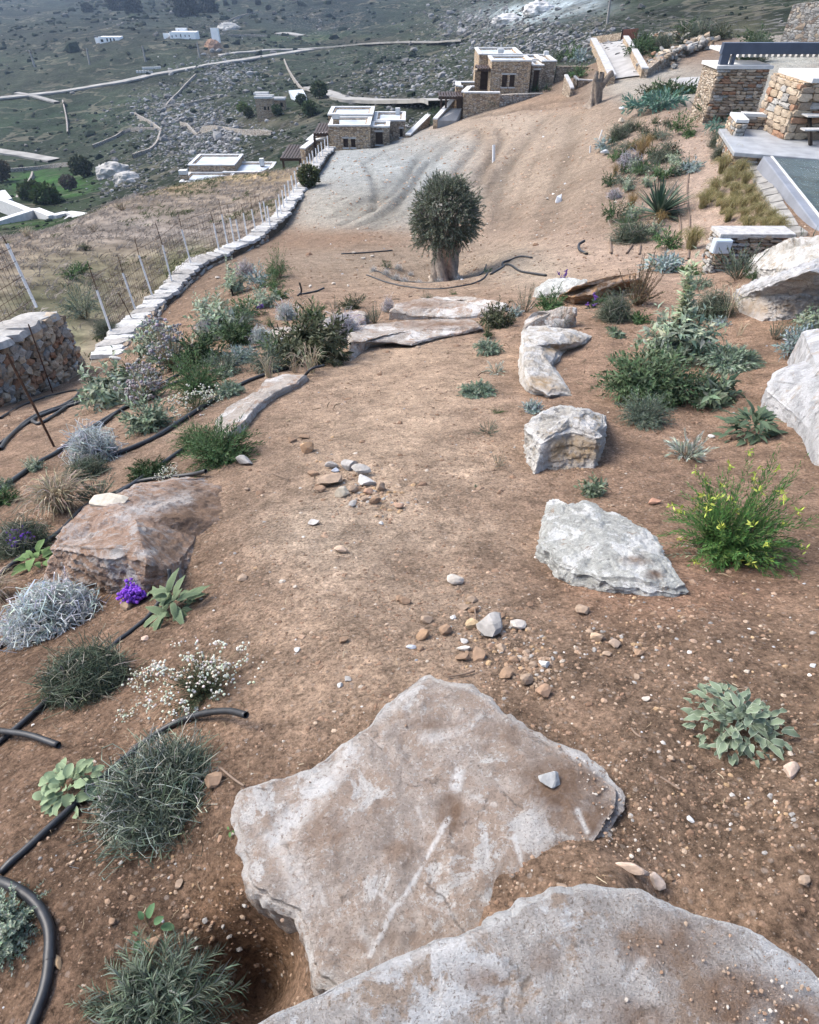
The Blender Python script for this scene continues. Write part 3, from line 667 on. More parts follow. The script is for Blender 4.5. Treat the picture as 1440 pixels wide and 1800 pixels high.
# ------------------------------------------------------------------ villas
def villa_block(par, x0, x1, yt, Y0, Yb, zb, mat, holes=(), roof=True, para=.22, ref=None, white=True, door=None):
    """walled block: px extents measured on its front plane Y0; Yb back plane; holes in px (x0,x1,ytop,ybot)"""
    o_ = np.array(par.location); xa = XZ(x0, yt, Y0)[0]; xb, zt = XZ(x1, yt, Y0)
    H = []
    for a, c, t, d in holes: H.append((XZ(a, (t+d)/2, Y0)[0]-o_[0], XZ(c, (t+d)/2, Y0)[0]-o_[0], XZ(a, d, Y0)[1]-o_[2], XZ(a, t, Y0)[1]-o_[2]))
    X0, X1, YF, YB, Z0, Z1 = xa-o_[0], xb-o_[0], Y0-o_[1], Yb-o_[1], zb-o_[2], zt-o_[2]
    w = BX(); w.wall(X0, X1, YF, YF+.4, Z0, Z1, H)
    w.box(X0, X0+.4, YF+.402, YB-.402, Z0, Z1-.002); w.box(X1-.4, X1, YF+.402, YB-.402, Z0, Z1-.002); w.box(X0, X1, YB-.4, YB, Z0, Z1)
    wo_ = w.build('wall', mat, par)
    for h in H:
        q = BX(); q.box(h[0]+.003, h[1]-.003, YF+.22, YF+.30, h[2]+.003, h[3]-.003)
        nm = 'door' if (h[3]-h[2]) > 1.25 else 'shutter'; q.build(nm, M['wood'], par)
        if nm == 'shutter': BX().box(h[0]-.06, h[1]+.06, YF-.07, YF+.1, h[2]-.08, h[2]-.004).build('sill', M['white'], wo_)
        q = BX(); q.box(h[0]-.08, h[1]+.08, YF-.02, YF+.10, h[3]+.003, h[3]+.12); q.build('lintel', M['cement'], wo_)
    if roof: BX().box(X0+.41, X1-.41, YF+.41, YB-.41, Z1-.25, Z1-.06).build('roof', M['roof'], par)
    if white:
        c = BX(); t = .26; e = .05
        c.box(X0-e, X1+e, YF-e, YF+t, Z1+.002, Z1+.10); c.box(X0-e, X1+e, YB-t, YB+e, Z1+.002, Z1+.10)
        c.box(X0-e, X0+t, YF+t+.002, YB-t-.002, Z1+.002, Z1+.098); c.box(X1-t, X1+e, YF+t+.002, YB-t-.002, Z1+.002, Z1+.098)
        c.build('parapet_cap', M['white'], par)
    return X0, X1, YF, YB, Z0, Z1
def chimney(par, x0, x1, yt, yb, Y0, capf=.4):
    o_ = np.array(par.location); xa, zt = XZ(x0, yt, Y0); xb, _ = XZ(x1, yt, Y0); zb = XZ(x0, yb, Y0)[1]; zm = zt-(zt-zb)*capf
    c = BX().box(xa-o_[0], xb-o_[0], Y0-o_[1], Y0-o_[1]+(xb-xa)*.9, zb-o_[2], zm-o_[2]).build('chimney', M['ashlar'], par)
    BX().box(xa-o_[0]-.04, xb-o_[0]+.04, Y0-o_[1]-.04, Y0-o_[1]+(xb-xa)*.9+.04, zm-o_[2]+.003, zt-o_[2]).build('chimney_cap', M['white'], c)
def pergola(par, x0, x1, yt, yb, Y0, Y1, drop, mat=None, posts=()):
    """slatted dark roof from Y0 to Y1, front edge at py yb, on posts"""
    mat = mat or M['wood']; o_ = np.array(par.location); xa, z = XZ(x0, yb, Y0); xb, _ = XZ(x1, yb, Y0)
    p = BX().box(xa-o_[0], xb-o_[0], Y0-o_[1], Y0-o_[1]+.12, z-o_[2]-.16, z-o_[2]).build('pergola_beam', mat, par); BX().box(xa-o_[0], xb-o_[0], Y1-o_[1]-.12, Y1-o_[1], z-o_[2]-.16, z-o_[2]).build('pergola_beam', mat, par)
    sm = BX(); n = max(5, int((xb-xa)/.22))
    for k in range(n):
        x = xa-o_[0]+(xb-xa)*(k+.15)/n; sm.box(x, x+(xb-xa)/n*.7, Y0-o_[1]-.1, Y1-o_[1]+.1, z-o_[2]+.003, z-o_[2]+.07)
    sm.build('slats', mat, p)['kind'] = 'stuff'
    for q in posts:
        x = XZ(q, yb, Y0)[0]-o_[0]; BX().box(x-.08, x+.08, Y0-o_[1]+.01, Y0-o_[1]+.11, z-o_[2]-.163-drop, z-o_[2]-.163).build('pergola_post', mat, par)
def backY(px, py, z): return atZ(px, py, z)[1]
def low_wall(par, P, h, t, mat, capmat=None, name='wall', dz=-.4):
    """wall along ground points (x,y,z of top)"""
    o_ = np.array(par.location); b = BX(); c = BX()
    for a, q in zip(P[:-1], P[1:]):
        d = (q-a)[:2]; d /= np.linalg.norm(d); n = np.array([d[1], -d[0]])*t/2
        f = lambda z0, z1, k=1.0: [tuple(np.r_[p[:2]+n*s*k, z_]-o_) for p, s, z_ in ((a,1,z0),(q,1,z1),(q,-1,z1),(a,-1,z0))]
        b.hexa(f(a[2]-h, q[2]-h), f(a[2], q[2]))
        if capmat: c.hexa(f(a[2]+.002, q[2]+.002, 1.15), f(a[2]+.09, q[2]+.09, 1.15))
    w = b.build(name, mat, par)
    if capmat: c.build('wall_cap', capmat, w)
    return w

Y0 = 52.8
A = XZ(578, 222, Y0); zb = XZ(585, 268, Y0)[1]-1.2
v1 = thing('villa', 'lower stone villa with flat pale roofs at the end of the boundary wall', 'house', (A[0], Y0, zb+1.2))
zt = A[1]
villa_block(v1, 578, 650, 222, Y0, backY(615, 207, zt), zb, M['ashlar'], [(603.5,612,243.5,259),(617,625,244,259)])
Yb_ = backY(615, 207, zt)
z2 = XZ(600, 203, Yb_+.1)[1]; villa_block(v1, 577, 655, 203, Yb_+.1, max(Yb_+3.5, backY(600, 194, z2)), zb, M['ashlar'])
z3 = XZ(660, 226, Y0+2.0)[1]; villa_block(v1, 651.5, 684, 224, Y0+1.2, Y0+3.2, zb, M['ashlar_dark'], [(660.5,673,232,254)], para=.1)
Yc = Y0+3.3; z4 = XZ(690, 213, Yc)[1]; villa_block(v1, 657, 712, 213, Yc, max(Yc+3.5, backY(690, 201, z4)), zb, M['ashlar_dark'], [(703,708,226,241)])
chimney(v1, 584.5, 595, 200, 224, Y0+.5, .38); chimney(v1, 696, 702.5, 190, 206, Yc+3.0, .7)
pergola(v1, 551, 577, 224, 235, Y0+.4, Y0+4, 2.2, None, (552,))
def pt(px, py, Y, dz=0): p = atY(px, py, Y); p[2] += dz; return p
low_wall(v1, np.array([pt(532,262,Y0-.5), pt(552,247,Y0+1.0), pt(577,243,Y0+1.2)]), 2.6, .45, M['ashlar'], M['white'], 'terrace_wall')
low_wall(v1, np.array([pt(543,248,Y0+3), pt(556,237,Y0+5), pt(577,233,Y0+5)]), 2.6, .45, M['ashlar'], M['white'], 'terrace_wall')
v1b = thing('pergola', 'dark slatted pergola on white posts below the lower stone villa', 'pergola', pt(513,285,55))
pergola(v1b, 492, 530, 266, 279, 54, 58.5, 2.0, None, (497, 527))

Y1 = 61.0
A = XZ(865, 108, Y1); zb = XZ(900, 166, Y1)[1]-1.0
v2 = thing('villa', 'upper stone villa with paired dark shutters below the rocky hillside', 'house', (A[0], Y1, zb+1.0))
zt = A[1]; Yb2 = max(Y1+3.2, backY(900, 104.5, zt))
villa_block(v2, 865, 935, 108, Y1, Yb2, zb, M['ashlar'], [(882.4,891.8,131.5,153),(895.8,905,131.5,153)])
villa_block(v2, 843, 918, 96.5, Yb2+.1, Yb2+5, zb, M['ashlar'])
villa_block(v2, 835.5, 863.5, 123, Y1+2.2, Y1+3.1, zb, M['ashlar'], [(844.5,861.6,124,158)], roof=False, white=False)
pergola(v2, 839, 863, 114, 121.5, Y1+.2, Y1+2.3, 0)
villa_block(v2, 936.5, 956, 116, Y1+1.0, Y1+3.6, zb, M['ashlar_dark'], [(937,947,123,161.5)], para=.1)
villa_block(v2, 953, 978, 108.5, Y1+1.6, Y1+6, zb, M['ashlar_dark'])
villa_block(v2, 919, 958, 106, Y1+3.7, Y1+7, zb, M['ashlar_dark'])
chimney(v2, 876.5, 885.5, 86, 98, Y1+4.2, .55); chimney(v2, 958, 964.5, 90, 110, Y1+5.5, .4)
# terrace in front of it, with the dark door and pergola below
v3 = thing('terrace', 'walled stone terrace under the upper villa with pergola over a dark door', 'terrace', pt(816, 203, Y1-2))
Yt = Y1-2.0
low_wall(v3, np.array([pt(815.5,163,Yt), pt(879,163.5,Yt)]), 3.4, .4, M['ashlar'], M['white'], 'terrace_wall')
low_wall(v3, np.array([pt(815.5,163,Yt+.42), pt(826,153,Yt+2.8), pt(834,153,Yt+2.8)]), 3.3, .4, M['ashlar'], M['white'], 'terrace_wall')
low_wall(v3, np.array([pt(834,145,Yt+3.6), pt(805,145,Yt+3.6), pt(806,152,Yt+2.2), pt(814,153,Yt+2.2)]), 2.6, .4, M['ashlar'], M['white'], 'terrace_wall')
q0 = np.array(v3.location)
pergola(v3, 771, 814, 162, 170.5, Yt-.3, Yt+1.9, 2.1, None, (776, 784.5))
xa, za = XZ(802.5, 203, Yt+.2); xb, zb_ = XZ(813.5, 173, Yt+.2); BX().box(xa-q0[0], xb-q0[0], .21, .31, za-q0[2], zb_-q0[2]).build('door', M['wood'], v3)
fl = [pt(768,212,Yt-2), pt(802,212,Yt-1), pt(812,190,Yt+.2), pt(794,190,Yt+.4)]
b = BX(); b.hexa([tuple(p-q0-np.array([0,0,.5])) for p in fl], [tuple(p-q0) for p in fl]); b.build('floor', M['pave'], v3)
low_wall(v3, np.array([pt(765,210,Yt-2), pt(797,175,Yt+1.5)]), 1.3, .35, M['ashlar'], M['white'], 'terrace_wall')
s2 = thing('ramp_wall', 'white capped sloping wall between the two stone villas', 'wall', pt(718,238,55))
low_wall(s2, np.array([pt(717,238,55.5), pt(753,203,61)]), 1.5, .4, M['ashlar_dark'], M['white'])
rw = thing('dry_stone_wall', 'tumbled grey dry stone edging in front of the upper villa', 'wall', on(930,165))
low_wall(rw, np.array([pt(878,166,Yt+.1), pt(900,165,Yt+.3), pt(960,163,Y1-.6), pt(992,160,Y1-.3)]), 1.2, .5, M['rubble'])
gw = thing('garden_wall', 'brown garden wall with planting on top right of the upper villa', 'wall', pt(985,160,Y1+1))
low_wall(gw, np.array([pt(978.5,116,Y1+2.2), pt(1036,116,Y1+2.2)]), 3.4, .4, M['ashlar_dark'])
gl = thing('garden_wall', 'low curved plastered wall beside the cut old olive stump', 'wall', pt(1000,160,55))
low_wall(gl, np.array([pt(995,133,Y1-3), pt(1004,150,Y1-5), pt(1006,156,Y1-5.4)]), 2, .25, M['ashlar_dark'], M['cement'])
low_wall(gl, np.array([pt(1010,135,Y1-3), pt(1016,141,Y1-3.2), pt(1045,143,Y1-3)]), 2, .3, M['ashlar_dark'], M['cement'])
# third villa below the field: only its roofs show
Y3 = 62.0
v4 = thing('villa', 'flat white rimmed villa roofs showing beyond the dry grass field', 'house', pt(330,320,Y3))
zb = XZ(330,320,Y3)[1]-3
villa_block(v4, 316, 400, 321, Y3, backY(350, 304, XZ(330,321,Y3)[1]), zb, M['ashlar'])
Yq = backY(350, 304, XZ(330,321,Y3)[1])+.1
villa_block(v4, 331, 412, 291, Yq, Yq+4.2, zb, M['ashlar'])
villa_block(v4, 392, 474, 304, Yq-.5, Yq+3.4, zb, M['ashlar'])
chimney(v4, 314, 326, 300, 320, Y3+.8, .35); chimney(v4, 456, 462, 279, 300, Yq+2, .6)
# small brown house with trees on the far slope, and the white houses
def mini(label, rects, Y, mat, caps=True, wmat=None):
    x0, x1, yt, yb = rects[0][:4]; wmt = mat if mat is not M['white'] else M['bright']; mat = wmt; v = thing('house', label, 'house', pt((x0+x1)/2, yb, Y)); q = np.array(v.location)
    for k, (a, c, t, d, dy, wins) in enumerate(rects):
        xa, zt_ = XZ(a, t, Y+dy); xb = XZ(c, t, Y+dy)[0]; zl = XZ(a, d, Y+dy)[1]-3
        dp = (xb-xa)*.6
        holes = [(XZ(w0,w2,Y+dy)[0]-q[0], XZ(w1,w2,Y+dy)[0]-q[0], XZ(w0,w3,Y+dy)[1]-q[2], XZ(w0,w2,Y+dy)[1]-q[2]) for w0,w1,w2,w3 in wins]
        w = BX().wall(xa-q[0], xb-q[0], dy, dy+.4, zl-q[2], zt_-q[2], holes); w.box(xa-q[0], xb-q[0], dy+.402, dy+dp, zl-q[2], zt_-q[2]-.15); wo_ = w.build('wall', mat, v)
        for h in holes: BX().box(h[0], h[1], dy+.36, dy+.399, h[2], h[3]).build('window', M['dark'], v)
        if caps:
            c_ = BX(); c_.box(xa-q[0]-.1, xb-q[0]+.1, dy-.1, dy+.35, zt_-q[2]+.003, zt_-q[2]+.3); c_.box(xa-q[0]-.1, xb-q[0]+.1, dy+dp-.3, dy+dp+.1, zt_-q[2]+.003, zt_-q[2]+.3); c_.build('parapet', M['white'], v)
    return v
mini('brown stone house among green trees on the far slope', [(448,478,173,196,0,[(463,467,187,194),(470,473,187,194)]),(447,470,167,180,6,[]),(478,500,176,190,3,[(492,497,180,188)])], 118, M['ashlar'], True, None)
mini('small white flat roofed house standing alone on the far hillside', [(172,208,64.5,76,0,[(176,181,69,74),(186,189,67,73),(192,195,67,73),(198,201,67,73)]),(166,176,66,74,2,[])], 333, M['white'], False)
mini('wide white house with stepped roofline on the far hillside', [(297,342,56,68.5,0,[(301,303,62,66),(308,310,61,65),(316,318,60,66),(324,326,61,65),(331,333,61,65)]),(308,326,49,58,8,[(313,314.5,52,55)]),(286,296,58,64,4,[])], 330, M['white'], False)
mini('white outbuilding beside the outcrop on the far hillside', [(369,382,49,60,0,[])], 325, M['white'], False)
mini('low white roofed hut above the green pasture', [(181,212,281,292,0,[]),(162,184,284,291,3,[])], 150, M['white'], False)

# white walls of the house cut by the left edge
wt = thing('garden_wall', 'long white wall stepping round the lawn below the field', 'wall', on(80,378))
low_wall(wt, np.array([pt(-20,392,66), pt(62,366,74), pt(92,378,68), pt(118,372,70), pt(150,376,66)]), 1.6, .9, M['white'])
low_wall(wt, np.array([pt(-10,346,84), pt(10,352,80), pt(50,368,74)]), 2, .8, M['white'])
low_wall(wt, np.array([pt(0,335,86), pt(12,350,82)]), 3, 1.2, M['white'])
sl_ = thing('roof_hatch', 'white slab hatch at the corner of the long white wall', 'hatch', pt(138,386,64)); BX().box(-1.5,1.6,-1.2,1.2,-1,.05).build('slab', M['white'], sl_); BX().box(-.9,.9,-.6,.7,.053,.35).build('hatch_box', M['cement'], sl_)

# ------------------------------------------------------------------ driveway, stone pavilion and pool on the right
def sheet(name, pts, mat, lift=.02, thick=0, sub=14):
    """paved sheet following the ground inside a quadrilateral of points"""
    P = [np.asarray(p, float) for p in pts]; u = np.linspace(0, 1, sub); U, V_ = np.meshgrid(u, u)
    X = sum(w[...,None]*p for w, p in zip(((1-U)*(1-V_), U*(1-V_), U*V_, (1-U)*V_), P)).reshape(-1, 3)
    X[:,2] = np.maximum(land_z(X[:,0], X[:,1])+lift, X[:,2]+lift if thick else -99)
    i, j = np.meshgrid(np.arange(sub-1), np.arange(sub-1), indexing='ij'); i = i.ravel(); j = j.ravel()
    F = np.stack([i*sub+j, i*sub+j+1, (i+1)*sub+j+1, (i+1)*sub+j], 1).astype(np.int32)
    o = link(name, mesh(name, X, [F], None, True), mat); o['kind'] = 'structure'; return o
D = [on(1078,143), on(1126,136), on(1093,75), on(1047,79)]
sheet('driveway', D, M['pave'], .10)
dl = thing('driveway_wall', 'left wall of the pale driveway, brown stone with stone capping', 'wall', D[0])
def up(p, h): return np.array([p[0], p[1], p[2]+h])
low_wall(dl, np.array([up(on(1073,150),.55), up(on(1056,113),.6), up(on(1041,80),.55)]), 2.4, .5, M['ashlar'], M['cement'])
dr = thing('driveway_wall', 'right wall of the pale driveway with shrubs planted behind it', 'wall', D[1])
low_wall(dr, np.array([up(on(1131,137),.5), up(on(1113,104),.55), up(on(1098,77),.5)]), 2.4, .4, M['ashlar'], M['cement'])
low_wall(dr, np.array([up(on(1131,137),.5), up(on(1150,128),.7), up(on(1172,114),.5)]), 2, .4, M['ashlar_dark'], None)
db = thing('driveway_wall', 'low brown wall closing the top end of the driveway', 'wall', D[2])
low_wall(db, np.array([up(on(1042,76),.5), up(on(1095,71),.6)]), 1.5, .4, M['ashlar_dark'])
gt = thing('gate', 'rust red slatted gate at the top of the driveway', 'gate', on(1104,70)); 
gp, gq = on(1091,72), on(1118,70)
for k in range(9):
    t = (k+.5)/9; p = gp+(gq-gp)*t-np.array(gt.location)
    o = BX().box(-.13,.13,-.03,.03,0,.85).build('slat', M['rust'] if k else M['wood'], gt, p)
    if k: o.data.materials.clear(); o.data.materials.append(M.setdefault('gatered', plain('oxide_red_paint', (.19,.075,.05), .7, .3, .2, 3)))
sheet('paved_path', [on(1172,141), on(1234,137), on(1226,165), on(1205,160)], M['pave'], .10)
# tumbled dry stone walls above the drive
tw = thing('dry_stone_wall', 'long tumbled dry stone wall on the slope above the driveway', 'wall', on(1200,100))
def rubble_line(par, P, n, size, hgt, spread):
    P = np.array(P); seg = np.linalg.norm(np.diff(P, axis=0), axis=1); cum = np.r_[0, np.cumsum(seg)]; off_ = np.array(par.location)
    for k in range(n):
        t = rnd.uniform(0, cum[-1]); i = min(max(np.searchsorted(cum, t)-1, 0), len(seg)-1); p = P[i]+(P[i+1]-P[i])*(t-cum[i])/seg[i]
        x, y = p[0]+rnd.gauss(0, spread), p[1]+rnd.gauss(0, spread); s = rnd.uniform(*size)
        o = link('wall_stone', BLOCKS[rnd.choices(range(4), (2,4,2,.4))[0]*3+rnd.randrange(3)], None, par)
        o.location = (x-off_[0], y-off_[1], lz(x, y)+rnd.uniform(0, hgt)-off_[2]); o.rotation_euler = (rnd.uniform(-.4,.4), rnd.uniform(-.4,.4), rnd.uniform(0,6)); o.scale = (s, s*.6, s*.45)
rubble_line(tw, [on(1140,128), on(1165,112), on(1200,97), on(1240,84)], 190, (.28,.62), .7, .4)
rubble_line(tw, [on(1150,70), on(1195,72), on(1240,74)], 60, (.4,.8), .5, .4)
# big rubble retaining wall, upper right
br = thing('retaining_wall', 'high pale rubble retaining wall in the upper right corner', 'wall', on(1395,84))
p0, p1 = on(1382,84), on(1520,86); z0 = min(p0[2], p1[2])-1
zt_ = XZ(1400, 8, p0[1])[1]; 
off_ = np.array(br.location); low_wall(br, np.array([np.r_[p0[:2]+[0,.8], zt_], np.r_[p1[:2]+[0,.8], zt_+.6]]), zt_-z0, 1.2, M['rubble'], None, 'wall_core')
face_stones(br, p0[:2]+[0,.18], p1[:2]+[0,.18], lambda f: z0+.6, lambda f: zt_+.1, (0,-1), (.45,.85), (.28,.5), 200, .25, .95, .1, (1.5,4,2.5,.4), .3, thick=.4)
# pavilion pillar with single stones
pb0, pb1 = atY(1240,200,29.6), atY(1327,202,29.6); ztp = XZ(1262,115,29.6)[1]
zg = min(lz(pb0[0],pb0[1]), pb0[2])-.5
pl = thing('stone_pillar', 'broad brown stone pillar carrying the steel pergola frame', 'pillar', (pb0[0], 29.6, pb0[2]))
pd = max(1.6, atZ(1252,107,ztp)[1]-29.6); PX0, PX1 = pb0[0], XZ(1356,118,29.6)[0]; q = np.array(pl.location)
BX().box(0, PX1-PX0, .06, pd, zg-q[2], ztp-q[2]-.12).build('pillar_core', M['ashlar_dark'], pl)
face_stones(pl, (PX0,29.62), (PX1,29.62), lambda f: pb0[2]-.1, lambda f: ztp-.1, (0,-1), (.17,.38), (.075,.13), 285, .03, .93, .06, (4,1.5,3,.8))
BX().box(-.08, PX1-PX0+.08, -.05, pd+.05, ztp-q[2]-.115, ztp-q[2]).build('cap', M['white'], pl)
fr = thing('steel_pergola', 'slate blue steel pergola frame with pale roof slats above the pillar', 'pergola', (PX0, 29.6, ztp))
zb_ = XZ(1262,78,29.9)[1]-ztp
BX().box(.10,.42,.2,.42,.003,zb_-.30).build('steel_post', M['steel'], fr); BX().box(.55,.66,.2,.42,.003,zb_-.30).build('steel_post', M['steel'], fr)
BX().box(.05,13,.18,.44,zb_-.298,zb_+.06).build('steel_beam', M['steel'], fr)
for k in range(46):
    BX().box(.85+k*.235,.98+k*.235,.42,3.6,zb_-.42,zb_-.302).build('slat', M['white'], fr) if k < 34 else None
# terrace, low wall, table, second pillar, pool
ZT = EYE-4.42
c0, c1 = atZ(1272,237,ZT), atZ(1291,267,ZT); cr = atZ(1440,279,ZT)
tp = [c1, np.r_[cr[:2]+(cr-c1)[:2]*2, ZT], np.r_[cr[0]+14, c0[1]+3, ZT], np.r_[atZ(1264,226,ZT)[:2], ZT]]
te = thing('pool_terrace', 'smooth grey stone terrace slab beside the swimming pool', 'terrace', c1)
b = BX(); b.hexa([tuple(p-c1-np.array([0,0,.12])) for p in tp], [tuple(p-c1) for p in tp]); b.build('slab', M['slabstone'], te, None, .02)
e = .12; tq = [tp[0]+[e,e,0], tp[1]+[0,e,0], tp[2], tp[3]+[e,0,0]]
b = BX(); b.hexa([tuple(p-c1-np.array([0,0,1.5])) for p in tq], [tuple(p-c1-np.array([0,0,.122])) for p in tq]); b.build('base', M['ashlar_dark'], te)
fn = np.array([-(tp[3]-tp[0])[1], (tp[3]-tp[0])[0]]); fn = fn if fn[0] < 0 else -fn
face_stones(te, (tp[0]+[e,e,0])[:2], (tp[3]+[e,0,0])[:2], lambda f: ZT-.95, lambda f: ZT-.12, fn, (.14,.3), (.08,.14), 120, .05, .93, .04, (3,3,3,1))
fn = np.array([(tp[1]-tp[0])[1], -(tp[1]-tp[0])[0]])
face_stones(te, (tp[0]+[e,e,0])[:2], (tp[0]+[e,e,0]+(tp[1]-tp[0])*.2)[:2], lambda f: ZT-.95, lambda f: ZT-.12, fn, (.14,.3), (.08,.14), 90, .05, .93, .04, (3,3,3,1))
lwz = ZT+.36
wl = thing('low_wall', 'low stone wall with white cap at the back of the pool terrace', 'wall', atZ(1310,236,ZT)); wq = np.array(wl.location)
w0, w1, w2 = atZ(1305,216,lwz), atZ(1293,202.5,lwz), atZ(1392,207,lwz)
low_wall(wl, np.array([w0, w1]), .5, .34, M['mud'], M['white'], 'wall_core'); low_wall(wl, np.array([w1+[.18,-.02,0], w2]), .5, .30, M['mud'], M['white'], 'wall_core')
d = (w1-w0)[:2]; n = np.array([-d[1], d[0]]); n /= np.linalg.norm(n); n = n if n[0] < 0 else -n
face_stones(wl, w0[:2]+n*.17, w1[:2]+n*.17, lambda f: ZT-.5, lambda f: lwz, n, (.13,.28), (.08,.13), 70, .05, .92, .05, (3,3,3,1))
face_stones(wl, w0[:2]+[-.17,-.02], w0[:2]+[.17,-.02], lambda f: ZT, lambda f: lwz, (0,-1), (.12,.2), (.08,.12), 12, .05, .92, .05)
d = (w2-w1)[:2]; n = np.array([d[1], -d[0]]); n /= np.linalg.norm(n)
face_stones(wl, w1[:2]+n*.15+[.2,0], w2[:2]+n*.15, lambda f: ZT, lambda f: lwz, n, (.15,.4), (.07,.12), 110, .03, .92, .05, (4,1.5,3,1))
sp0 = atZ(1378,246,ZT); zs = XZ(1418,146,sp0[1])[1]
s3 = thing('stone_pillar', 'rust and tan stone pillar at the right edge behind the bench', 'pillar', sp0); q = np.array(s3.location)
BX().box(.03,3.2,.08,2.2,-.05,zs-q[2]).build('pillar_core', M['ashlar'], s3)
face_stones(s3, sp0[:2]+[0,.06], sp0[:2]+[3.2,.06], lambda f: ZT, lambda f: zs, (0,-1), (.28,.6), (.14,.24), 90, .06, .93, .07, (2,1,4,2.2))
face_stones(s3, sp0[:2]+[.02,2.2], sp0[:2]+[.02,.06], lambda f: ZT, lambda f: zs, (-1,0), (.28,.6), (.14,.24), 60, .06, .93, .07, (2,1,4,2.2))
BX().box(.2,3.3,-.02,2.3,zs-q[2]+.003,zs-q[2]+.12).build('cap', M['white'], s3)
tb = thing('picnic_table', 'table with pale top, attached bench and dark crossed legs on terrace', 'table', atZ(1424,256,ZT)); 
pal = M.setdefault('palewood', plain('weathered_board', (.42,.41,.395), .7, .3, .2, 6))
for k in range(4): BX().box(-.22,2.2,.35+k*.2,.53+k*.2,.70,.74).build('plank', pal, tb)
for y in (-.12, 1.32): BX().box(-.42,2.2,y,y+.30,.42,.46).build('bench_seat', pal, tb)
for x in (.02, 1.7):
    b = BX().beam((x,.0,0),(x+.02,.75,.69),.08,.09).build('leg', M['dark'], tb); BX().beam((x+.002,1.5,0),(x+.022,.75,.69),.08,.09).build('leg', M['dark'], tb)
    BX().beam((x+.09,-.1,.40),(x+.09,1.6,.40),.05,.07).build('rail', M['dark'], tb)
r0, r1 = atZ(1357,273.5,ZT), atZ(1440,377,ZT); dd = (r1-r0)/np.linalg.norm(r1-r0); r1 = r0+dd*11.5; nx = np.array([dd[1], -dd[0], 0]); nx = nx if nx[0] < 0 else -nx
po = thing('swimming_pool', 'blue green swimming pool behind a smooth grey overflow wall', 'pool', r0); q = np.array(po.location)
r0 = r0+dd*.12
pool_w = [r0, r1, r1-nx*9, r0-nx*9]
b = BX(); b.hexa([tuple(p-q-np.array([0,0,1.45])) for p in (r0+nx*.62, r1+nx*.62, r1, r0)], [tuple(p-q-np.array([0,0,.0])) for p in (r0+nx*.26, r1+nx*.26, r1, r0)]); b.build('overflow_wall', plain('pool_render', (.19,.20,.225), .45, .4, .12, 2), po, None, .02)
b = BX(); b.hexa([tuple(p-q+np.array([0,0,.003])) for p in (r0+nx*.06, r1+nx*.06, r1, r0)], [tuple(p-q+np.array([0,0,.02])) for p in (r0+nx*.06, r1+nx*.06, r1, r0)]); b.build('rim', M['white'], po)
b = BX(); b.hexa([tuple(p-q-np.array([0,0,1.4])) for p in (r0-nx*.01, r1-nx*.01, r1-nx*9, r0-nx*9)], [tuple(p-q-np.array([0,0,1.2])) for p in (r0-nx*.01, r1-nx*.01, r1-nx*9, r0-nx*9)]); b.build('floor', plain('pool_tiles', (.20,.38,.42), .5, .4, .3, 1.2), po)
k = NT('pool_water', .06, .5); c = k.coord(); k.b.inputs['Transmission Weight'].default_value = .85; k.b.inputs['IOR'].default_value = 1.33
wm = k.out((.40,.62,.68), k.bump(k.noise(c, 3.2, 7, .7, .8), 1.0, .22))
n_ = 40; U, V_ = np.meshgrid(np.linspace(0,1,n_), np.linspace(0,1,n_)); Xw = (pool_w[0]-q)*((1-U)*(1-V_))[...,None]+(pool_w[1]-q)*(U*(1-V_))[...,None]+(pool_w[2]-q)*(U*V_)[...,None]+(pool_w[3]-q)*((1-U)*V_)[...,None]
Xw = Xw.reshape(-1,3)-nx*.012; Xw[:,2] = -.03+.012*fbm(Xw*1.7, 3, 8); i, j = np.meshgrid(np.arange(n_-1), np.arange(n_-1), indexing='ij'); i = i.ravel(); j = j.ravel()
link('water', mesh('water', Xw, [np.stack([i*n_+j, i*n_+j+1, (i+1)*n_+j+1, (i+1)*n_+j],1).astype(np.int32)], None, True), wm, po)
# flagstones along the foot of the overflow wall
st = thing('stepping_strip', 'strip of pale flagstones along the foot of the pool wall', 'paving', on(1320,290)); q = np.array(st.location)
L0, L1, R0, R1 = on(1310,285), on(1388,418), on(1329,283), on(1417,416)
for k in range(11):
    t0, t1 = k/11+.006, (k+1)/11-.006
    c4_ = [L0+(L1-L0)*t0, R0+(R1-R0)*t0, R0+(R1-R0)*t1, L0+(L1-L0)*t1]
    b = BX(); zz = np.mean([lz(p[0],p[1]) for p in c4_])
    c4_ = [np.r_[p[:2]+RNG.normal(0,.012,2), lz(p[0],p[1])] for p in c4_]
    b.hexa([tuple(p-q-np.array([0,0,.15])) for p in c4_[::-1]], [tuple(p-q+np.array([0,0,.10])) for p in c4_[::-1]]); b.build('flagstone', M.setdefault('flag', plain('grey_flagstone', (.25,.24,.22), .85, .2, .25, 3, .3)), st, None, .012)
# small wall with the meter box
m0, m1 = on(1246,481), on(1372,470); Ym = m0[1]; zm = XZ(1257,411,Ym)[1]
mw = thing('low_wall', 'short stone wall with white cap in front of the grass tufts', 'wall', (m0[0],Ym,m0[2])); q = np.array(mw.location)
xr = XZ(1392,420,Ym)[0]; Lm = xr-m0[0]
BX().box(.03,Lm,.06,.45,-.4,zm-q[2]-.08).build('wall_core', M['mud'], mw)
face_stones(mw, (m0[0],Ym+.05), (xr,Ym+.05), lambda f: m0[2]-.05+f*.35, lambda f: zm-.04, (0,-1), (.12,.32), (.05,.09), 150, .05, .9, .05, (2.5,4,3,1))
face_stones(mw, (m0[0]+.02,Ym+.45), (m0[0]+.02,Ym+.05), lambda f: m0[2]-.05, lambda f: zm-.04, (-1,0), (.12,.3), (.05,.09), 40, .05, .9, .05, (2.5,4,3,1))
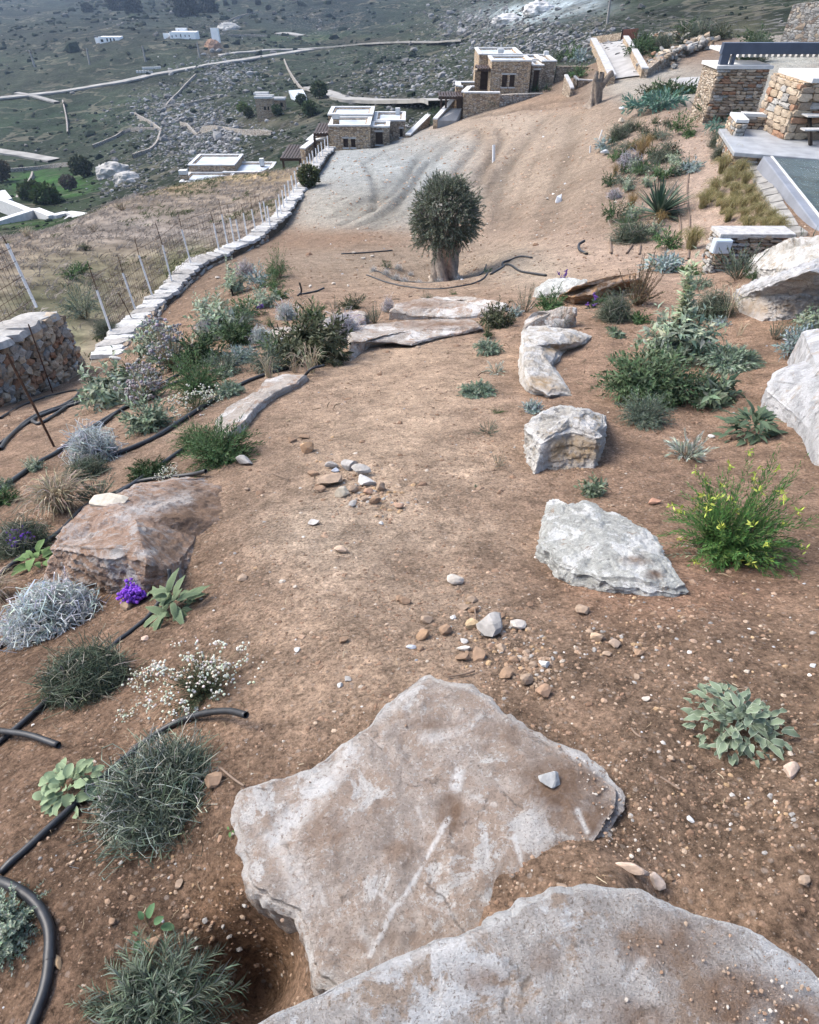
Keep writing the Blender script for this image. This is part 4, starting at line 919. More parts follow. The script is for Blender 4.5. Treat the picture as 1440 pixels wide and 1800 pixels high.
BX().box(-.03,Lm+.05,-.02,.5,zm-q[2]-.078,zm-q[2]).build('cap', M['coping'], mw, None, .01)
mb = thing('meter_box', 'pale blue grey metal box fixed to the short stone wall', 'box', atY(1269,433,Ym-.1)); BX().box(-.17,.17,-.06,.12,-.13,.13).build('box_body', M.setdefault('boxgrey', plain('pale_enamel', (.42,.48,.54), .5, .4, .06, 3)), mb, None, .012); BX().box(-.15,.15,-.075,-.062,-.11,.11).build('lid', M['boxgrey'], mb); BX().box(.08,.10,-.09,-.076,-.03,.0).build('latch', M['dark'], mb)
lb = thing('loose_slab', 'pale flat offcut lying at the foot of the short wall', 'stone', on(1288,466)); BX().hexa([(-.2,-.1,-.05),(.2,-.08,-.05),(.17,.12,-.05),(-.18,.1,-.05)], [(-.19,-.1,.1),(.2,-.07,.07),(.17,.12,.1),(-.18,.1,.13)]).build('slab', M['coping'], lb)
# ------------------------------------------------------------------ boulders and slabs
M['r_slab'] = m_rock('dusty_schist', (.45,.385,.335), (.63,.62,.60), (.385,.30,.24), 0, .38, .56, 5)
M['r_step'] = m_rock('pale_dusty_marble', (.42,.375,.33), (.60,.585,.565), (.33,.235,.175), 0, .5, .5, 2.2)
M['r_near'] = m_rock('grey_schist', (.42,.395,.37), (.57,.58,.585), (.33,.255,.195), 0, .46, .48, 4)
M['r_red'] = m_rock('rusty_schist', (.40,.27,.195), (.52,.51,.50), (.40,.275,.205), 5, .36, .60, 3.5)
M['r_white'] = m_rock('white_schist', (.52,.53,.50), (.78,.79,.775), (.36,.28,.21), 0, .55, .25, 7)
M['r_yel'] = m_rock('lichened_marble', (.50,.475,.43), (.70,.69,.67), (.42,.345,.25), 2.4, .55, .40, 4, (.37,.255,.14))
M['r_cream'] = m_rock('cream_marble', (.52,.475,.41), (.70,.69,.665), (.44,.36,.27), 2.4, .6, .35, 4, (.42,.29,.16))
M['r_orange'] = m_rock('ochre_rock', (.34,.205,.11), (.50,.41,.33), (.31,.19,.11), 3, .3, .5, 2)
M['r_blue'] = m_rock('blue_grey_marble', (.42,.425,.435), (.63,.635,.645), (.44,.37,.30), 2.2, .42, .34, 2.5, (.40,.32,.24))
def resample(P, n):
    P = np.vstack([P, P[:1]]); L = np.r_[0, np.cumsum(np.linalg.norm(np.diff(P, axis=0), axis=1))]
    return L, P
def boulder(name, label, cat, mat, top, h=.12, base=None, crown=.04, N=120, rt=22, rs=8, rough=.03, fine=.008, spread=.06, plane=None, sink=.25, centre=None, marks=(), soil=(), edge=.0, group=None, seed=1, fs=2.5, jag=.0, strata=.012):
    """rock with a photographed outline: top rim points (px,py[,h]), optional matching foot points on the ground"""
    T = []
    for t in top:
        hh = t[2] if len(t) > 2 else h
        if plane:
            d = pdir(t[0], t[1]); z0, gx, gy = plane       # z = EYE - z0 + gx x + gy y
            k = -z0/(d[2]-gx*d[0]-gy*d[1]); T.append(d*k+[0,0,EYE])
        else: T.append(at(t[0], t[1], hh))
    T = np.array(T); cen = T.mean(0)
    if base: B = np.array([at(b[0], b[1], 0) for b in base])
    else:
        B = T.copy(); v = T[:,:2]-cen[:2]; B[:,:2] += v*spread
    B[:,2] = land_z(B[:,0], B[:,1]); B[:,2] = np.minimum(B[:,2], T[:,2]-.01)
    n = len(T); L = np.r_[0, np.cumsum(np.linalg.norm(np.diff(np.vstack([T, T[:1]]), axis=0), axis=1))]
    s = np.linspace(0, L[-1], N, endpoint=False); i = np.clip(np.searchsorted(L, s, 'right')-1, 0, n-1); f = ((s-L[i])/(L[i+1]-L[i]))[:,None]; i2 = (i+1) % n
    rim = T[i]*(1-f)+T[i2]*f; foot = B[i]*(1-f)+B[i2]*f
    sc = math.sqrt(max(L[-1], .01))*.5
    # roughen the outline without moving its corners far
    wob = fbm(np.c_[rim[:,:2]*5/sc, np.full(N, seed)], 4, seed)*(rough+jag)+.016*sc*fbm(np.c_[rim[:,:2]*26/sc, np.full(N, seed)], 4, seed+2)
    v = rim[:,:2]-cen[:2]; v /= np.linalg.norm(v, axis=1)[:,None]; rim[:,:2] += v*wob[:,None]; foot[:,:2] += v*wob[:,None]*.6
    c0 = np.array(on(*centre)) if centre else cen.copy()
    if centre:
        if plane:
            d = pdir(*centre); k = -plane[0]/(d[2]-plane[1]*d[0]-plane[2]*d[1]); c0 = d*k+[0,0,EYE]
        else: c0 = at(centre[0], centre[1], h)
    V = []; rr = np.linspace(0, 1, rt+1)[1:]**.8
    for r in rr:
        p = c0+(rim-c0)*r; p[:,2] += crown*(1-r**2.2)
        p[:,2] -= .016*sc*(r > .97)*1.0
        V.append(p)
    for k in range(1, rs+1):
        t = k/rs; p = rim*(1-t)+foot*t; p[:,2] -= .016*sc*(1-t)
        if k == 1: p[:,:2] += v*(.010*sc)
        V.append(p)
    p = foot.copy(); p[:,2] -= sink; V.append(p)
    V = np.vstack([c0+[0,0,crown]]+V)
    R = rt+rs+1; rad = np.r_[0, np.repeat(np.r_[rr, np.ones(rs+1)], N)]
    side = np.r_[0, np.repeat(np.r_[np.zeros(rt-1), np.linspace(0, 1, rs+2)], N)] > 0
    nz = fbm(V*fs/sc+seed, 5, seed+3); nf = fbm(V*fs*6/sc+seed, 4, seed+5)
    ridge = 1-2*np.abs(fbm(V*fs*.9/sc+seed*3, 4, seed+8))
    V[:,2] += np.where(side, 0, (rough*nz+fine*nf+rough*.5*(ridge-.6))*np.clip(rad*4, .3, 1)*np.where(rad > .985, .5, 1))
    crag = np.abs(fbm(V*fs*2.6/sc+seed*5, 4, seed+13, .6)); crag2 = 1-np.abs(fbm(V*fs*7/sc+seed, 3, seed+17))*2
    V[:,2] += np.where(side, 0, (-rough*.9*crag+fine*.35*crag2)*np.clip(rad*4, .3, 1))
    out = np.zeros((len(V), 2)); dv = V[:,:2]-c0[:2]; out = dv/(np.linalg.norm(dv, axis=1)[:,None]+1e-6)
    lay = np.round((V[:,2]-c0[2]+.04*nz)*14)/14-(V[:,2]-c0[2]+.04*nz)
    V[:,:2] += np.where(side, rough*1.2*nz-rough*1.1*crag+fine*1.8*nf+fine*.8*crag2+strata*lay*14*.6, 0)[:,None]*out
    F = [np.stack([np.zeros(N, int), 1+np.arange(N), 1+(np.arange(N)+1) % N], 1)]
    k, j = np.meshgrid(np.arange(R-1), np.arange(N), indexing='ij'); k = k.ravel(); j = j.ravel(); j2 = (j+1) % N
    F.append(np.stack([1+k*N+j, 1+(k+1)*N+j, 1+(k+1)*N+j2, 1+k*N+j2], 1))
    o3 = V.mean(0)*np.array([1,1,0])+[0,0,cen[2]]
    mk = np.zeros((len(V), 3))
    if marks or soil or edge:
        zc_ = V[:,1]*CT-(V[:,2]-EYE)*ST; X_ = 720+FP*V[:,0]/zc_; Y_ = 900-FP*(V[:,1]*ST+(V[:,2]-EYE)*CT)/zc_
        jit = fbm(V*22, 4, 77)
        for P, w, a in marks:
            d = np.full(len(V), 1e9); P = np.array(P, float)
            for p_, q_ in zip(P[:-1], P[1:]):
                ab = q_-p_; t = np.clip(((X_-p_[0])*ab[0]+(Y_-p_[1])*ab[1])/(ab@ab), 0, 1); d = np.minimum(d, np.hypot(X_-p_[0]-t*ab[0], Y_-p_[1]-t*ab[1]))
            mk[:,0] = np.maximum(mk[:,0], a*np.clip(1.25-d/w+.9*jit, 0, 1))
        for px, py, rx, ry, a in soil:
            g = np.exp(-(((X_-px)/rx)**2+((Y_-py)/ry)**2)); mk[:,1] = np.maximum(mk[:,1], np.clip(a*g*1.6+.55*jit-.25, 0, 1))
        if edge: mk[:,2] = np.clip(edge*((rad > .93) & ~side)*(rad-.93)/.07*1.1+edge*.8*(side & (np.arange(len(V)) < 1+(rt+2)*N))+.35*jit*((rad > .9)), 0, 1)
    me = mesh(name, V-o3, [x.astype(np.int32) for x in F], None, True)
    try: me.set_sharp_from_angle(angle=math.radians(32))
    except Exception: pass
    vcol(me, 'Mark', mk)
    o = link(name, me, mat, None, o3); tag(o, label, cat, group)
    return o, V[1+(rt-1)*N:1+rt*N], cen
BO = []
def B_(*a, **k):
    r = boulder(*a, **k); BO.append(r); return r[0]
slab1 = [(400,1830),(480,1783),(560,1745),(630,1712),(700,1680),(800,1640),(860,1620),(905,1597),(965,1568),(1040,1556),(1110,1561),(1180,1582),(1260,1612),(1340,1638),(1400,1680),(1440,1712),(1540,1790),(1600,1900),(1300,1960),(1000,1975),(700,1960),(480,1920)]
B_('stone_slab', 'broad grey step slab nearest the camera along the bottom edge', 'slab', M['r_near'], slab1, plane=(1.44,.03,-.03), N=340, rt=90, rs=12, crown=.012, rough=.012, fine=.004, spread=.03, sink=.3, centre=(1000,1760), fs=1.6, seed=2, edge=.75,
   soil=[(1180,1660,110,60,.75),(1300,1760,130,70,.9),(1150,1790,120,40,.6),(1400,1790,100,60,.8),(850,1720,50,30,.5),(960,1690,40,30,.5)], marks=[([(700,1690),(830,1645),(900,1612)],16,.5),([(770,1770),(780,1720)],6,.5),([(1110,1720),(1130,1690)],8,.5)])
slab2 = [(408,1418),(425,1385),(470,1372),(545,1350),(600,1310),(650,1270),(700,1215),(752,1182),(790,1197),(830,1203),(870,1238),(905,1268),(960,1298),(1040,1335),(1088,1385),(1086,1420),(1062,1470),(1010,1525),(960,1575),(900,1640),(740,1720),(590,1760),(545,1725),(533,1660),(518,1608),(500,1600),(460,1575),(430,1555),(418,1490)]
B_('stone_slab', 'big pointed dusty slab with white drill scars on the path', 'slab', M['r_slab'], slab2, plane=(1.675,.06,-.125), N=400, rt=110, rs=14, crown=.03, rough=.022, fine=.005, spread=.02, sink=.35, centre=(740,1450), fs=2.0, seed=5, edge=.6,
   marks=[([(800,1380),(808,1355)],11,.85),([(788,1440),(760,1490),(722,1560),(690,1600),(662,1660),(650,1680)],5,.75),([(615,1325),(560,1390),(525,1430),(480,1480)],20,.75),([(853,1455),(858,1510)],4,.7),([(905,1470),(922,1535)],5,.8),([(1015,1425),(1032,1462)],5,.8),
          ([(480,1490),(520,1530),(540,1590)],22,.40),([(560,1560),(570,1590)],6,.4),([(840,1265),(800,1290),(740,1300)],10,.4),([(660,1565),(690,1590)],3,.5),([(750,1590),(800,1610)],7,.4),([(960,1280),(1000,1320),(1080,1370)],8,.7),([(590,1310),(680,1245),(740,1195)],12,.45),([(830,1400),(870,1415)],5,.4),([(640,1640),(655,1660)],12,.5),([(735,1420),(745,1450)],5,.35)],
   soil=[(790,1425,22,34,1.1),(1000,1390,80,60,.95),(1060,1440,60,40,1),(940,1350,60,40,.6),(1010,1530,90,50,1.1),(900,1290,60,30,.5),(710,1500,40,30,.55),(600,1470,90,60,.4),(760,1270,50,20,.5),(660,1650,120,30,.4)])
B_('boulder', 'rust red layered boulder half buried at the left of the path', 'boulder', M['r_red'], [(98,955,.30),(112,928,.34),(150,890,.34),(190,875,.32),(240,851,.24),(300,842,.14),(365,840,.0),(402,850,-.03),(398,880,-.03),(408,915,-.04),(350,945,-.01),(322,985,.06),(300,1000,.15),(255,975,.30),(200,968,.33),(140,962,.33)],
   base=[(78,1025),(85,1000),(150,890),(190,875),(240,851),(300,842),(365,840),(402,850),(398,880),(408,915),(360,950),(330,1000),(310,1035),(250,1050),(180,1045),(110,1035)], h=.26, crown=.02, N=220, rt=46, rs=22, rough=.035, fine=.012, centre=(240,915), seed=8, fs=3.4, strata=.03,
   marks=[([(205,905),(290,885),(330,875)],13,.45),([(180,985),(200,978)],12,.4),([(245,975),(270,968)],9,.5),([(120,960),(150,940)],10,.3)], soil=[(355,905,80,60,1.1),(300,960,60,40,.8)])
B_('ledge_stone', 'narrow white stone ledge edging the earth path on the left', 'stone', M['r_step'], [(380,735),(402,714),(450,688),(468,664),(500,655),(538,658),(522,672),(482,690),(452,712),(432,738),(395,768),(378,755)], h=.09, N=120, rt=20, crown=.02, rough=.03, seed=11, edge=.5)
B_('step_stone', 'wide pale step stone with an ochre underside across the path', 'stone', M['r_step'], [(611,583,.22),(622,574,.22),(640,570,.22),(720,563,.2),(790,560,.17),(832,562,.15),(847,575,.1),(822,582,.06),(762,594,.06),(722,604,.08),(682,600,.12),(645,598,.17),(618,602,.21)],
   base=[(611,625),(622,574),(640,570),(720,563),(790,560),(832,562),(850,580),(824,586),(766,598),(724,608),(684,606),(648,612),(616,634)], crown=.02, N=150, rt=26, rs=12, rough=.04, centre=(730,581), seed=12, soil=[(760,570,120,8,.8)])
B_('step_stone', 'upper pinkish step stone lying behind the wide pale step', 'stone', M['r_step'], [(689,545,.2),(692,532,.25),(735,524,.25),(800,527,.2),(860,540,.12),(848,551,.06),(800,556,.06),(740,553,.1)], h=.2, N=110, rt=20, crown=.03, rough=.05, seed=13, soil=[(740,535,60,10,.8)])
B_('step_stone', 'flat pale stone topmost in the flight of path stones', 'stone', M['r_step'], [(752,526,.2),(762,521,.22),(800,520,.22),(850,525,.2),(892,533,.14),(880,541,.08),(845,537,.12),(800,531,.14)], h=.18, N=90, rt=16, crown=.02, rough=.04, seed=14)
B_('stone', 'flat grey stone with foliage at its edge beside the step', 'stone', M['r_step'], [(545,574,.12),(580,556,.22),(620,546,.22),(646,549,.2),(642,563,.12),(604,572,.1),(565,580,.08)], h=.16, N=90, rt=16, crown=.03, rough=.05, seed=15)
B_('stone', 'long low pale stone in the shrubs, under the dark bush', 'stone', M['r_step'], [(440,590,.1),(478,577,.14),(540,571,.14),(548,580,.1),(482,597,.06)], h=.1, N=80, rt=14, crown=.02, rough=.04, seed=16)
B_('boulder', 'low pale block with ochre broken face set in the slope right of the path', 'boulder', M['r_cream'], [(918,581,.30),(930,573,.3),(965,573,.28),(1008,580,.2),(1040,590,.06),(1025,603,.06),(985,612,.09),(968,640,.10),(1000,688,.04),(965,690,.08),(932,670,.17),(920,645,.22)],
   base=[(912,650),(918,600),(965,573),(1008,580),(1042,591),(1030,606),(994,616),(974,642),(1008,694),(965,699),(926,688),(913,672)], h=.25, crown=.02, N=200, rt=34, rs=24, rough=.03, fine=.016, fs=4, centre=(942,610), seed=17, edge=.5, strata=.03, soil=[(950,672,26,14,.9),(975,685,20,8,.8),(1012,598,26,8,.5),(975,614,24,8,.8)])
B_('boulder', 'angular boulder with a dark face and white crest right of the path', 'boulder', M['r_yel'], [(919,745,.30),(936,729,.38),(985,713,.42),(1020,718,.42),(1063,726,.36),(1066,744,.30),(1047,764,.27),(1002,752,.31),(975,762,.30),(955,775,.25)],
   base=[(920,790),(930,740),(985,713),(1020,718),(1066,735),(1062,795),(1045,822),(1000,826),(962,826),(937,838)], h=.36, crown=.02, N=190, rt=30, rs=26, rough=.035, fine=.014, centre=(1000,738), seed=19, edge=.8, strata=.02, soil=[(1010,790,50,32,1.0),(975,800,18,30,.7)])
B_('boulder', 'white lichen speckled rock lying on red earth beside the yellow green bush', 'boulder', M['r_white'], [(968,876,.16),(995,886,.17),(1028,881,.17),(1045,885,.16),(1060,897,.15),(1100,912,.14),(1135,930,.13),(1160,960,.11),(1185,1000,.08),(1209,1034,.04),(1165,1036,.05),(1110,1022,.08),(1055,1018,.09),(1010,1002,.10),(975,975,.11),(952,945,.12),(960,905,.15)],
   h=.13, crown=.05, N=240, rt=60, rs=12, rough=.026, fine=.010, spread=.03, centre=(1065,955), seed=23, fs=4, marks=[], soil=[(1120,985,30,12,.7),(1150,1010,26,12,.6)])
B_('boulder', 'huge blue grey boulder with tan cracked face at the right edge', 'boulder', M['r_blue'], [(1298,508,.28),(1322,494,.40),(1350,486,.48),(1385,472,.55),(1440,452,.6),(1540,436,.6),(1560,500,.42),(1440,512,.38),(1390,514,.36),(1345,516,.33),(1308,520,.26)],
   base=[(1290,520),(1320,498),(1350,490),(1385,478),(1440,470),(1540,450),(1580,570),(1440,556),(1392,562),(1342,566),(1300,550)], h=.8, crown=.06, N=220, rt=30, rs=34, rough=.045, fine=.03, fs=4, centre=(1420,485), seed=29, strata=.05, soil=[(1330,540,40,26,.8),(1400,540,60,22,.7)])
B_('boulder', 'smooth grey boulder cut by the right edge above the sage', 'boulder', M['r_blue'], [(1412,578,.42),(1440,573,.45),(1530,590,.5),(1540,830,.15),(1440,793,.12),(1424,745,.14),(1380,706,.18),(1352,682,.22),(1362,650,.28),(1416,632,.34),(1420,605,.4)],
   h=.3, crown=.05, N=170, rt=34, rs=12, rough=.035, fine=.010, spread=.01, centre=(1440,690), seed=31, edge=.3)
B_('boulder', 'orange brown low rock behind the dry shrub', 'boulder', M['r_orange'], [(986,517,.2),(1008,502,.4),(1058,487,.42),(1120,479,.36),(1128,488,.3),(1066,503,.25),(1044,515,.2),(1010,520,.2)],
   base=[(984,526),(1005,505),(1058,490),(1120,482),(1135,500),(1075,515),(1048,530),(1005,535)], h=.3, crown=.03, N=110, rt=18, rs=12, rough=.05, seed=37)
B_('boulder', 'pale rock with purple flowers in front beside the orange rock', 'boulder', M['r_white'], [(940,505,.2),(962,491,.3),(1000,487,.3),(1036,490,.3),(1020,502,.2),(985,512,.12),(950,515,.1)], h=.22, crown=.05, N=90, rt=16, rough=.05, seed=38)
B_('boulder', 'rounded tan rock among green tufts right of the path', 'boulder', M['r_step'], [(922,562,.2),(935,551,.3),(965,543,.32),(990,538,.32),(1013,541,.3),(1016,553,.2),(992,568,.1),(950,572,.1),(926,574,.12)], h=.25, crown=.07, N=100, rt=18, rough=.05, seed=39)
B_('boulder', 'striped tan and white rock above the grey boulder at right', 'boulder', M['r_yel'], [(1322,452,.3),(1350,433,.5),(1392,420,.6),(1450,410,.6),(1520,425,.5),(1480,450,.4),(1440,457,.35),(1382,468,.3),(1335,470,.2)], h=.45, crown=.1, N=120, rt=20, rs=10, rough=.08, seed=43, strata=.04)

# stone resting on the red boulder
def stone_mesh(dim, seed, sub=2, rough=.10, flat=0):
    v, f = (ICO0, ICO1, ICO2)[sub-1]; v = v.copy(); n = fbm(v*1.1+seed*7.1, 3, seed); n2 = fbm(v*3.2+seed, 3, seed+9)
    # flatten random facets so it reads as broken stone
    r = np.random.default_rng(seed); 
    for k in range(14):
        d = r.normal(size=3); d /= np.linalg.norm(d); c = r.uniform(.42, .74); s = v@d; v = v-np.outer(np.maximum(s-c, 0)*.92, d)
    v = v*(1+rough*n+rough*.25*n2)[:,None]*np.array(dim)
    return v, f
STONES = []
def one_stone(px, py, w, asp, colour, label, group=None, h=.0, seed=0, flat=.6, rz=None, name='stone', sub=2):
    p = at(px, py, h); p[2] = lz(p[0], p[1])+h; r = w*1.16/2/ppm(p)
    s = seed or int(px*7+py*13); v, f = stone_mesh((r*1.1, r*asp*1.1, r*flat), s % 9973, sub)
    a = rz if rz is not None else (s % 63)/10; c, si = math.cos(a), math.sin(a); v = v@np.array([[c, si, 0], [-si, c, 0], [0, 0, 1]])
    me = mesh(name, v, [f], np.tile(np.array(colour), (len(v), 1))*(1+.25*fbm(v/r*2.2+s, 3, 5))[:,None], False)
    o = link(name, me, M['vstone'], None, p+np.array([0,0,r*(flat*.62+.12)])); tag(o, label, 'stone', group); STONES.append((p, r)); return o
TAN, GRY, WHT, BRN, OCH, BLU = (.30,.225,.165), (.31,.295,.275), (.46,.45,.43), (.25,.17,.115), (.36,.25,.15), (.36,.39,.44)
o = one_stone(195,897,82,.5,(.46,.42,.345),'flat cream stone resting on top of the red boulder',None,.255,5,.34,.12)
GP = 'stones heaped on the upper path'
for px,py,w,asp,c,lab,fl,rz in [(586,847,50,.75,TAN,'large flat tan stone leaning on the upper path heap',.4,.3),(613,824,32,.75,GRY,'rounded grey stone at the top of the upper path heap',.6,.2),(584,822,24,.8,(.28,.26,.24),'small dark grey stone at the top left of the upper path heap',.6,0),
    (633,833,54,.42,GRY,'long grey stone lying slanted across the upper path heap',.4,-.55),(643,851,36,.65,(.46,.45,.43),'pale grey wedge shaped stone at the right of the upper path heap',.5,-.5),(602,870,28,.85,(.42,.37,.29),'pale cubic stone at the foot of the upper path heap',.7,0),
    (622,864,20,.9,TAN,'small tan stone between the cubic and wedge stones of the upper heap',.7,0),(648,867,20,.9,(.36,.23,.16),'small reddish stone below the wedge stone of the upper heap',.7,0),(670,862,20,1,TAN,'upright tan stone at the right end of the upper path heap',.9,.4),
    (659,885,26,.6,BRN,'brown flat stone low at the right of the upper path heap',.5,.2),(703,893,22,.7,(.36,.24,.17),'lone pinkish stone just right of the upper path heap',.5,0),(565,862,22,.6,BRN,'brown stone tucked under the big flat tan stone',.5,.2),(590,828,16,.8,BLU,'small bluish chip among the top stones of the upper heap',.5,0),(620,890,18,.8,GRY,'grey chip in the rubble below the upper path heap',.6,0),(642,880,16,.8,TAN,'tan chip in the rubble below the upper path heap',.6,0)]:
    one_stone(px,py,w,asp,c,lab,GP,0,0,fl,rz)
for px,py,w,asp,c,lab,fl,rz in [(541,796,31,.65,(.42,.27,.16),'orange blocky stone alone left above the upper path heap',.6,.1),(536,771,26,.5,BRN,'thin brown flat stone left of the path, above the orange one',.35,0),(513,777,18,.8,BRN,'small brown stone beside the thin flat one',.5,0),(549,834,22,.7,BRN,'brown stone just left of the upper path heap',.5,0),
    (553,921,26,.5,(.46,.44,.41),'pale flat stone on the path below the upper heap',.45,-.1),(670,921,12,.7,WHT,'small white pebble on the path below the upper heap',.5,0),(600,970,30,.45,(.37,.28,.21),'long tan splinter stone in the middle of the path',.4,-.3),
    (430,817,34,.5,GRY,'grey slanted stone at the foot of the green bush',.45,-.5),(429,815,12,.6,TAN,'tan chip under the grey slanted stone',.5,0)]:
    one_stone(px,py,w,asp,c,lab,'single stones on the path',0,0,fl,rz)
GQ = 'stones gathered at the tip of the pointed slab'
for px,py,w,asp,c,lab,fl,rz in [(862,1106,52,.85,GRY,'biggest grey squared stone in the heap near the pointed slab',.75,.7),(801,1024,31,.75,(.44,.40,.35),'pale stone topmost above the heap near the pointed slab',.6,.1),(830,1054,20,.8,TAN,'tan stone below the pale topmost stone of the slab heap',.6,0),(814,1069,20,.9,TAN,'rounded tan stone on the upper left of the slab heap',.7,0),
    (833,1073,17,1,BRN,'brown stone next to the rounded tan stone of the slab heap',.7,0),(829,1101,30,.75,(.42,.31,.19),'ochre and white stone left of the biggest grey stone',.65,.2),(843,1154,32,1.2,BRN,'upright brown slab stone under the biggest grey stone',.5,.1),(815,1158,25,.9,BRN,'rounded brown stone left of the upright brown slab stone',.65,0),
    (881,1138,22,.85,TAN,'tan stone right below the biggest grey stone',.65,0),(909,1100,27,.8,(.48,.44,.39),'white faced pyramid stone right of the biggest grey stone',.8,.2),(783,1110,26,.9,BRN,'round brown stone left in the slab heap',.7,0),(748,1090,22,.85,TAN,'squared tan stone at the far left of the slab heap',.7,.1),
    (743,1120,26,.75,(.32,.21,.13),'rusty stone beneath the squared tan one, far left of the slab heap',.6,.2),(740,1143,14,1,BRN,'small brown stone beside the bluish flat pebble',.7,0),(724,1140,18,.6,BLU,'bluish flat pebble at the left of the slab heap',.35,.1),(922,1198,28,.8,TAN,'tan stone at the lower right of the slab heap',.65,.2),(953,1218,38,.7,(.33,.22,.15),'reddish brown stone lowest right in the slab heap',.6,.5),
    (957,1168,22,.7,(.50,.51,.50),'white stone at the right end of the slab heap',.6,0),(937,1168,15,.8,TAN,'small tan stone left of the white end stone',.6,0),(905,1158,20,.7,BRN,'brown stone among the gravel right of the slab heap',.55,.1),(890,1184,28,.9,BRN,'earthy brown stone half sunk below the slab heap',.6,.6),(816,1140,24,.4,(.55,.51,.45),'thin white sliver across the slab heap',.4,0),(815,1128,14,.8,WHT,'small white stone over the thin white sliver',.6,0),(796,1086,12,.9,WHT,'white pebble above the round brown stone',.6,0),(925,1145,16,.8,TAN,'tan stone under the pyramid stone',.6,0),(880,1085,14,.8,BRN,'brown pebble above the biggest grey stone',.6,0)]:
    one_stone(px,py,w,asp,c,lab,GQ,0,0,fl,rz)
for px,py,w,asp,c,lab,fl,rz in [(712,1058,20,.9,BRN,'brown stone of a touching pair on the mid path',.7,.3),(704,1054,14,1.1,BRN,'narrow brown stone of the touching pair on the mid path',.7,.3),(598,1205,13,.8,WHT,'white pebble left of the pointed slab tip',.5,.6),(612,1195,14,.9,GRY,'grey pebble next to the white pebble, left of the slab tip',.5,0),(522,1142,14,.8,WHT,'white pebble on the path above the pointed slab',.5,0),(604,1128,24,.5,BRN,'dark flat stones on the path left of the slab heap',.45,.6),
    (1024,1077,24,.9,TAN,'tan stone on the red earth below the white rock',.7,.2),(1050,1122,23,.85,(.40,.29,.20),'rounded tan stone of the cluster right of the slab heap',.7,.1),(1080,1133,22,.8,(.30,.23,.18),'dull brown stone of the cluster right of the slab heap',.6,.2),(1068,1149,16,.7,TAN,'small tan stone of the cluster right of the slab heap',.6,0),(1123,1150,20,.75,BRN,'brown pebble above the wavy leaved plant',.5,0),(1118,1190,16,.8,TAN,'tan pebble left of the wavy leaved plant',.6,0),(1135,1230,17,.65,(.48,.43,.37),'pale pebble directly left of the wavy leaved plant',.5,.1),(1385,1360,33,.8,(.44,.34,.27),'pinkish angular stone below the wavy leaved plant',.65,.4),
    (1110,1531,52,.42,(.46,.36,.29),'long pink and white stone against the nearest slab',.5,-.35),(1151,1548,32,.9,(.36,.30,.26),'speckled round stone beside the long pink stone',.6,0),(988,1561,30,.5,TAN,'tan stone wedged behind the nearest slab',.6,-.4),(1408,1553,30,.5,TAN,'flat tan stone on the dark earth at the right edge',.5,.4),(1425,1175,13,.8,(.50,.52,.52),'pale grey pebble at the right edge above the leafy plant',.5,0),(1176,1338,13,.8,TAN,'small tan pebble below the wavy leaved plant',.6,0),
    (227,1070,22,.9,(.30,.22,.15),'round brown stone under the purple flowers',.6,0),(318,992,22,.9,TAN,'tan stone at the foot of the red boulder',.6,.3),(298,987,14,.7,TAN,'small tan stone at the corner of the red boulder',.6,0),(428,1017,20,.8,TAN,'tan stone on the open earth right of the red boulder',.6,0),(255,1126,14,.9,(.46,.34,.27),'pinkish chip by the black pipe',.5,.2),(380,1375,32,.85,BRN,'brown stone beside the tangled grey bush',.55,.2),(100,1692,26,.5,OCH,'tan oval stone beside the curved black pipe',.5,-.9),(315,1555,16,1.2,TAN,'small tan stone on the dark earth near the seedling',.5,0),(268,1660,34,.9,BRN,'brown clod above the feathery plant',.5,.3),(198,1620,14,.9,BRN,'brown pebble left of the seedling',.6,0),(436,862,12,.7,TAN,'tan pebble on top of the buried boulder',.5,0),
    (1250,770,13,.7,WHT,'white chip between the sages',.4,0),(1137,748,18,.9,OCH,'ochre stone at the foot of the grey feathery bush',.6,0),(1075,890,12,.7,TAN,'tan pebble right of the white rock',.5,0),(1150,885,26,.5,(.33,.19,.13),'red flat stone by the yellow green bush',.4,.2),(1330,880,20,.6,(.35,.22,.16),'reddish stone behind the yellow green bush',.5,0),(1256,690,12,.7,WHT,'white pebble between the cushion and the sage',.4,0)]:
    one_stone(px,py,w,asp,c,lab,'single stones on the bare earth',0,0,fl,rz)
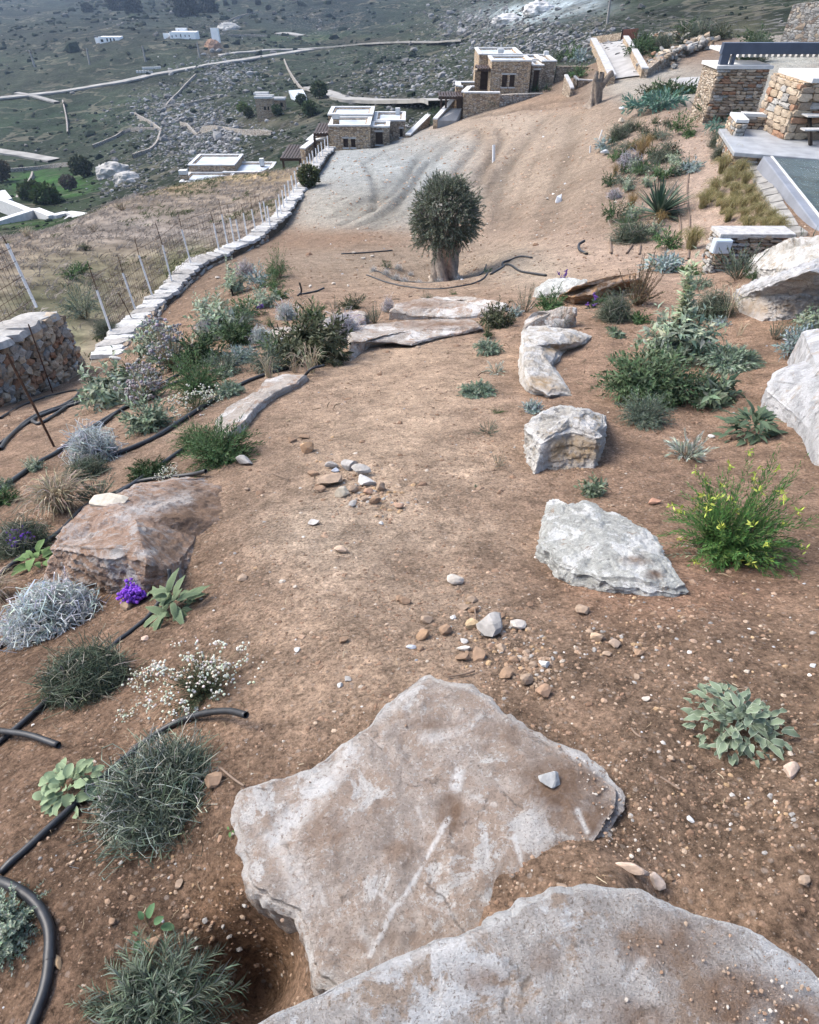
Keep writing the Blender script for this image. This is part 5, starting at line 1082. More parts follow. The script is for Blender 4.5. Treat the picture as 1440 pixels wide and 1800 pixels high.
# stone lying on the slab
o = one_stone(962,1376,34,1.05,(.30,.305,.30),'pale rounded stone lying on the pointed slab',None,.0,9,.5,.3); 
d = pdir(962,1380); kk = -1.675/(d[2]-.06*d[0]+.125*d[1]); pp = d*kk+[0,0,EYE]; o.location = tuple(pp+np.array([0,0,.035]))
for px,py,w,lab in [(1063,272,15,'white boulder on the edge of the planted strip'),(1092,217,13,'pale tan boulder at the top corner of the planted strip')]:
    one_stone(px,py,w,.8,(.60,.61,.62) if px < 1070 else (.5,.43,.35),lab,None,0,0,.7,.1)
one_stone(1093,194,11,.6,(.6,.6,.6),'pale block beside the blue green ground cover',None,0,0,.7,.1)
one_stone(203,634,24,.5,WHT,'white painted stone at the near end of the low wall',None,0,0,.4,-.5)
for px, py, w, lab in [(372,466,10,'pale chip at the foot of the low wall'),(382,490,11,'pale chip on bare earth above the tall pale sage'),(300,578,18,'flat pale stone beside the low wall, upper of a pair'),(312,588,14,'flat pale stone beside the low wall, lower of a pair'),(640,455,9,'small pale stone left of the olive ring, nearer one'),(655,452,10,'small pale stone left of the olive trunk'),(545,505,10,'pale stone above the dark pipe stubs'),(587,500,9,'pale stone between the pipe stubs and the olive ring'),(612,503,8,'tiny pale stone just outside the olive ring'),(622,446,10,'pale stone under the red bank behind the olive'),(962,348,9,'pale chip beside the white plastic bag')]:
    one_stone(px,py,w,.6,(.40,.36,.31),lab,None,0,0,.4)

# ------------------------------------------------------------------ black irrigation pipe, drip lines, rods
def hose(label, pts, diam, mat='hose', cat='pipe', group=None, lift=.5, name='irrigation_pipe', hs=None, clampat=None):
    P = []
    for k, p in enumerate(pts): P.append(at(p[0], p[1], (p[2] if len(p) > 2 else 0)+diam*lift))
    P = spline(np.array(P), 8)
    for q in range(len(P)):
        P[q,2] = max(P[q,2], lz(P[q,0], P[q,1])+diam*.32)
    o3 = P[0].copy(); V, F = tube(P-o3, diam/2, 9)
    n = len(P); V = np.vstack([V]); cap0 = np.arange(9)[::-1]
    me = mesh(name, V, [F.astype(np.int32)], None, True); o = link(name, me, M[mat], None, o3); tag(o, label, cat, group); 
    md = o.modifiers.new('wall', 'SOLIDIFY'); md.thickness = diam*.12; md.offset = -1
    if clampat:
        q = P[int(clampat*(n-1))]-o3; q2 = P[min(n-1, int(clampat*(n-1))+2)]-o3; V, F = tube(np.array([q, q2]), diam*.68, 8); link('collar', mesh('collar', V, [F], None, True), M[mat], o)
    return o
hose('thick black pipe rising from the lower left corner to the bush', [(0,1535),(60,1480),(130,1415),(200,1350),(250,1308),(300,1275),(350,1256,.02),(400,1250,.05),(433,1257,.07)], .020, clampat=.78)
hose('black pipe curving down the lower left corner with a joint', [(-30,1540,.02),(20,1558,.02),(60,1585,.01),(85,1630),(86,1690),(78,1740),(60,1790),(40,1840)], .024, clampat=.55)
hose('black pipe end with an open mouth below the silver bush', [(-40,1280,.03),(0,1285,.03),(50,1292,.02),(103,1310,.0)], .020)
hose('black pipe running from the dark bush past the leafy plant', [(-20,1320),(40,1270),(90,1225),(140,1180),(205,1130),(255,1090),(285,1050,.03),(298,1020,.10),(297,1000,.16)], .020)
hose('black pipe passing under the silver bush at the left edge', [(-20,1150),(20,1120),(60,1085)], .024)
hose('black pipe leading up to the rust red boulder', [(-10,1020),(30,985),(70,960),(110,930),(150,890),(200,868),(250,845),(330,835),(362,828,.05)], .030)
for k, (lab, pts, dm) in enumerate([('black pipe along the shrub bed edge below the dark seedlings', [(200,800),(270,770),(320,738),(380,700),(440,668),(520,640),(580,606)], .042),('black pipe crossing the bed under the silver ball', [(-10,868),(60,818),(100,795),(140,765),(205,725),(270,690),(330,665),(420,640)], .042),
    ('black pipe across the bed near the red boulder top', [(205,870),(250,840),(330,785),(370,770)], .036),('black pipe through the sage bushes', [(140,770),(180,745),(240,700),(320,655),(380,630),(470,605)], .035),
    ('black pipe looping on bare earth by the rubble wall', [(0,790),(20,765),(60,732),(120,710),(175,690),(140,700),(80,740),(60,742),(62,735),(100,720),(170,695),(200,660)], .045),('thin black pipe along the foot of the rubble wall', [(0,735),(40,712),(90,695),(135,686),(130,700),(90,722),(60,735),(0,780)], .035),
    ('black pipe half ring lying round the olive tree', [(645,488),(680,502),(740,508),(800,505),(850,493),(860,475)], .036),('second black pipe ring close to the olive roots', [(655,480),(700,492),(760,497),(820,492),(850,478),(855,465,.12)], .034),
    ('loose black pipe coiled right of the olive tree', [(935,456),(905,456,.05),(884,462,.10),(890,471),(920,478),(960,484)], .05),('black pipe stub sticking up beside the olive', [(862,488),(880,478),(886,472)], .05),
    ('short curved grey pipe end standing on the pale plot', [(1032,446),(1020,440),(1018,430,.08),(1028,423,.14)], .06),('black pipe stub rising from the shrub bed left of the olive', [(523,520),(530,512,.1),(527,498,.35)], .04),('dark pipe between the shrubs and the olive ring', [(525,518),(555,512),(570,506,.05)], .04),('bent black pipe end by the step stone', [(536,660),(548,648,.1),(570,642,.12)], .03),
    ('thin dark pipe on the red bank behind the olive', [(600,446),(640,444),(690,440)], .04)]):
    hose(lab, pts, dm)
for lab, pts in [('brown drip line, left of the two beside the yucca', [(1187,318),(1190,350),(1194,380),(1197,400),(1194,420)]),('brown drip line, right of the two beside the yucca', [(1211,305),(1208,340),(1212,380),(1213,400)]),('brown drip line climbing to the top of the strip', [(1187,258),(1203,277)]),
    ('short brown drip line below the strip, leftmost', [(1073,418),(1075,445)]),('short brown drip line below the grey shrub', [(1112,430),(1102,445)]),('short brown drip line below the dark shrub', [(1126,430),(1124,447)]),('brown drip line end below the big grass tuft', [(1211,440),(1210,455)])]:
    hose(lab, pts, .045, 'drip', 'drip line')
def rod(label, a, b_, r=.008, mat='rust', name='iron_rod', cat='rod', hb=0, ht=None):
    p = on(*a); dy = a[1]-b_[1]; bb = (900-a[1])/FP; hm = dy/(ppm(p)*(CT+bb*ST)) if ht is None else ht
    q = atY(b_[0], b_[1], p[1]); V, F = tube(np.array([[0,0,-.1], (q-p)*.5+[.006,0,0], q-p]), r, 6); o = link(name, mesh(name, V, [F], None, True), M[mat], None, p); return tag(o, label, cat)
rod('rusty iron rod leaning in front of the rubble wall', (95,785), (12,622), .014)
rod('rusty rod standing at the middle of the rubble wall', (92,690), (50,570), .012)
rod('thin rusty rod beside the low wall coping', (240,575), (208,515), .012)
rod('black dry stick stake standing on the red earth under the low wall', (410,520), (406,508), .03, 'dark')
o = rod('grey plastic pipe standing upright among the wheel ruts', (868,283), (868,255), .09, 'plastic', 'standpipe', 'pipe')
rod('thin white stake on the edge of the planted strip', (1053,245), (1059,228), .03, 'plastic', 'stake', 'stake')
rod('short white stake beside the strip lower down', (1037,270), (1038,256), .035, 'plastic', 'stake', 'stake')
tp_ = on(982,352); b = BX(); b.hexa([(-.12,-.1,0),(.1,-.12,0),(.15,.05,0),(-.1,.1,0)], [(-.1,-.05,.22),(.05,-.1,.16),(.1,.05,.28),(-.05,.08,.2)]); tag(b.build('plastic_bag', M['plastic'], None, tp_), 'crumpled white plastic bag on the pale plot', 'bag')
# dry twigs on the earth
tw_ = [([(1160,1366),(1180,1378),(1196,1388)],'pale straw on the dark earth'),([(655,1290),(656,1310),(660,1322)],'thin dry stem lying on the pointed slab'),([(388,1350),(412,1370),(430,1382)],'dry stalk touching the corner of the pointed slab'),([(478,832),(495,838),(508,842)],'brown twig on the path'),([(785,1190),(815,1185),(835,1179)],'thin dry straw at the tip of the slab'),([(835,1070),(838,1100),(845,1115)],'dry grass stem over the slab heap'),([(1110,1280),(1118,1290),(1128,1296)],'dry white bark scrap on the earth')]
for pts, lab in tw_: hose(lab, [(a, c, .012) for a, c in pts], .006, 'drip', 'twig', 'dry stems on the ground', .5, 'straw')

# ------------------------------------------------------------------ gravel and clods
def gravel():
    n = 62000; px = RNG.uniform(-260, 1700, n); py = RNG.uniform(175, 1800, n)
    th = np.arctan((py-900)/FP)+TH
    P = np.zeros((n, 3)); keep = np.ones(n, bool)
    # intersect sight lines with the land by a few fixed-point steps
    d = np.stack([(px-720)/FP, CT+(900-py)/FP*ST, -ST+(900-py)/FP*CT], 1); t = 1.7/np.maximum(-d[:,2], .05)
    T_ = np.geomspace(.9, 75, 260); best = np.full(n, np.nan)
    dn = d/np.linalg.norm(d, axis=1)[:,None]; prev = np.full(n, .5)
    for tt in T_:
        z = EYE+dn[:,2]*tt; g = land_z(dn[:,0]*tt, dn[:,1]*tt); hit = (z <= g) & np.isnan(best); best[hit] = (prev[hit]+tt)/2; prev[:] = tt
    keep = ~np.isnan(best); lo = np.nan_to_num(best)*.98; hi = np.nan_to_num(best)*1.02
    for _ in range(9):
        md_ = (lo+hi)/2; u_ = EYE+dn[:,2]*md_ <= land_z(dn[:,0]*md_, dn[:,1]*md_); hi = np.where(u_, md_, hi); lo = np.where(u_, lo, md_)
    P = dn*hi[:,None]; P[:,2] = land_z(P[:,0], P[:,1])
    keep &= ~left_of_wall(P[:,0], P[:,1]) & (P[:,1] < np.where(px < 1060, 55, 38))
    dens = .35+.65*sstep(-.35, .35, fbm(P[:,:2]*1.1, 3, 61)); dens *= np.where((px > 900) & (py > 1000), 1.25, 1); dens *= np.where((px < 420) & (py > 1150), .95, 1)
    keep &= RNG.uniform(size=n) < dens
    P, px, py = P[keep], px[keep], py[keep]; m = len(P); print('gravel', m)
    pix = np.exp(RNG.normal(.66, .58, m)); pix *= np.where(py > 1000, 1.25, 1.0); pix = np.where(py < 420, np.clip(pix, 1.4, 4), np.clip(pix, 1.1, 12))
    S = pix/2*1.3/(FP/(P[:,1]*CT-(P[:,2]-EYE)*ST))
    cs = np.array([(.22,.145,.10),(.27,.19,.135),(.33,.255,.19),(.40,.345,.285),(.50,.47,.43),(.18,.115,.078),(.36,.37,.38)])
    C = cs[RNG.choice(7, m, p=[.42,.27,.10,.03,.01,.16,.01])]*RNG.uniform(.8, 1.2, (m, 1))*np.where(py < 430, 1.45, 1)[:,None]
    big = pix > 3.6; OCT = (np.array([[1,0,0],[-1,0,0],[0,1,0],[0,-1,0],[0,0,1],[0,0,-1.]]), np.array([[0,2,4],[2,1,4],[1,3,4],[3,0,4],[2,0,5],[1,2,5],[3,1,5],[0,3,5]], np.int32))
    o = scatter('gravel', P[big], S[big], C[big], ICO0, (1,.85,.62), .18, M['vstone'], .72); o['kind'] = 'stuff'
    o = scatter('fine_gravel', P[~big], S[~big], C[~big]*.92, OCT, (1,.9,.75), .2, M['vstone'], .45); o['kind'] = 'stuff'
gravel()
# earth and grit strewn on the two slabs
def slab_grit():
    P = []; S = []; C = []
    for (px, py, sx, sy, n, pl_) in [(985,1385,55,40,170,(1.675,.06,-.125)),(1030,1520,60,40,260,(1.675,.06,-.125)),(1020,1440,50,40,120,(1.675,.06,-.125)),(760,1480,170,110,60,(1.675,.06,-.125)),(790,1430,10,18,40,(1.675,.06,-.125)),(1340,1760,70,40,180,(1.44,.03,-.03)),(1180,1680,60,40,40,(1.44,.03,-.03))]:
        for k in range(n):
            a, c = rnd.gauss(px, sx), rnd.gauss(py, sy); d = pdir(a, c); kk = -pl_[0]/(d[2]-pl_[1]*d[0]-pl_[2]*d[1]); p = d*kk+[0,0,EYE+.012]
            P.append(p); S.append(rnd.choice((1.6,2.2,3,4,6))*.6/ppm(p)); C.append(rnd.choice(((.22,.145,.10),(.27,.19,.135),(.30,.23,.17),(.42,.38,.33))))
    o = scatter('grit', np.array(P), np.array(S), np.array(C), ICO0, (1,.85,.7), .18, M['vstone'], .0); o['kind'] = 'stuff'
slab_grit()
def heap_rubble():
    P = []; S = []; C = []
    for px, py, sx, sy, n, lo, hi in [(652,878,26,14,90,4,12),(625,862,30,14,50,4,10),(690,885,22,10,30,3,8),(905,1148,34,26,150,4,13),(870,1120,30,24,70,4,11),(950,1180,24,22,80,4,12),(820,1065,22,22,30,4,10),(850,1150,40,30,60,3,8),(540,790,26,16,24,3,8),(1060,1130,30,20,40,4,12),(1140,1140,60,40,60,4,12),(1330,1130,70,50,70,4,11),(1220,1400,90,70,90,4,13),(1350,1450,60,60,60,4,13),(1180,1080,60,30,40,4,10),(300,1540,60,40,40,4,10),(360,1620,50,40,50,5,14),(160,1500,60,50,40,4,12),(350,930,50,40,30,3,9),(420,980,60,40,40,3,9),(1010,820,40,16,40,3,8),(880,800,20,14,20,3,7)]:
        for k in range(n):
            a, c = rnd.gauss(px, sx), rnd.gauss(py, sy); p = at(a, c); p[2] = lz(p[0], p[1]); P.append(p); S.append(rnd.uniform(lo, hi)**1.0/2*rnd.uniform(.7,1.1)/ppm(p)); C.append(np.array(rnd.choice((TAN, BRN, BRN, BRN, (.28,.2,.145), GRY, OCH)))*rnd.uniform(.7, 1.15))
    o = scatter('rubble', np.array(P), np.array(S), np.array(C), ICO0, (1,.85,.65), .2, M['vstone'], .45); o['kind'] = 'stuff'
heap_rubble()
# ------------------------------------------------------------------ plants
class PG:
    """gathers ribbons, leaves and lumps of one plant part"""
    def __init__(s): s.v = []; s.q = []; s.t = []; s.c = []; s.n = 0
    def add(s, V, Q=None, T=None, C=None):
        V = np.asarray(V).reshape(-1, 3)
        if Q is not None: s.q.append(np.asarray(Q).reshape(-1, 4)+s.n)
        if T is not None: s.t.append(np.asarray(T).reshape(-1, 3)+s.n)
        s.v.append(V); s.c.append(np.asarray(C).reshape(-1, 3)); s.n += len(V)
    def ribbons(s, P, W, C, side=None):
        n, k, _ = P.shape
        d = np.gradient(P, axis=1); rv = RNG.normal(size=(n, 1, 3)) if side is None else side
        sd_ = np.cross(d, np.broadcast_to(rv, d.shape)); sd_ /= np.linalg.norm(sd_, axis=2)[...,None]+1e-9
        W = np.broadcast_to(W, (n, k))[...,None]/2
        V = np.stack([P-sd_*W, P+sd_*W], 2)            # n,k,2,3
        i = np.arange(n)[:,None]*k*2; j = np.arange(k-1)[None]*2; b = i+j
        s.add(V, np.stack([b, b+1, b+3, b+2], -1), None, np.broadcast_to(np.asarray(C).reshape(-1, 1, 1, 3), V.shape))
    def leaves(s, B, D, U, L, Wd, C, prof=((0,.25),(.35,1),(.7,.8),(1,.05)), curl=.2, fold=.25, wavy=0, edge=None):
        n = len(B); D = D/(np.linalg.norm(D, axis=1)[:,None]+1e-9); S = np.cross(D, U); S /= np.linalg.norm(S, axis=1)[:,None]+1e-9; N = np.cross(S, D)
        L = np.broadcast_to(L, n)[:,None]; Wd = np.broadcast_to(Wd, n)[:,None]; cu = np.broadcast_to(curl, n)[:,None]; rows = []; cols = []; C = np.broadcast_to(C, (n, 3))
        E = C if edge is None else np.broadcast_to(edge, (n, 3))
        for k, (t, w) in enumerate(prof):
            c = B+D*L*t-N*L*cu*t*t; wv = wavy*Wd*(RNG.uniform(-1, 1, (n, 1)))*(1 if 0 < k < len(prof) else 0); wv2 = wavy*Wd*RNG.uniform(-1, 1, (n, 1))
            rows += [c-S*Wd*w/2+N*(fold*Wd*w/2+wv), c, c+S*Wd*w/2+N*(fold*Wd*w/2+wv2)]; cols += [E, C*.93, E]
        if edge is not None:
            r2 = []; c2 = []
            for q in range(len(prof)):
                a_, m_, z_ = rows[3*q:3*q+3]; r2 += [a_, a_*.84+m_*.16, m_, z_*.84+m_*.16, z_]; c2 += [E, C, C*.92, C, E]
            V = np.stack(r2, 1); K = len(prof); b = np.arange(n)[:,None]*K*5+np.arange(K-1)[None]*5
            s.add(V, np.concatenate([np.stack([b+j, b+j+1, b+j+6, b+j+5], -1) for j in range(4)]), None, np.stack(c2, 1)); return
        V = np.stack(rows, 1); K = len(prof); b = np.arange(n)[:,None]*K*3+np.arange(K-1)[None]*3
        s.add(V, np.concatenate([np.stack([b, b+1, b+4, b+3], -1), np.stack([b+1, b+2, b+5, b+4], -1)]), None, np.stack(cols, 1))
    def blades(s, B, D, U, L, Wd, C):
        """cheap single-quad leaves"""
        n = len(B); D = D/(np.linalg.norm(D, axis=1)[:,None]+1e-9); S = np.cross(D, U); S /= np.linalg.norm(S, axis=1)[:,None]+1e-9
        L = np.broadcast_to(L, n)[:,None]; Wd = np.broadcast_to(Wd, n)[:,None]
        V = np.stack([B, B+D*L*.5-S*Wd/2, B+D*L, B+D*L*.5+S*Wd/2], 1); b = np.arange(n)*4
        s.add(V, np.stack([b, b+1, b+2, b+3], -1), None, np.repeat(np.broadcast_to(C, (n, 3))[:,None], 4, 1))
    def lumps(s, P, R, C, base=ICO0):
        n = len(P); bv, bf = base; m = len(bv); V = bv[None]*np.broadcast_to(R, n)[:,None,None]*RNG.uniform(.8, 1.2, (n, m, 1))+P[:,None]
        s.add(V, None, bf[None]+(np.arange(n)*m)[:,None,None], np.repeat(np.broadcast_to(C, (n, 3)), m, 0))
    def build(s, name, parent, mat=None):
        f = ([np.concatenate(s.q).astype(np.int32)] if s.q else [])+([np.concatenate(s.t).astype(np.int32)] if s.t else [])
        return link(name, mesh(name, np.concatenate(s.v), f, np.concatenate(s.c)), mat or M['plant'], parent)
def cvar(c, n, v=.25):
    c = np.array(c)[None]*RNG.uniform(1-v, 1+v, (n, 1)); return np.clip(c*(1+RNG.normal(0, .06, (n, 3))), .004, .9)
def shoots(n, R, H, k=5, inner=.15, up=.4, spread=1.0, lo=.0):
    """curved shoots from the foot to a dome surface"""
    a = RNG.uniform(0, 2*math.pi, n); el = np.arcsin(RNG.uniform(lo, 1, n)); f = RNG.uniform(.5, 1.12, n)*(1+.35*vnoise(np.c_[np.cos(a)*1.6+R*31, np.sin(a)*1.6, el*1.5], 5)-.15)
    tip = np.stack([np.cos(a)*np.cos(el)*R*f*spread, np.sin(a)*np.cos(el)*R*f*spread, np.maximum(np.sin(el)*H*f, .02*H)], -1)
    b = tip*[inner, inner, 0]+RNG.normal(0, .03, (n, 3))*R*[1,1,0]; ctl = b*.5+tip*.5+np.stack([0*a, 0*a, up*H*(1-np.sin(el))], -1)
    t = np.linspace(0, 1, k)[None,:,None]
    return b[:,None]*(1-t)**2+2*ctl[:,None]*t*(1-t)+tip[:,None]*t*t
def cushion(par, R, H, n, col, tipc, w=.004, curl=.5, k=5, name='twigs', frac=.45, dark=.5):
    """mound of fine tangled twigs"""
    g = PG(); a = RNG.uniform(0, 2*math.pi, n); el = np.arcsin(RNG.uniform(-.12, 1, n)); f = RNG.uniform(.55, 1.0, n)
    d = np.stack([np.cos(a)*np.cos(el), np.sin(a)*np.cos(el), np.sin(el)], -1)
    lump = 1+.22*fbm(d*2.2+R*50, 2, int(R*997) % 97)
    P0 = d*np.array([R, R, H])*(f*(1-frac)*lump)[:,None]; P1 = d*np.array([R, R, H])*(np.minimum(f+.12, 1.06)*lump)[:,None]
    L = np.linalg.norm(P1-P0, axis=1)[:,None]; t = np.linspace(0, 1, k)
    jit = RNG.normal(size=(n, 3))*L*curl; jit2 = RNG.normal(size=(n, 3))*L*curl*.7
    P = P0[:,None]*(1-t)[None,:,None]+P1[:,None]*t[None,:,None]+jit[:,None]*np.sin(t*math.pi)[None,:,None]+jit2[:,None]*np.sin(t*2*math.pi)[None,:,None]*.6
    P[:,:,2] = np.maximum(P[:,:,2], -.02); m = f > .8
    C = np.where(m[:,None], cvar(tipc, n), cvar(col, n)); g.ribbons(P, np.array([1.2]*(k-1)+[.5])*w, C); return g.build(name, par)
def leafy(par, R, H, n, m, L, W_, col, col2=None, t0=.3, up=.4, lean=.6, curl=.25, fold=.25, stem=(.09,.075,.05), sw=.006, cheap=False, wavy=0, edge=None, mix=.3, lo=0., spread=1., name='foliage', tipboost=1.15, prof=None, pts=None):
    """shoots set with leaves all round"""
    P = shoots(n, R, H, 6, up=up, lo=lo, spread=spread) if pts is None else pts
    n = len(P)
    if sw: gs = PG(); gs.ribbons(P, np.linspace(1, .4, P.shape[1])*sw, cvar(stem, n)); gs.build('stems', par)
    g = PG(); tt = t0+(1-t0)*(np.arange(m)+.5)/m; tt = np.tile(tt, (n, 1))+RNG.uniform(-.5, .5, (n, m))*(1-t0)/m; tt = np.clip(tt, 0, .999)*(P.shape[1]-1)
    i = tt.astype(int); f = (tt-i)[...,None]; I = np.arange(n)[:,None]; B = P[I, i]*(1-f)+P[I, i+1]*f; T = P[I, i+1]-P[I, i]; T /= np.linalg.norm(T, axis=2)[...,None]+1e-9
    ph = RNG.uniform(0, 6.28, (n, 1))+np.arange(m)[None]*2.4+RNG.normal(0, .3, (n, m)); up_ = np.array([0,0,1.])
    s1 = np.cross(T, up_+RNG.normal(0, .05, T.shape)); s1 /= np.linalg.norm(s1, axis=2)[...,None]+1e-9; s2 = np.cross(s1, T)
    rad = s1*np.cos(ph)[...,None]+s2*np.sin(ph)[...,None]
    tf = tt/(P.shape[1]-1); ln = lean*(1-.55*tf); D = T*(1-ln)[...,None]+rad*ln[...,None]
    D = D.reshape(-1, 3); U = (T+up_*.4).reshape(-1, 3); B = B.reshape(-1, 3); N = len(B)
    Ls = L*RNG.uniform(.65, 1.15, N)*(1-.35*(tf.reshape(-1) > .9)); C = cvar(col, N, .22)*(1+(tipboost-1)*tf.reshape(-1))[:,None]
    if col2 is not None: k_ = RNG.uniform(size=N) < mix; C[k_] = cvar(col2, int(k_.sum()), .2)
    if cheap: g.blades(B, D, U, Ls, Ls*W_/L, C)
    else: g.leaves(B, D, U, Ls, Ls*W_/L, C, curl=curl*RNG.uniform(.3, 1.6, N), fold=fold, wavy=wavy, edge=None if edge is None else np.array(edge)[None]*RNG.uniform(.85, 1.1, (N, 1)), prof=prof or ((0,.3),(.42,1),(1,.06)))
    return g.build(name, par)
def tuft(par, R, H, n, col, col2, w=.006, droop=1.0, name='blades', k=6, mix=.4):
    g = PG(); a = RNG.uniform(0, 6.283, n); f = RNG.uniform(.25, 1.05, n); d = np.stack([np.cos(a), np.sin(a)], -1)
    t = np.linspace(0, 1, k); h = H*RNG.uniform(.75, 1.15, n); bx = RNG.normal(0, .10*R, (n, 2))
    out = (f*R)[:,None]*(t[None]**1.3); z = h[:,None]*(np.sin(t*math.pi*.5)[None]-droop*.55*f[:,None]*t[None]**2.6)
    P = np.concatenate([bx[:,None]+d[:,None]*out[...,None], np.maximum(z, 0)[...,None]], -1)+RNG.normal(0, .012, (n, k, 3))*R
    C = cvar(col, n, .3); kk = RNG.uniform(size=n) < mix; C[kk] = cvar(col2, int(kk.sum()), .25)
    g.ribbons(P, np.linspace(1, .25, k)*w, C); return g.build(name, par)
def heads(par, P, r, n, col, spread, name='flower', base=ICO0):
    g = PG(); Q = np.repeat(P, n, 0)+RNG.normal(size=(len(P)*n, 3))*spread; g.lumps(Q, r*RNG.uniform(.6, 1.2, len(Q)), cvar(col, len(Q), .25), base); o = g.build(name, par); o['kind'] = 'stuff'; return o
def leaf_parts(par, R, H, n, L, W_, col, edge, wavy=.3, curl=.4, prof=((0,.18),(.2,.75),(.45,1),(.75,.8),(1,.08)), lo=.05, tilt=.55, dome=.55, kinds=5, chaos=.0):
    """big leaves, each an object of its own on shared meshes"""
    ms = []
    for k in range(kinds):
        g = PG(); c = np.array(col)*rnd.uniform(.85, 1.15); g.leaves(np.zeros((1,3)), np.array([[0,1.,0]]), np.array([[0,0,1.]]), 1., W_/L, c[None], prof=prof, curl=curl*rnd.uniform(.4, 1.4), fold=.3, wavy=wavy, edge=np.array(edge)[None])
        me = mesh('leaf', np.concatenate(g.v), [np.concatenate(g.q).astype(np.int32)], np.concatenate(g.c), True); me.materials.append(M['plant']); ms.append(me)
    for k in range(n):
        a = k*2.39996+rnd.uniform(-.3, .3); el = math.asin(rnd.uniform(lo, 1)); f = rnd.uniform(.25, dome+.1)
        p = Vector((math.cos(a)*math.cos(el)*R*f, math.sin(a)*math.cos(el)*R*f, max(.01, math.sin(el)*H*rnd.uniform(.45, .95))))
        d = Vector((math.cos(a)*math.cos(el*tilt), math.sin(a)*math.cos(el*tilt), math.sin(el*tilt)+rnd.uniform(-.1, .25))).normalized(); d = (d+chaos*Vector((rnd.gauss(0,1), rnd.gauss(0,1), rnd.gauss(0,.7)))).normalized(); d.z = max(d.z, -.25); d.normalize(); s = d.cross(Vector((0,0,1))).normalized(); n_ = s.cross(d)
        m = Matrix((( s.x, d.x, n_.x), (s.y, d.y, n_.y), (s.z, d.z, n_.z))).to_4x4(); m = m@Matrix.Rotation(rnd.uniform(-.5, .5), 4, 'Y')
        o = link('leaf', rnd.choice(ms), None, par); q = L*rnd.uniform(.65, 1.15)
        o.matrix_local = Matrix.Translation(p)@m@Matrix.Diagonal((q, q, q, 1))
# colours
SILV, SILVD = (.50,.53,.52), (.27,.285,.275)
LAV, LAVD = (.40,.385,.40), (.24,.225,.23)
SAGE, SAGEL = (.135,.175,.115), (.26,.31,.215)
PALE, PALEL = (.21,.255,.18), (.34,.38,.28)
DGRN, DGRN2 = (.035,.062,.026), (.06,.095,.04)
BGRN, BGRN2 = (.055,.105,.04), (.09,.15,.055)
GRYG, GRYG2 = (.085,.115,.085), (.15,.185,.145)
BLUE, BLUE2 = (.20,.26,.25), (.32,.38,.37)
DRY, DRY2 = (.33,.27,.19), (.45,.39,.29)
GOLD, GOLD2 = (.20,.175,.075), (.36,.31,.16)
TEAL, TEAL2 = (.085,.165,.13), (.14,.23,.18)
def place(px, py, w, name, label, cat='shrub', group=None, dy=0, rz=None):
    """a plant whose foot sits under pixel (px,py), w pixels wide; returns its Empty and radius in metres"""
    p = on(px, py); R = w/2/ppm(p); e = thing(name, label, cat, p, rnd.uniform(0, 6.28) if rz is None else rz, group); return e, R
NEAR = []
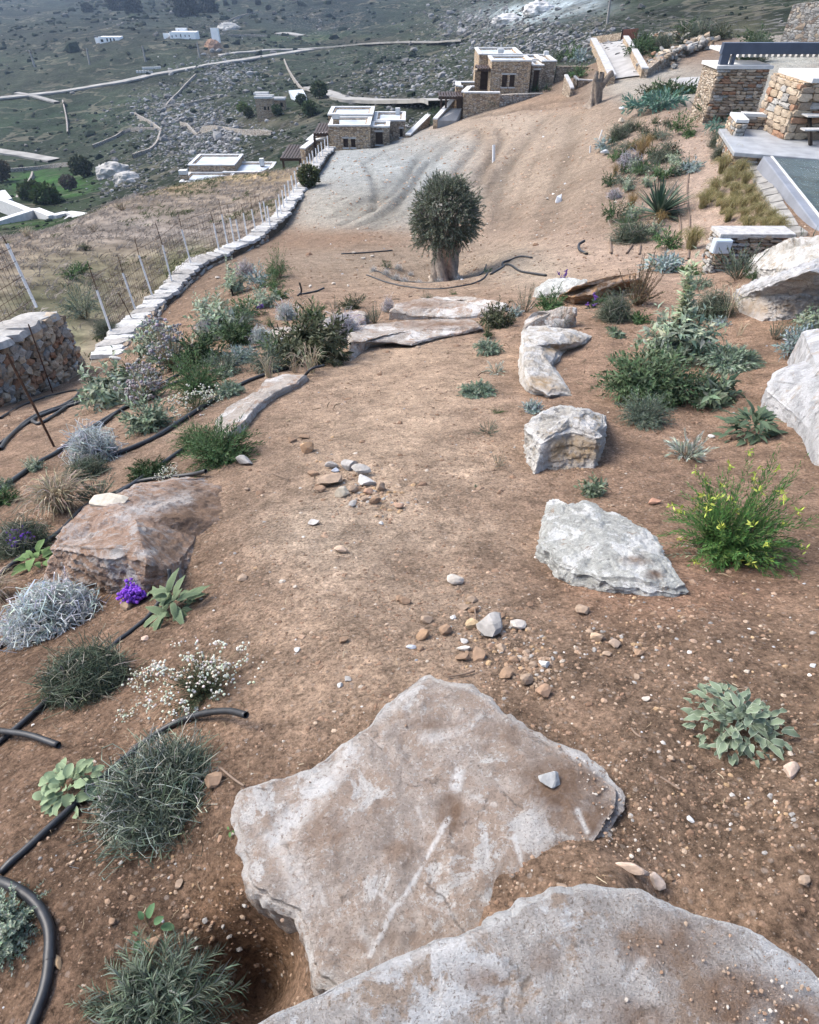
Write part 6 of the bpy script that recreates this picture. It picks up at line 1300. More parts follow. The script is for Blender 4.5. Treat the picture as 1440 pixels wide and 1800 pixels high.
def kind(k, e, R, hr=.8, lod=1.0):
    """the plant of one kind, at radius R and height ratio hr"""
    H = 2*R*hr; n = lambda a: max(8, int(a*lod)); px = lambda v: max(v, .55/lod**.25*R*.02)
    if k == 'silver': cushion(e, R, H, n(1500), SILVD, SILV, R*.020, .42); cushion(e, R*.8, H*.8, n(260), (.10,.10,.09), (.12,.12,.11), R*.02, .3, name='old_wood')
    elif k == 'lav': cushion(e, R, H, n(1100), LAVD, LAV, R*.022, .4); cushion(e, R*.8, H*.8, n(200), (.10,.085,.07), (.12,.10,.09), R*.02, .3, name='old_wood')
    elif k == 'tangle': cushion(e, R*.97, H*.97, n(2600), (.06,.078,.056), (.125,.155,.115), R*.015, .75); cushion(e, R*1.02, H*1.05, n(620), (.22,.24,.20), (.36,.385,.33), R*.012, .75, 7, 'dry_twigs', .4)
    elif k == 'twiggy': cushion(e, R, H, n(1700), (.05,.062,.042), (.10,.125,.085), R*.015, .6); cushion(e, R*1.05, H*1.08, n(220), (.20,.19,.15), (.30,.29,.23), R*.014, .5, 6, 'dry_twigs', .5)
    elif k == 'sage': leafy(e, R, H, n(95), 12, R*.24, R*.09, SAGE, SAGEL, .2, lean=.75)
    elif k == 'pale': leafy(e, R, H, n(95), 13, R*.235, R*.11, PALE, PALEL, .15, lean=.8, curl=.4)
    elif k == 'green': leafy(e, R, H, n(90), 14, R*.22, R*.07, BGRN, BGRN2, .2, lean=.7)
    elif k == 'greenfine': leafy(e, R, H, n(190), 17, R*.12, R*.045, (.065,.105,.05), (.11,.155,.085), .2, lean=.8)
    elif k == 'dark': leafy(e, R, H, n(95), 15, R*.20, R*.065, DGRN, DGRN2, .2, lean=.7)
    elif k == 'darkpale': leafy(e, R, H, n(95), 15, R*.20, R*.07, (.05,.058,.03), (.15,.155,.10), .2, lean=.8, mix=.15)
    elif k == 'fern': leafy(e, R, H, n(120), 26, R*.14, R*.028, BGRN, DGRN2, .1, lean=.8, cheap=True, sw=R*.01)
    elif k == 'feather': leafy(e, R, H, n(130), 24, R*.13, R*.026, GRYG, GRYG2, .15, lean=.7, cheap=True, sw=R*.01)
    elif k == 'mat': leafy(e, R, H, n(150), 12, R*.20, R*.06, (.16,.215,.155), (.27,.33,.245), .45, up=.8, lean=.55, sw=R*.01)
    elif k == 'blue': leafy(e, R, H, n(80), 11, R*.30, R*.09, BLUE, BLUE2, .25, lean=.7)
    elif k == 'teal': leafy(e, R, H, n(110), 12, R*.20, R*.06, TEAL, TEAL2, .4, up=.8, lean=.6, cheap=True)
    elif k == 'spike': leafy(e, R, H, n(45), 14, R*.30, R*.05, (.28,.31,.26), (.42,.45,.38), .2, lean=.35, curl=.1)
    elif k == 'small': leafy(e, R, H, n(34), 9, R*.42, R*.16, SAGE, (.10,.14,.085), .2, lean=.75)
    elif k == 'stemmy': leafy(e, R, H, n(60), 16, R*.14, R*.03, GRYG, GRYG2, .25, up=.05, lean=.35, cheap=True, lo=.35, sw=R*.02)
    elif k == 'dryshrub': leafy(e, R, H, n(90), 16, R*.10, R*.035, (.13,.10,.065), (.10,.10,.055), .35, up=.0, lean=.5, cheap=True, lo=.35, stem=(.16,.115,.075), sw=R*.03)
    elif k == 'drygrass': tuft(e, R, H, n(230), DRY, DRY2, R*.03, 1.0)
    elif k == 'straw': tuft(e, R, H, n(40), DRY, DRY2, R*.035, .9)
    elif k == 'gold': tuft(e, R, H, n(420), GOLD, GOLD2, R*.022, 1.15)
    elif k == 'amber': tuft(e, R, H, n(320), (.22,.15,.06), (.33,.245,.12), R*.025, 1.05)
    elif k == 'statice':
        P = shoots(n(14), R, H, 5, lo=.5); g = PG(); g.ribbons(P, R*.03, cvar(GRYG, len(P))); g.build('stems', e); leafy(e, R*.8, H*.4, n(20), 6, R*.4, R*.16, GRYG, BGRN)
        heads(e, P[:,-1], R*.09, 7, (.13,.06,.27), R*.10)
    elif k == 'lavhead':
        P = shoots(n(70), R, H, 5, lo=.3); g = PG(); g.ribbons(P, R*.03, cvar((.30,.25,.17), len(P))); g.build('stems', e); leafy(e, R*.8, H*.5, n(40), 9, R*.3, R*.07, SAGE, GRYG); heads(e, P[:,-1], R*.06, 4, (.33,.31,.30), R*.07)
    elif k == 'whitefl':
        leafy(e, R, H, n(70), 14, R*.13, R*.03, DGRN2, GRYG, .2, cheap=True, sw=R*.012); P = shoots(n(70), R*1.05, H*1.05, 4); heads(e, P[:,-1], R*.035, 5, (.60,.60,.50), R*.05)
PL = [ # kind, px, py (foot), width px, height ratio, lod, name, category, label
 ('silver',92,1092,146,.40,2.6,'silver_shrub','shrub','large silver grey cushion of fine curled twigs below the rust red boulder'),
 ('twiggy',155,1203,128,.45,2.2,'twiggy_shrub','shrub','dark green twiggy shrub with dry stems over the black pipe, below the silver cushion'),
 ('tangle',286,1405,166,.24,2.8,'wiry_shrub','shrub','wiry grey green tangled cushion shrub left of the pointed slab'),
 ('silver',172,806,84,.8,1.2,'silver_shrub','shrub','round silver blue ball shrub on the piped bed'),
 ('sage',265,752,78,.72,1.0,'sage_bush','shrub','rounded grey green sage bush beside the black pipes'),
 ('fern',392,806,125,.48,1.8,'fern_like_bush','shrub','bright green feathery bush at the foot of the narrow ledge'),('fern',345,782,72,.7,1.0,'fern_like_bush','shrub','paler feathery bush, left half of the green pair by the ledge'),
 ('dark',262,835,68,.3,1.0,'low_shrub','shrub','low dark green sprawling shrub above the buried boulder'),('whitefl',298,838,42,.3,.8,'flowering_sprig','plant','small white flowered sprig beside the low dark shrub'),
 ('drygrass',112,895,150,.5,1.6,'dry_grass_clump','grass clump','pale dry straw clump left of the red boulder'),('stemmy',170,880,85,.5,1.0,'grey_shrub','shrub','thin grey green shrub between straw clump and boulder'),
 ('twiggy',155,835,70,.4,.7,'low_shrub','shrub','dark wiry shrub at the foot of the silver blue ball'),
 ('pale',62,826,34,.7,.6,'variegated_sage','plant','tiny pale variegated sage alone on the piped bed'),('green',8,885,52,.5,.8,'low_shrub','shrub','green shrub cut by the left edge above the purple flowers'),('sage',8,860,34,.5,.5,'low_shrub','shrub','small grey green clump at the left edge by the pipe'),
 ('drygrass',-5,1050,110,.5,1.2,'dry_grass_clump','grass clump','reddish brown dry grass at the left edge'),('whitefl',345,718,62,.5,.9,'flowering_shrub','shrub','cream flowered low shrub beside the thick black pipe'),
 ('pale',205,705,82,.75,1.0,'pale_sage','shrub','pale felty sage left of the lavender grey seed heads'),('lavhead',252,705,62,.75,.9,'faded_statice','shrub','faded lavender grey statice between the sages, lower clump'),('lavhead',262,668,40,.7,.6,'faded_statice','shrub','small faded lavender clump behind the lower one'),
 ('lavhead',305,648,62,1.0,1.0,'purple_topped_grass','shrub','straw coloured clump with a purple grey top among the sages'),('pale',280,625,70,.6,.8,'pale_sage','shrub','loose pale sage behind the purple topped clump'),('dark',240,668,60,.4,.7,'low_shrub','shrub','dark green low shrub left of the purple topped clump'),
 ('fern',352,690,86,.75,1.2,'round_shrub','shrub','rounded deep green feathery shrub at the middle of the left bed'),('dark',352,640,74,.6,.9,'round_shrub','shrub','dark leafy shrub behind the rounded feathery one'),('feather',395,655,66,.6,.9,'grey_shrub','shrub','soft grey green shrub right of the dark leafy one'),
 ('mat',405,694,48,.45,.8,'sage_mat','plant','small pale sage mat beside the thick pipe, left bed'),('blue',425,635,44,.5,.7,'silver_leaf_plant','plant','bright silver leaved plant between the dark shrubs of the left bed'),('pale',402,660,30,.5,.4,'pale_sage','plant','little pale rosette at the right of the feathery shrub'),
 ('pale',390,590,74,.6,.9,'pale_sage','shrub','bushy pale sage in the middle row of the left bed'),('lav',372,598,34,1.0,.7,'lavender_shrub','shrub','narrow lavender grey shrub at the left of the middle row'),('dark',415,605,62,.6,.9,'round_shrub','shrub','dark green mound in the middle row of the left bed'),('feather',430,575,50,.6,.7,'grey_shrub','shrub','hazy grey green shrub at the back of the middle row'),('blue',400,596,18,.6,.4,'silver_leaf_plant','plant','tiny bright silver plant between lavender and mound'),
 ('pale',358,548,32,.9,.5,'pale_sage','plant','small pale sage at the left of the back row'),('sage',387,545,30,.8,.5,'sage_bush','plant','small sage beside the bluish pot shard in the back row'),('green',432,558,48,.6,.7,'leafy_shrub','shrub','fresh green shrub beside the purple flower spike'),('statice',462,553,16,.9,.5,'purple_statice','flower','tiny purple flower spike in the back row'),
 ('pale',415,515,42,1.05,.8,'pale_sage','shrub','tall pale sage nearest the low wall'),('lav',433,482,30,.7,.5,'lavender_shrub','shrub','lavender grey ball behind the tall pale sage'),('blue',455,505,34,.9,.7,'silver_leaf_plant','plant','silver blue plant left of the green hedge'),('fern',490,488,44,1.0,1.0,'green_hedge','shrub','upright green clump at the back of the left bed'),('fern',483,505,40,.7,.8,'green_hedge','shrub','lower front part of the upright green hedge clump'),
 ('green',492,525,34,.6,.6,'leafy_shrub','shrub','bright green mound below the upright hedge clump'),('pale',466,540,44,.7,.7,'pale_sage','shrub','airy pale sage below the green hedge'),('silver',505,560,32,.75,.7,'silver_shrub','shrub','small silver ball behind the pale low stone'),('green',553,562,34,.8,.7,'leafy_shrub','shrub','green shrub left of the flat grey stone'),('stemmy',587,545,26,.7,.5,'grey_shrub','shrub','small grey tuft behind the flat grey stone'),
 ('darkpale',622,542,40,.5,.6,'low_shrub','shrub','small dark shrub at the left end of the upper step stone'),('fern',475,574,22,.8,.4,'low_shrub','shrub','little yellow green shrub by the purple spike'),
 ('darkpale',548,632,112,.6,1.5,'dark_bush','shrub','large dark olive bush with pale tips beside the step stone'),('feather',472,650,64,.75,1.0,'grey_shrub','shrub','tall grey green shrub left of the dark olive bush'),('green',492,622,50,.5,.7,'leafy_shrub','shrub','leafy green shrub between the grey shrub and the dark bush'),('silver',460,600,34,.6,.7,'silver_shrub','shrub','flat silver cushion behind the tall grey shrub'),
 ('darkpale',592,640,36,.75,.7,'dark_bush','shrub','small leafy sprig at the right foot of the dark olive bush'),('lav',604,600,52,.8,1.2,'lavender_shrub','shrub','pale lavender grey ball at the left end of the wide step'),('stemmy',660,568,36,.95,1.0,'rosemary','shrub','upright rosemary growing between the two step stones'),('lav',683,548,26,1.0,.6,'lavender_shrub','shrub','thin lavender wisps behind the rosemary'),
 ('straw',472,665,44,.8,.9,'dry_stalks','grass clump','bleached dry stalks beside the narrow ledge'),('straw',548,655,60,.7,1.0,'dry_stalks','grass clump','straw stalks hanging from the dark olive bush'),('straw',518,655,40,.6,.6,'dry_stalks','grass clump','greyish dry stalks left of the hanging straw'),
 ('silver',5,705,66,.8,1.0,'silver_shrub','shrub','grey leaved shrub against the rubble wall at the left edge'),('twiggy',190,592,34,.7,.6,'dry_bush','shrub','brown dry tuft growing on the low wall coping'),('feather',150,560,60,.9,.9,'grey_shrub','shrub','blue grey shrub behind the wire fence next to the rubble wall'),
 ('mat',858,622,54,.5,1.0,'sage_mat','plant','domed silver green sage right of the wide step stone'),('mat',838,694,70,.32,1.0,'sage_mat','plant','low silver green mat plant on the right side of the path'),('spike',872,655,42,.4,.45,'thin_plant','plant','sparse thin leaved seedling above the low mat plant'),('stemmy',858,762,52,.35,.5,'thin_plant','plant','sparse flat grey seedling below the low mat plant'),('stemmy',876,822,38,.7,.35,'withered_plant','plant','withered grey plant with pale stalks on the path edge'),('small',838,858,12,.6,.2,'thin_plant','plant','tiny grey seedling below the withered plant'),
 ('fern',876,725,26,.3,.3,'thin_plant','plant','faint green seedling between the two flat seedlings'),
 ('darkpale',872,572,62,.6,1.0,'dark_bush','shrub','dark mottled shrub at the right end of the step stones'),('dark',858,595,24,1.0,.5,'dark_bush','shrub','small dark green upright sprig above the domed sage'),('blue',905,556,30,.5,.7,'silver_leaf_plant','plant','pale blue silver plant beside the mottled dark shrub'),('stemmy',922,550,50,.9,1.0,'rosemary','shrub','grey rosemary behind the rounded tan rock'),('green',966,548,56,.62,1.2,'leafy_shrub','shrub','bright green round shrub left of the rounded tan rock'),('stemmy',990,576,42,.8,.8,'rosemary','shrub','grey green rosemary in front of the rounded tan rock'),
 ('statice',990,507,26,1.0,.7,'purple_statice','flower','dark purple flower stems before the pale rock'),('blue',936,722,34,.6,.8,'silver_leaf_plant','plant','silver blue rosette above the angular boulder'),('statice',1040,540,26,.7,.6,'purple_statice','flower','violet flower head beside the grey twig ball'),('green',1050,535,30,.8,.5,'leafy_shrub','shrub','green leaves just right of the violet flower head'),
 ('twiggy',1078,562,52,.75,1.2,'grey_twig_ball','shrub','grey green twig ball left of the dry brown shrub'),('dryshrub',1120,535,78,.85,1.4,'dry_shrub','shrub','brown half dry shrub in front of the orange rock'),('green',1122,566,40,.45,.7,'leafy_shrub','shrub','small fresh green shrub under the brown dry shrub'),('small',1082,590,42,.4,.5,'low_shrub','plant','low dark seedling below the grey twig ball'),
 ('mat',1285,645,104,.34,2.2,'silver_mat','plant','wide silver cushion mat right of the tall felted sage'),('greenfine',1135,700,150,.6,2.4,'leafy_shrub','shrub','broad mid green sage bush at the foot of the tall felted sage'),('feather',1132,742,86,.62,2.0,'feathery_shrub','shrub','grey feathery shrub in front of the broad green bush'),
 ('small',1250,705,86,.5,1.7,'leafy_plant','plant','dark leafy plant of three rosettes below the silver mat'),('spike',1206,806,72,.55,.9,'silver_spike_plant','plant','spiky silver white plant behind the yellow green bush'),('small',1044,866,46,.65,1.0,'leafy_plant','plant','little sage seedling above the white rock'),
 ('mat',1228,506,46,.5,.8,'sage_mat','plant','grey green cushion behind the tall felted sage'),('blue',1168,475,62,.42,1.0,'silver_leaf_plant','plant','bluish silver mound on the pale plot by the short wall'),('green',1212,482,44,.4,.6,'low_shrub','shrub','low green shrub right of the bluish mound'),('dark',1325,492,36,.5,.6,'leafy_shrub','shrub','green leaves at the corner of the huge grey boulder'),
 ('stemmy',1298,490,100,.5,1.4,'rosemary','shrub','spreading grey green shrub at the foot of the short wall'),('stemmy',1412,458,70,.6,1.2,'dark_tuft','shrub','dark spiky tuft on top of the striped rock'),('twiggy',1250,558,70,.6,1.0,'dark_bush','shrub','dull grey brown shrub right of the tall felted sage'),('blue',1266,572,30,.4,.5,'silver_leaf_plant','plant','small blue silver plant under the dull grey shrub'),
 ('stemmy',1362,598,46,.85,.9,'dark_tuft','shrub','dark green tuft below the huge grey boulder'),('blue',1392,625,54,.9,1.3,'silver_leaf_plant','plant','blue silver leafy plant against the smooth grey boulder'),('pale',1425,580,60,.7,1.0,'pale_sage','shrub','pale green sage above the smooth grey boulder'),('straw',1275,560,70,.75,.7,'dry_stalks','grass clump','long bent straw stalks left of the huge grey boulder'),('straw',1300,590,40,.6,.4,'dry_stalks','grass clump','few thin straw stalks below the huge boulder'),
 ('pale',20,1655,120,.9,0,'fine_leaf_shrub','shrub',''),
]
for kd, px, py, w, hr, lod, nm, cat, lab in PL:
    if lod == 0: continue
    fu = (1.0 if kd in ('silver','tangle','twiggy','lav','drygrass','gold','mat') else 1.2)*(1.22 if px < 640 and 440 < py < 725 else 1)
    e, R = place(px, py, w*fu, nm, lab, cat); kind(kd, e, R, hr*(.92 if py > 640 else 1), lod*(.98 if py > 560 else .66))
# near plants with their own build
e, R = place(15, 1640, 140, 'fine_leaf_shrub', 'small leaved pale grey shrub at the left edge under the curved pipe')
leafy(e, R, R*1.1, 190, 20, R*.10, R*.055, (.20,.25,.19), (.33,.38,.29), .35, lean=.8, sw=R*.012)
e, R = place(285, 1775, 250, 'feathery_shrub', 'sprawling grey green feathery shrub at the bottom by the slab corner')
P = shoots(150, R*1.15, R*.62, 8, up=.55); P[:,:,1] *= .8; leafy(e, R, R, 0, 34, R*.20, R*.022, (.095,.125,.09), (.17,.205,.155), .12, lean=.5, curl=.5, fold=.1, pts=P, sw=R*.014, prof=((0,.5),(.5,1),(1,.2)))
e, R = place(352, 1215, 175, 'white_flowering_shrub', 'white flowered shrub with tiny button blooms beside the black pipe end')
leafy(e, R*.75, R*.8, 110, 22, R*.09, R*.018, (.05,.066,.034), (.09,.105,.06), .1, cheap=True, sw=R*.010)
P = shoots(95, R*1.05, R*.85, 4, up=.25); g = PG(); g.ribbons(P, R*.009, cvar((.12,.12,.07), len(P))); g.build('stalks', e); heads(e, P[:,-1], R*.026, 6, (.66,.66,.56), R*.055)
e, R = place(265, 1195, 65, 'white_flowering_sprig', 'loose sprig of tiny white blooms left of the white flowered shrub'); P = shoots(24, R, R*.7, 4); g = PG(); g.ribbons(P, R*.03, cvar((.13,.13,.08), len(P))); g.build('stalks', e); heads(e, P[:,-1], R*.06, 5, (.62,.62,.53), R*.12)
e, R = place(228, 1255, 48, 'white_flowering_sprig', 'small sparse white sprig just above the thick black pipe'); P = shoots(16, R, R*.6, 4); g = PG(); g.ribbons(P, R*.03, cvar((.16,.16,.10), len(P))); g.build('stalks', e); heads(e, P[:,-1], R*.06, 5, (.60,.60,.50), R*.12)
def pot_herb(px, py, w, lab, nm, n, Lr, Wr, col, edge, hr=.5, **k):
    e, R = place(px, py, w, nm, lab, 'plant'); leaf_parts(e, R, 2*R*hr, n, R*Lr, R*Wr, col, edge, **k); return e, R
pot_herb(1290,1290,165,'big pale plant with wavy white edged felt leaves on the right','felt_leaved_plant',270,.27,.145,(.155,.20,.135),(.47,.50,.41),.50, wavy=.42, curl=.7, dome=.92, lo=.0, tilt=.8, chaos=.5)
pot_herb(130,1392,112,'broad pale green rosette plant touching the thick black pipe','rosette_plant',95,.36,.27,(.22,.29,.17),(.33,.40,.25),.5, wavy=.18, curl=.5, chaos=.35, dome=.8, prof=((0,.2),(.25,.8),(.55,1),(.85,.75),(1,.25)))
pot_herb(312,1075,95,'big leaved green plant by the upturned black pipe','broad_leaved_plant',34,.70,.30,(.12,.165,.09),(.22,.26,.165),.6, wavy=.3, curl=.9, chaos=.45)
pot_herb(68,990,56,'small broad leaved plant at the left end of the red boulder','broad_leaved_plant',16,.95,.55,(.12,.20,.07),(.17,.25,.11),.5, wavy=.15, curl=.5)
pot_herb(1316,768,112,'dark green sage with long pointed leaves under the grey boulder','pointed_sage',150,.42,.15,(.085,.125,.075),(.13,.17,.11),.45, wavy=.06, curl=.5, chaos=.3, prof=((0,.2),(.3,.9),(.55,1),(.8,.6),(1,.05)), dome=.75)
e, R = place(258, 1630, 78, 'seedling', 'lone seedling with a few round green leaves on dark earth', 'plant'); leaf_parts(e, R, R*.8, 9, R*.52, R*.34, (.085,.16,.075), (.10,.18,.09), wavy=.06, curl=.3, prof=((0,.3),(.25,.9),(.55,1),(.85,.7),(1,.15)), lo=.02, dome=.9)
g = PG(); g.ribbons(shoots(7, R*.9, R*.5, 5), R*.05, cvar((.16,.12,.07), 7)); g.build('stems', e)
e, R = place(405, 1462, 12, 'seedling', 'single green sprout at the edge of the pointed slab', 'plant'); leaf_parts(e, R, R, 3, R*1.5, R*.8, (.09,.17,.06), (.11,.2,.08), wavy=.05, lo=.3)
# purple flowers
def purple(px, py, w, lab, hm):
    e, R = place(px, py, w, 'purple_statice', lab, 'flower'); P = shoots(10, R*.7, hm*.8, 5, lo=.75); g = PG(); g.ribbons(P, .006, cvar((.09,.12,.06), len(P))); g.build('stems', e)
    heads(e, P[:,-1], R*.085, 30, (.25,.085,.58), R*.15, 'flower'); return e, R
purple(246, 1050, 84, 'vivid purple flower head beside the rust red boulder', .10)
e, R = purple(42, 962, 60, 'purple flower heads over dark leaves at the left edge', .14); kind('twiggy', e, R*1.5, .45, .9)
# tall felted sage
e, R = place(1186, 632, 138, 'tall_felted_sage', 'tall pale felted sage with a leaning spire, right of the path', 'shrub')
leafy(e, R*1.1, R*1.5, 150, 12, R*.24, R*.10, (.185,.235,.165), (.34,.39,.28), .2, lean=.85, curl=.5, sw=R*.02)
P = shoots(26, R*.35, R*2.3, 7, lo=.85); P[:,:,0] -= .12*R*(P[:,:,2]/R); leafy(e, R, R, 0, 22, R*.22, R*.09, (.29,.33,.21), (.40,.43,.29), .25, lean=.8, curl=.4, pts=P, name='spire')
# yellow-green flowering bush
e, R = place(1272, 972, 205, 'flowering_bush', 'sprawling yellow green flowering bush beside the white rock', 'shrub')
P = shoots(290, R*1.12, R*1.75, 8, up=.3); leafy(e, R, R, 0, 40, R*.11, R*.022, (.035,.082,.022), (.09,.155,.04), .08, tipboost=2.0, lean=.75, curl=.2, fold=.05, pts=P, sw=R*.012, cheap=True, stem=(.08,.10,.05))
kk = RNG.choice(len(P), 46, False); g = PG(); hp_ = np.repeat(P[kk,-1], 9, 0)+RNG.normal(0, .02, (46*9, 3))*R; g.blades(hp_, RNG.normal(size=hp_.shape)+[0,0,.6], RNG.normal(size=hp_.shape), R*.10, R*.032, cvar((.36,.42,.085), len(hp_))); fo_ = g.build('flower', e); fo_['kind'] = 'stuff'; P2 = shoots(22, R*1.6, R*.7, 8, up=.25); leafy(e, R, R, 0, 22, R*.10, R*.02, (.17,.21,.14), (.28,.31,.22), .3, lean=.6, pts=P2, sw=R*.016, cheap=True, name='trailing_sprigs')['kind'] = 'stuff'
# little silver plants set round the olive
for k, (px, py) in enumerate([(657,484),(679,487),(696,492),(711,497),(736,499),(771,494),(806,490),(700,478),(722,482)]):
    if k == 0: e0, R = place(px, py, 15, 'silver_seedling', 'little silver seedling in the ring round the olive tree', 'plant', 'silver seedlings round the olive'); kind('silver', e0, R, .7, .12); kids = list(e0.children)
    else:
        r = e0.copy(); COL.objects.link(r); r.location = tuple(on(px, py)); s = rnd.uniform(.8, 1.2); r.scale = (s, s, s)
        for c in kids: q = c.copy(); COL.objects.link(q); q.parent = r
e, R = place(681, 478, 24, 'dark_seedling', 'dark green sprig left of the olive trunk', 'plant'); kind('dark', e, R, .9, .3)
e, R = place(797, 518, 16, 'dark_seedling', 'tiny green sprig in front of the olive ring', 'plant'); kind('green', e, R, .6, .2)
e, R = place(748, 528, 34, 'grey_seedling', 'grey spiky seedling behind the topmost step stone', 'plant'); kind('stemmy', e, R, .5, .4)
e, R = place(860, 480, 60, 'dark_seedling', 'low dark seedlings right of the olive trunk', 'plant'); kind('small', e, R*.35, .6, .2)

# ------------------------------------------------------------------ planted strip on the right: prototypes copied
PROTO = {}
def proto_place(kd, px, py, w, hr, nm, lab, cat, group=None, lod=.36):
    p = on(px, py); R = w*(1.08 if kd == 'gold' else 1.2 if kd == 'amber' else 1.42)/2/ppm(p)
    key = (kd, round(hr, 1))
    if key not in PROTO:
        e = thing(nm, lab, cat, p, rnd.uniform(0, 6), group); kind(kd, e, 1.0, hr, lod*1.15); PROTO[key] = e, list(e.children); e.scale = (R, R, R); return e
    s, kids = PROTO[key]; r = s.copy(); r.name = nm; COL.objects.link(r); r.location = tuple(map(float, p)); r.rotation_euler = (0, 0, rnd.uniform(0, 6.28)); z = R*rnd.uniform(.9, 1.1); r.scale = (R, R, z)
    for c in kids: q = c.copy(); COL.objects.link(q); q.parent = r
    tag(r, lab, cat)
    if 'group' in r: del r['group']
    if group: r['group'] = group
    return r
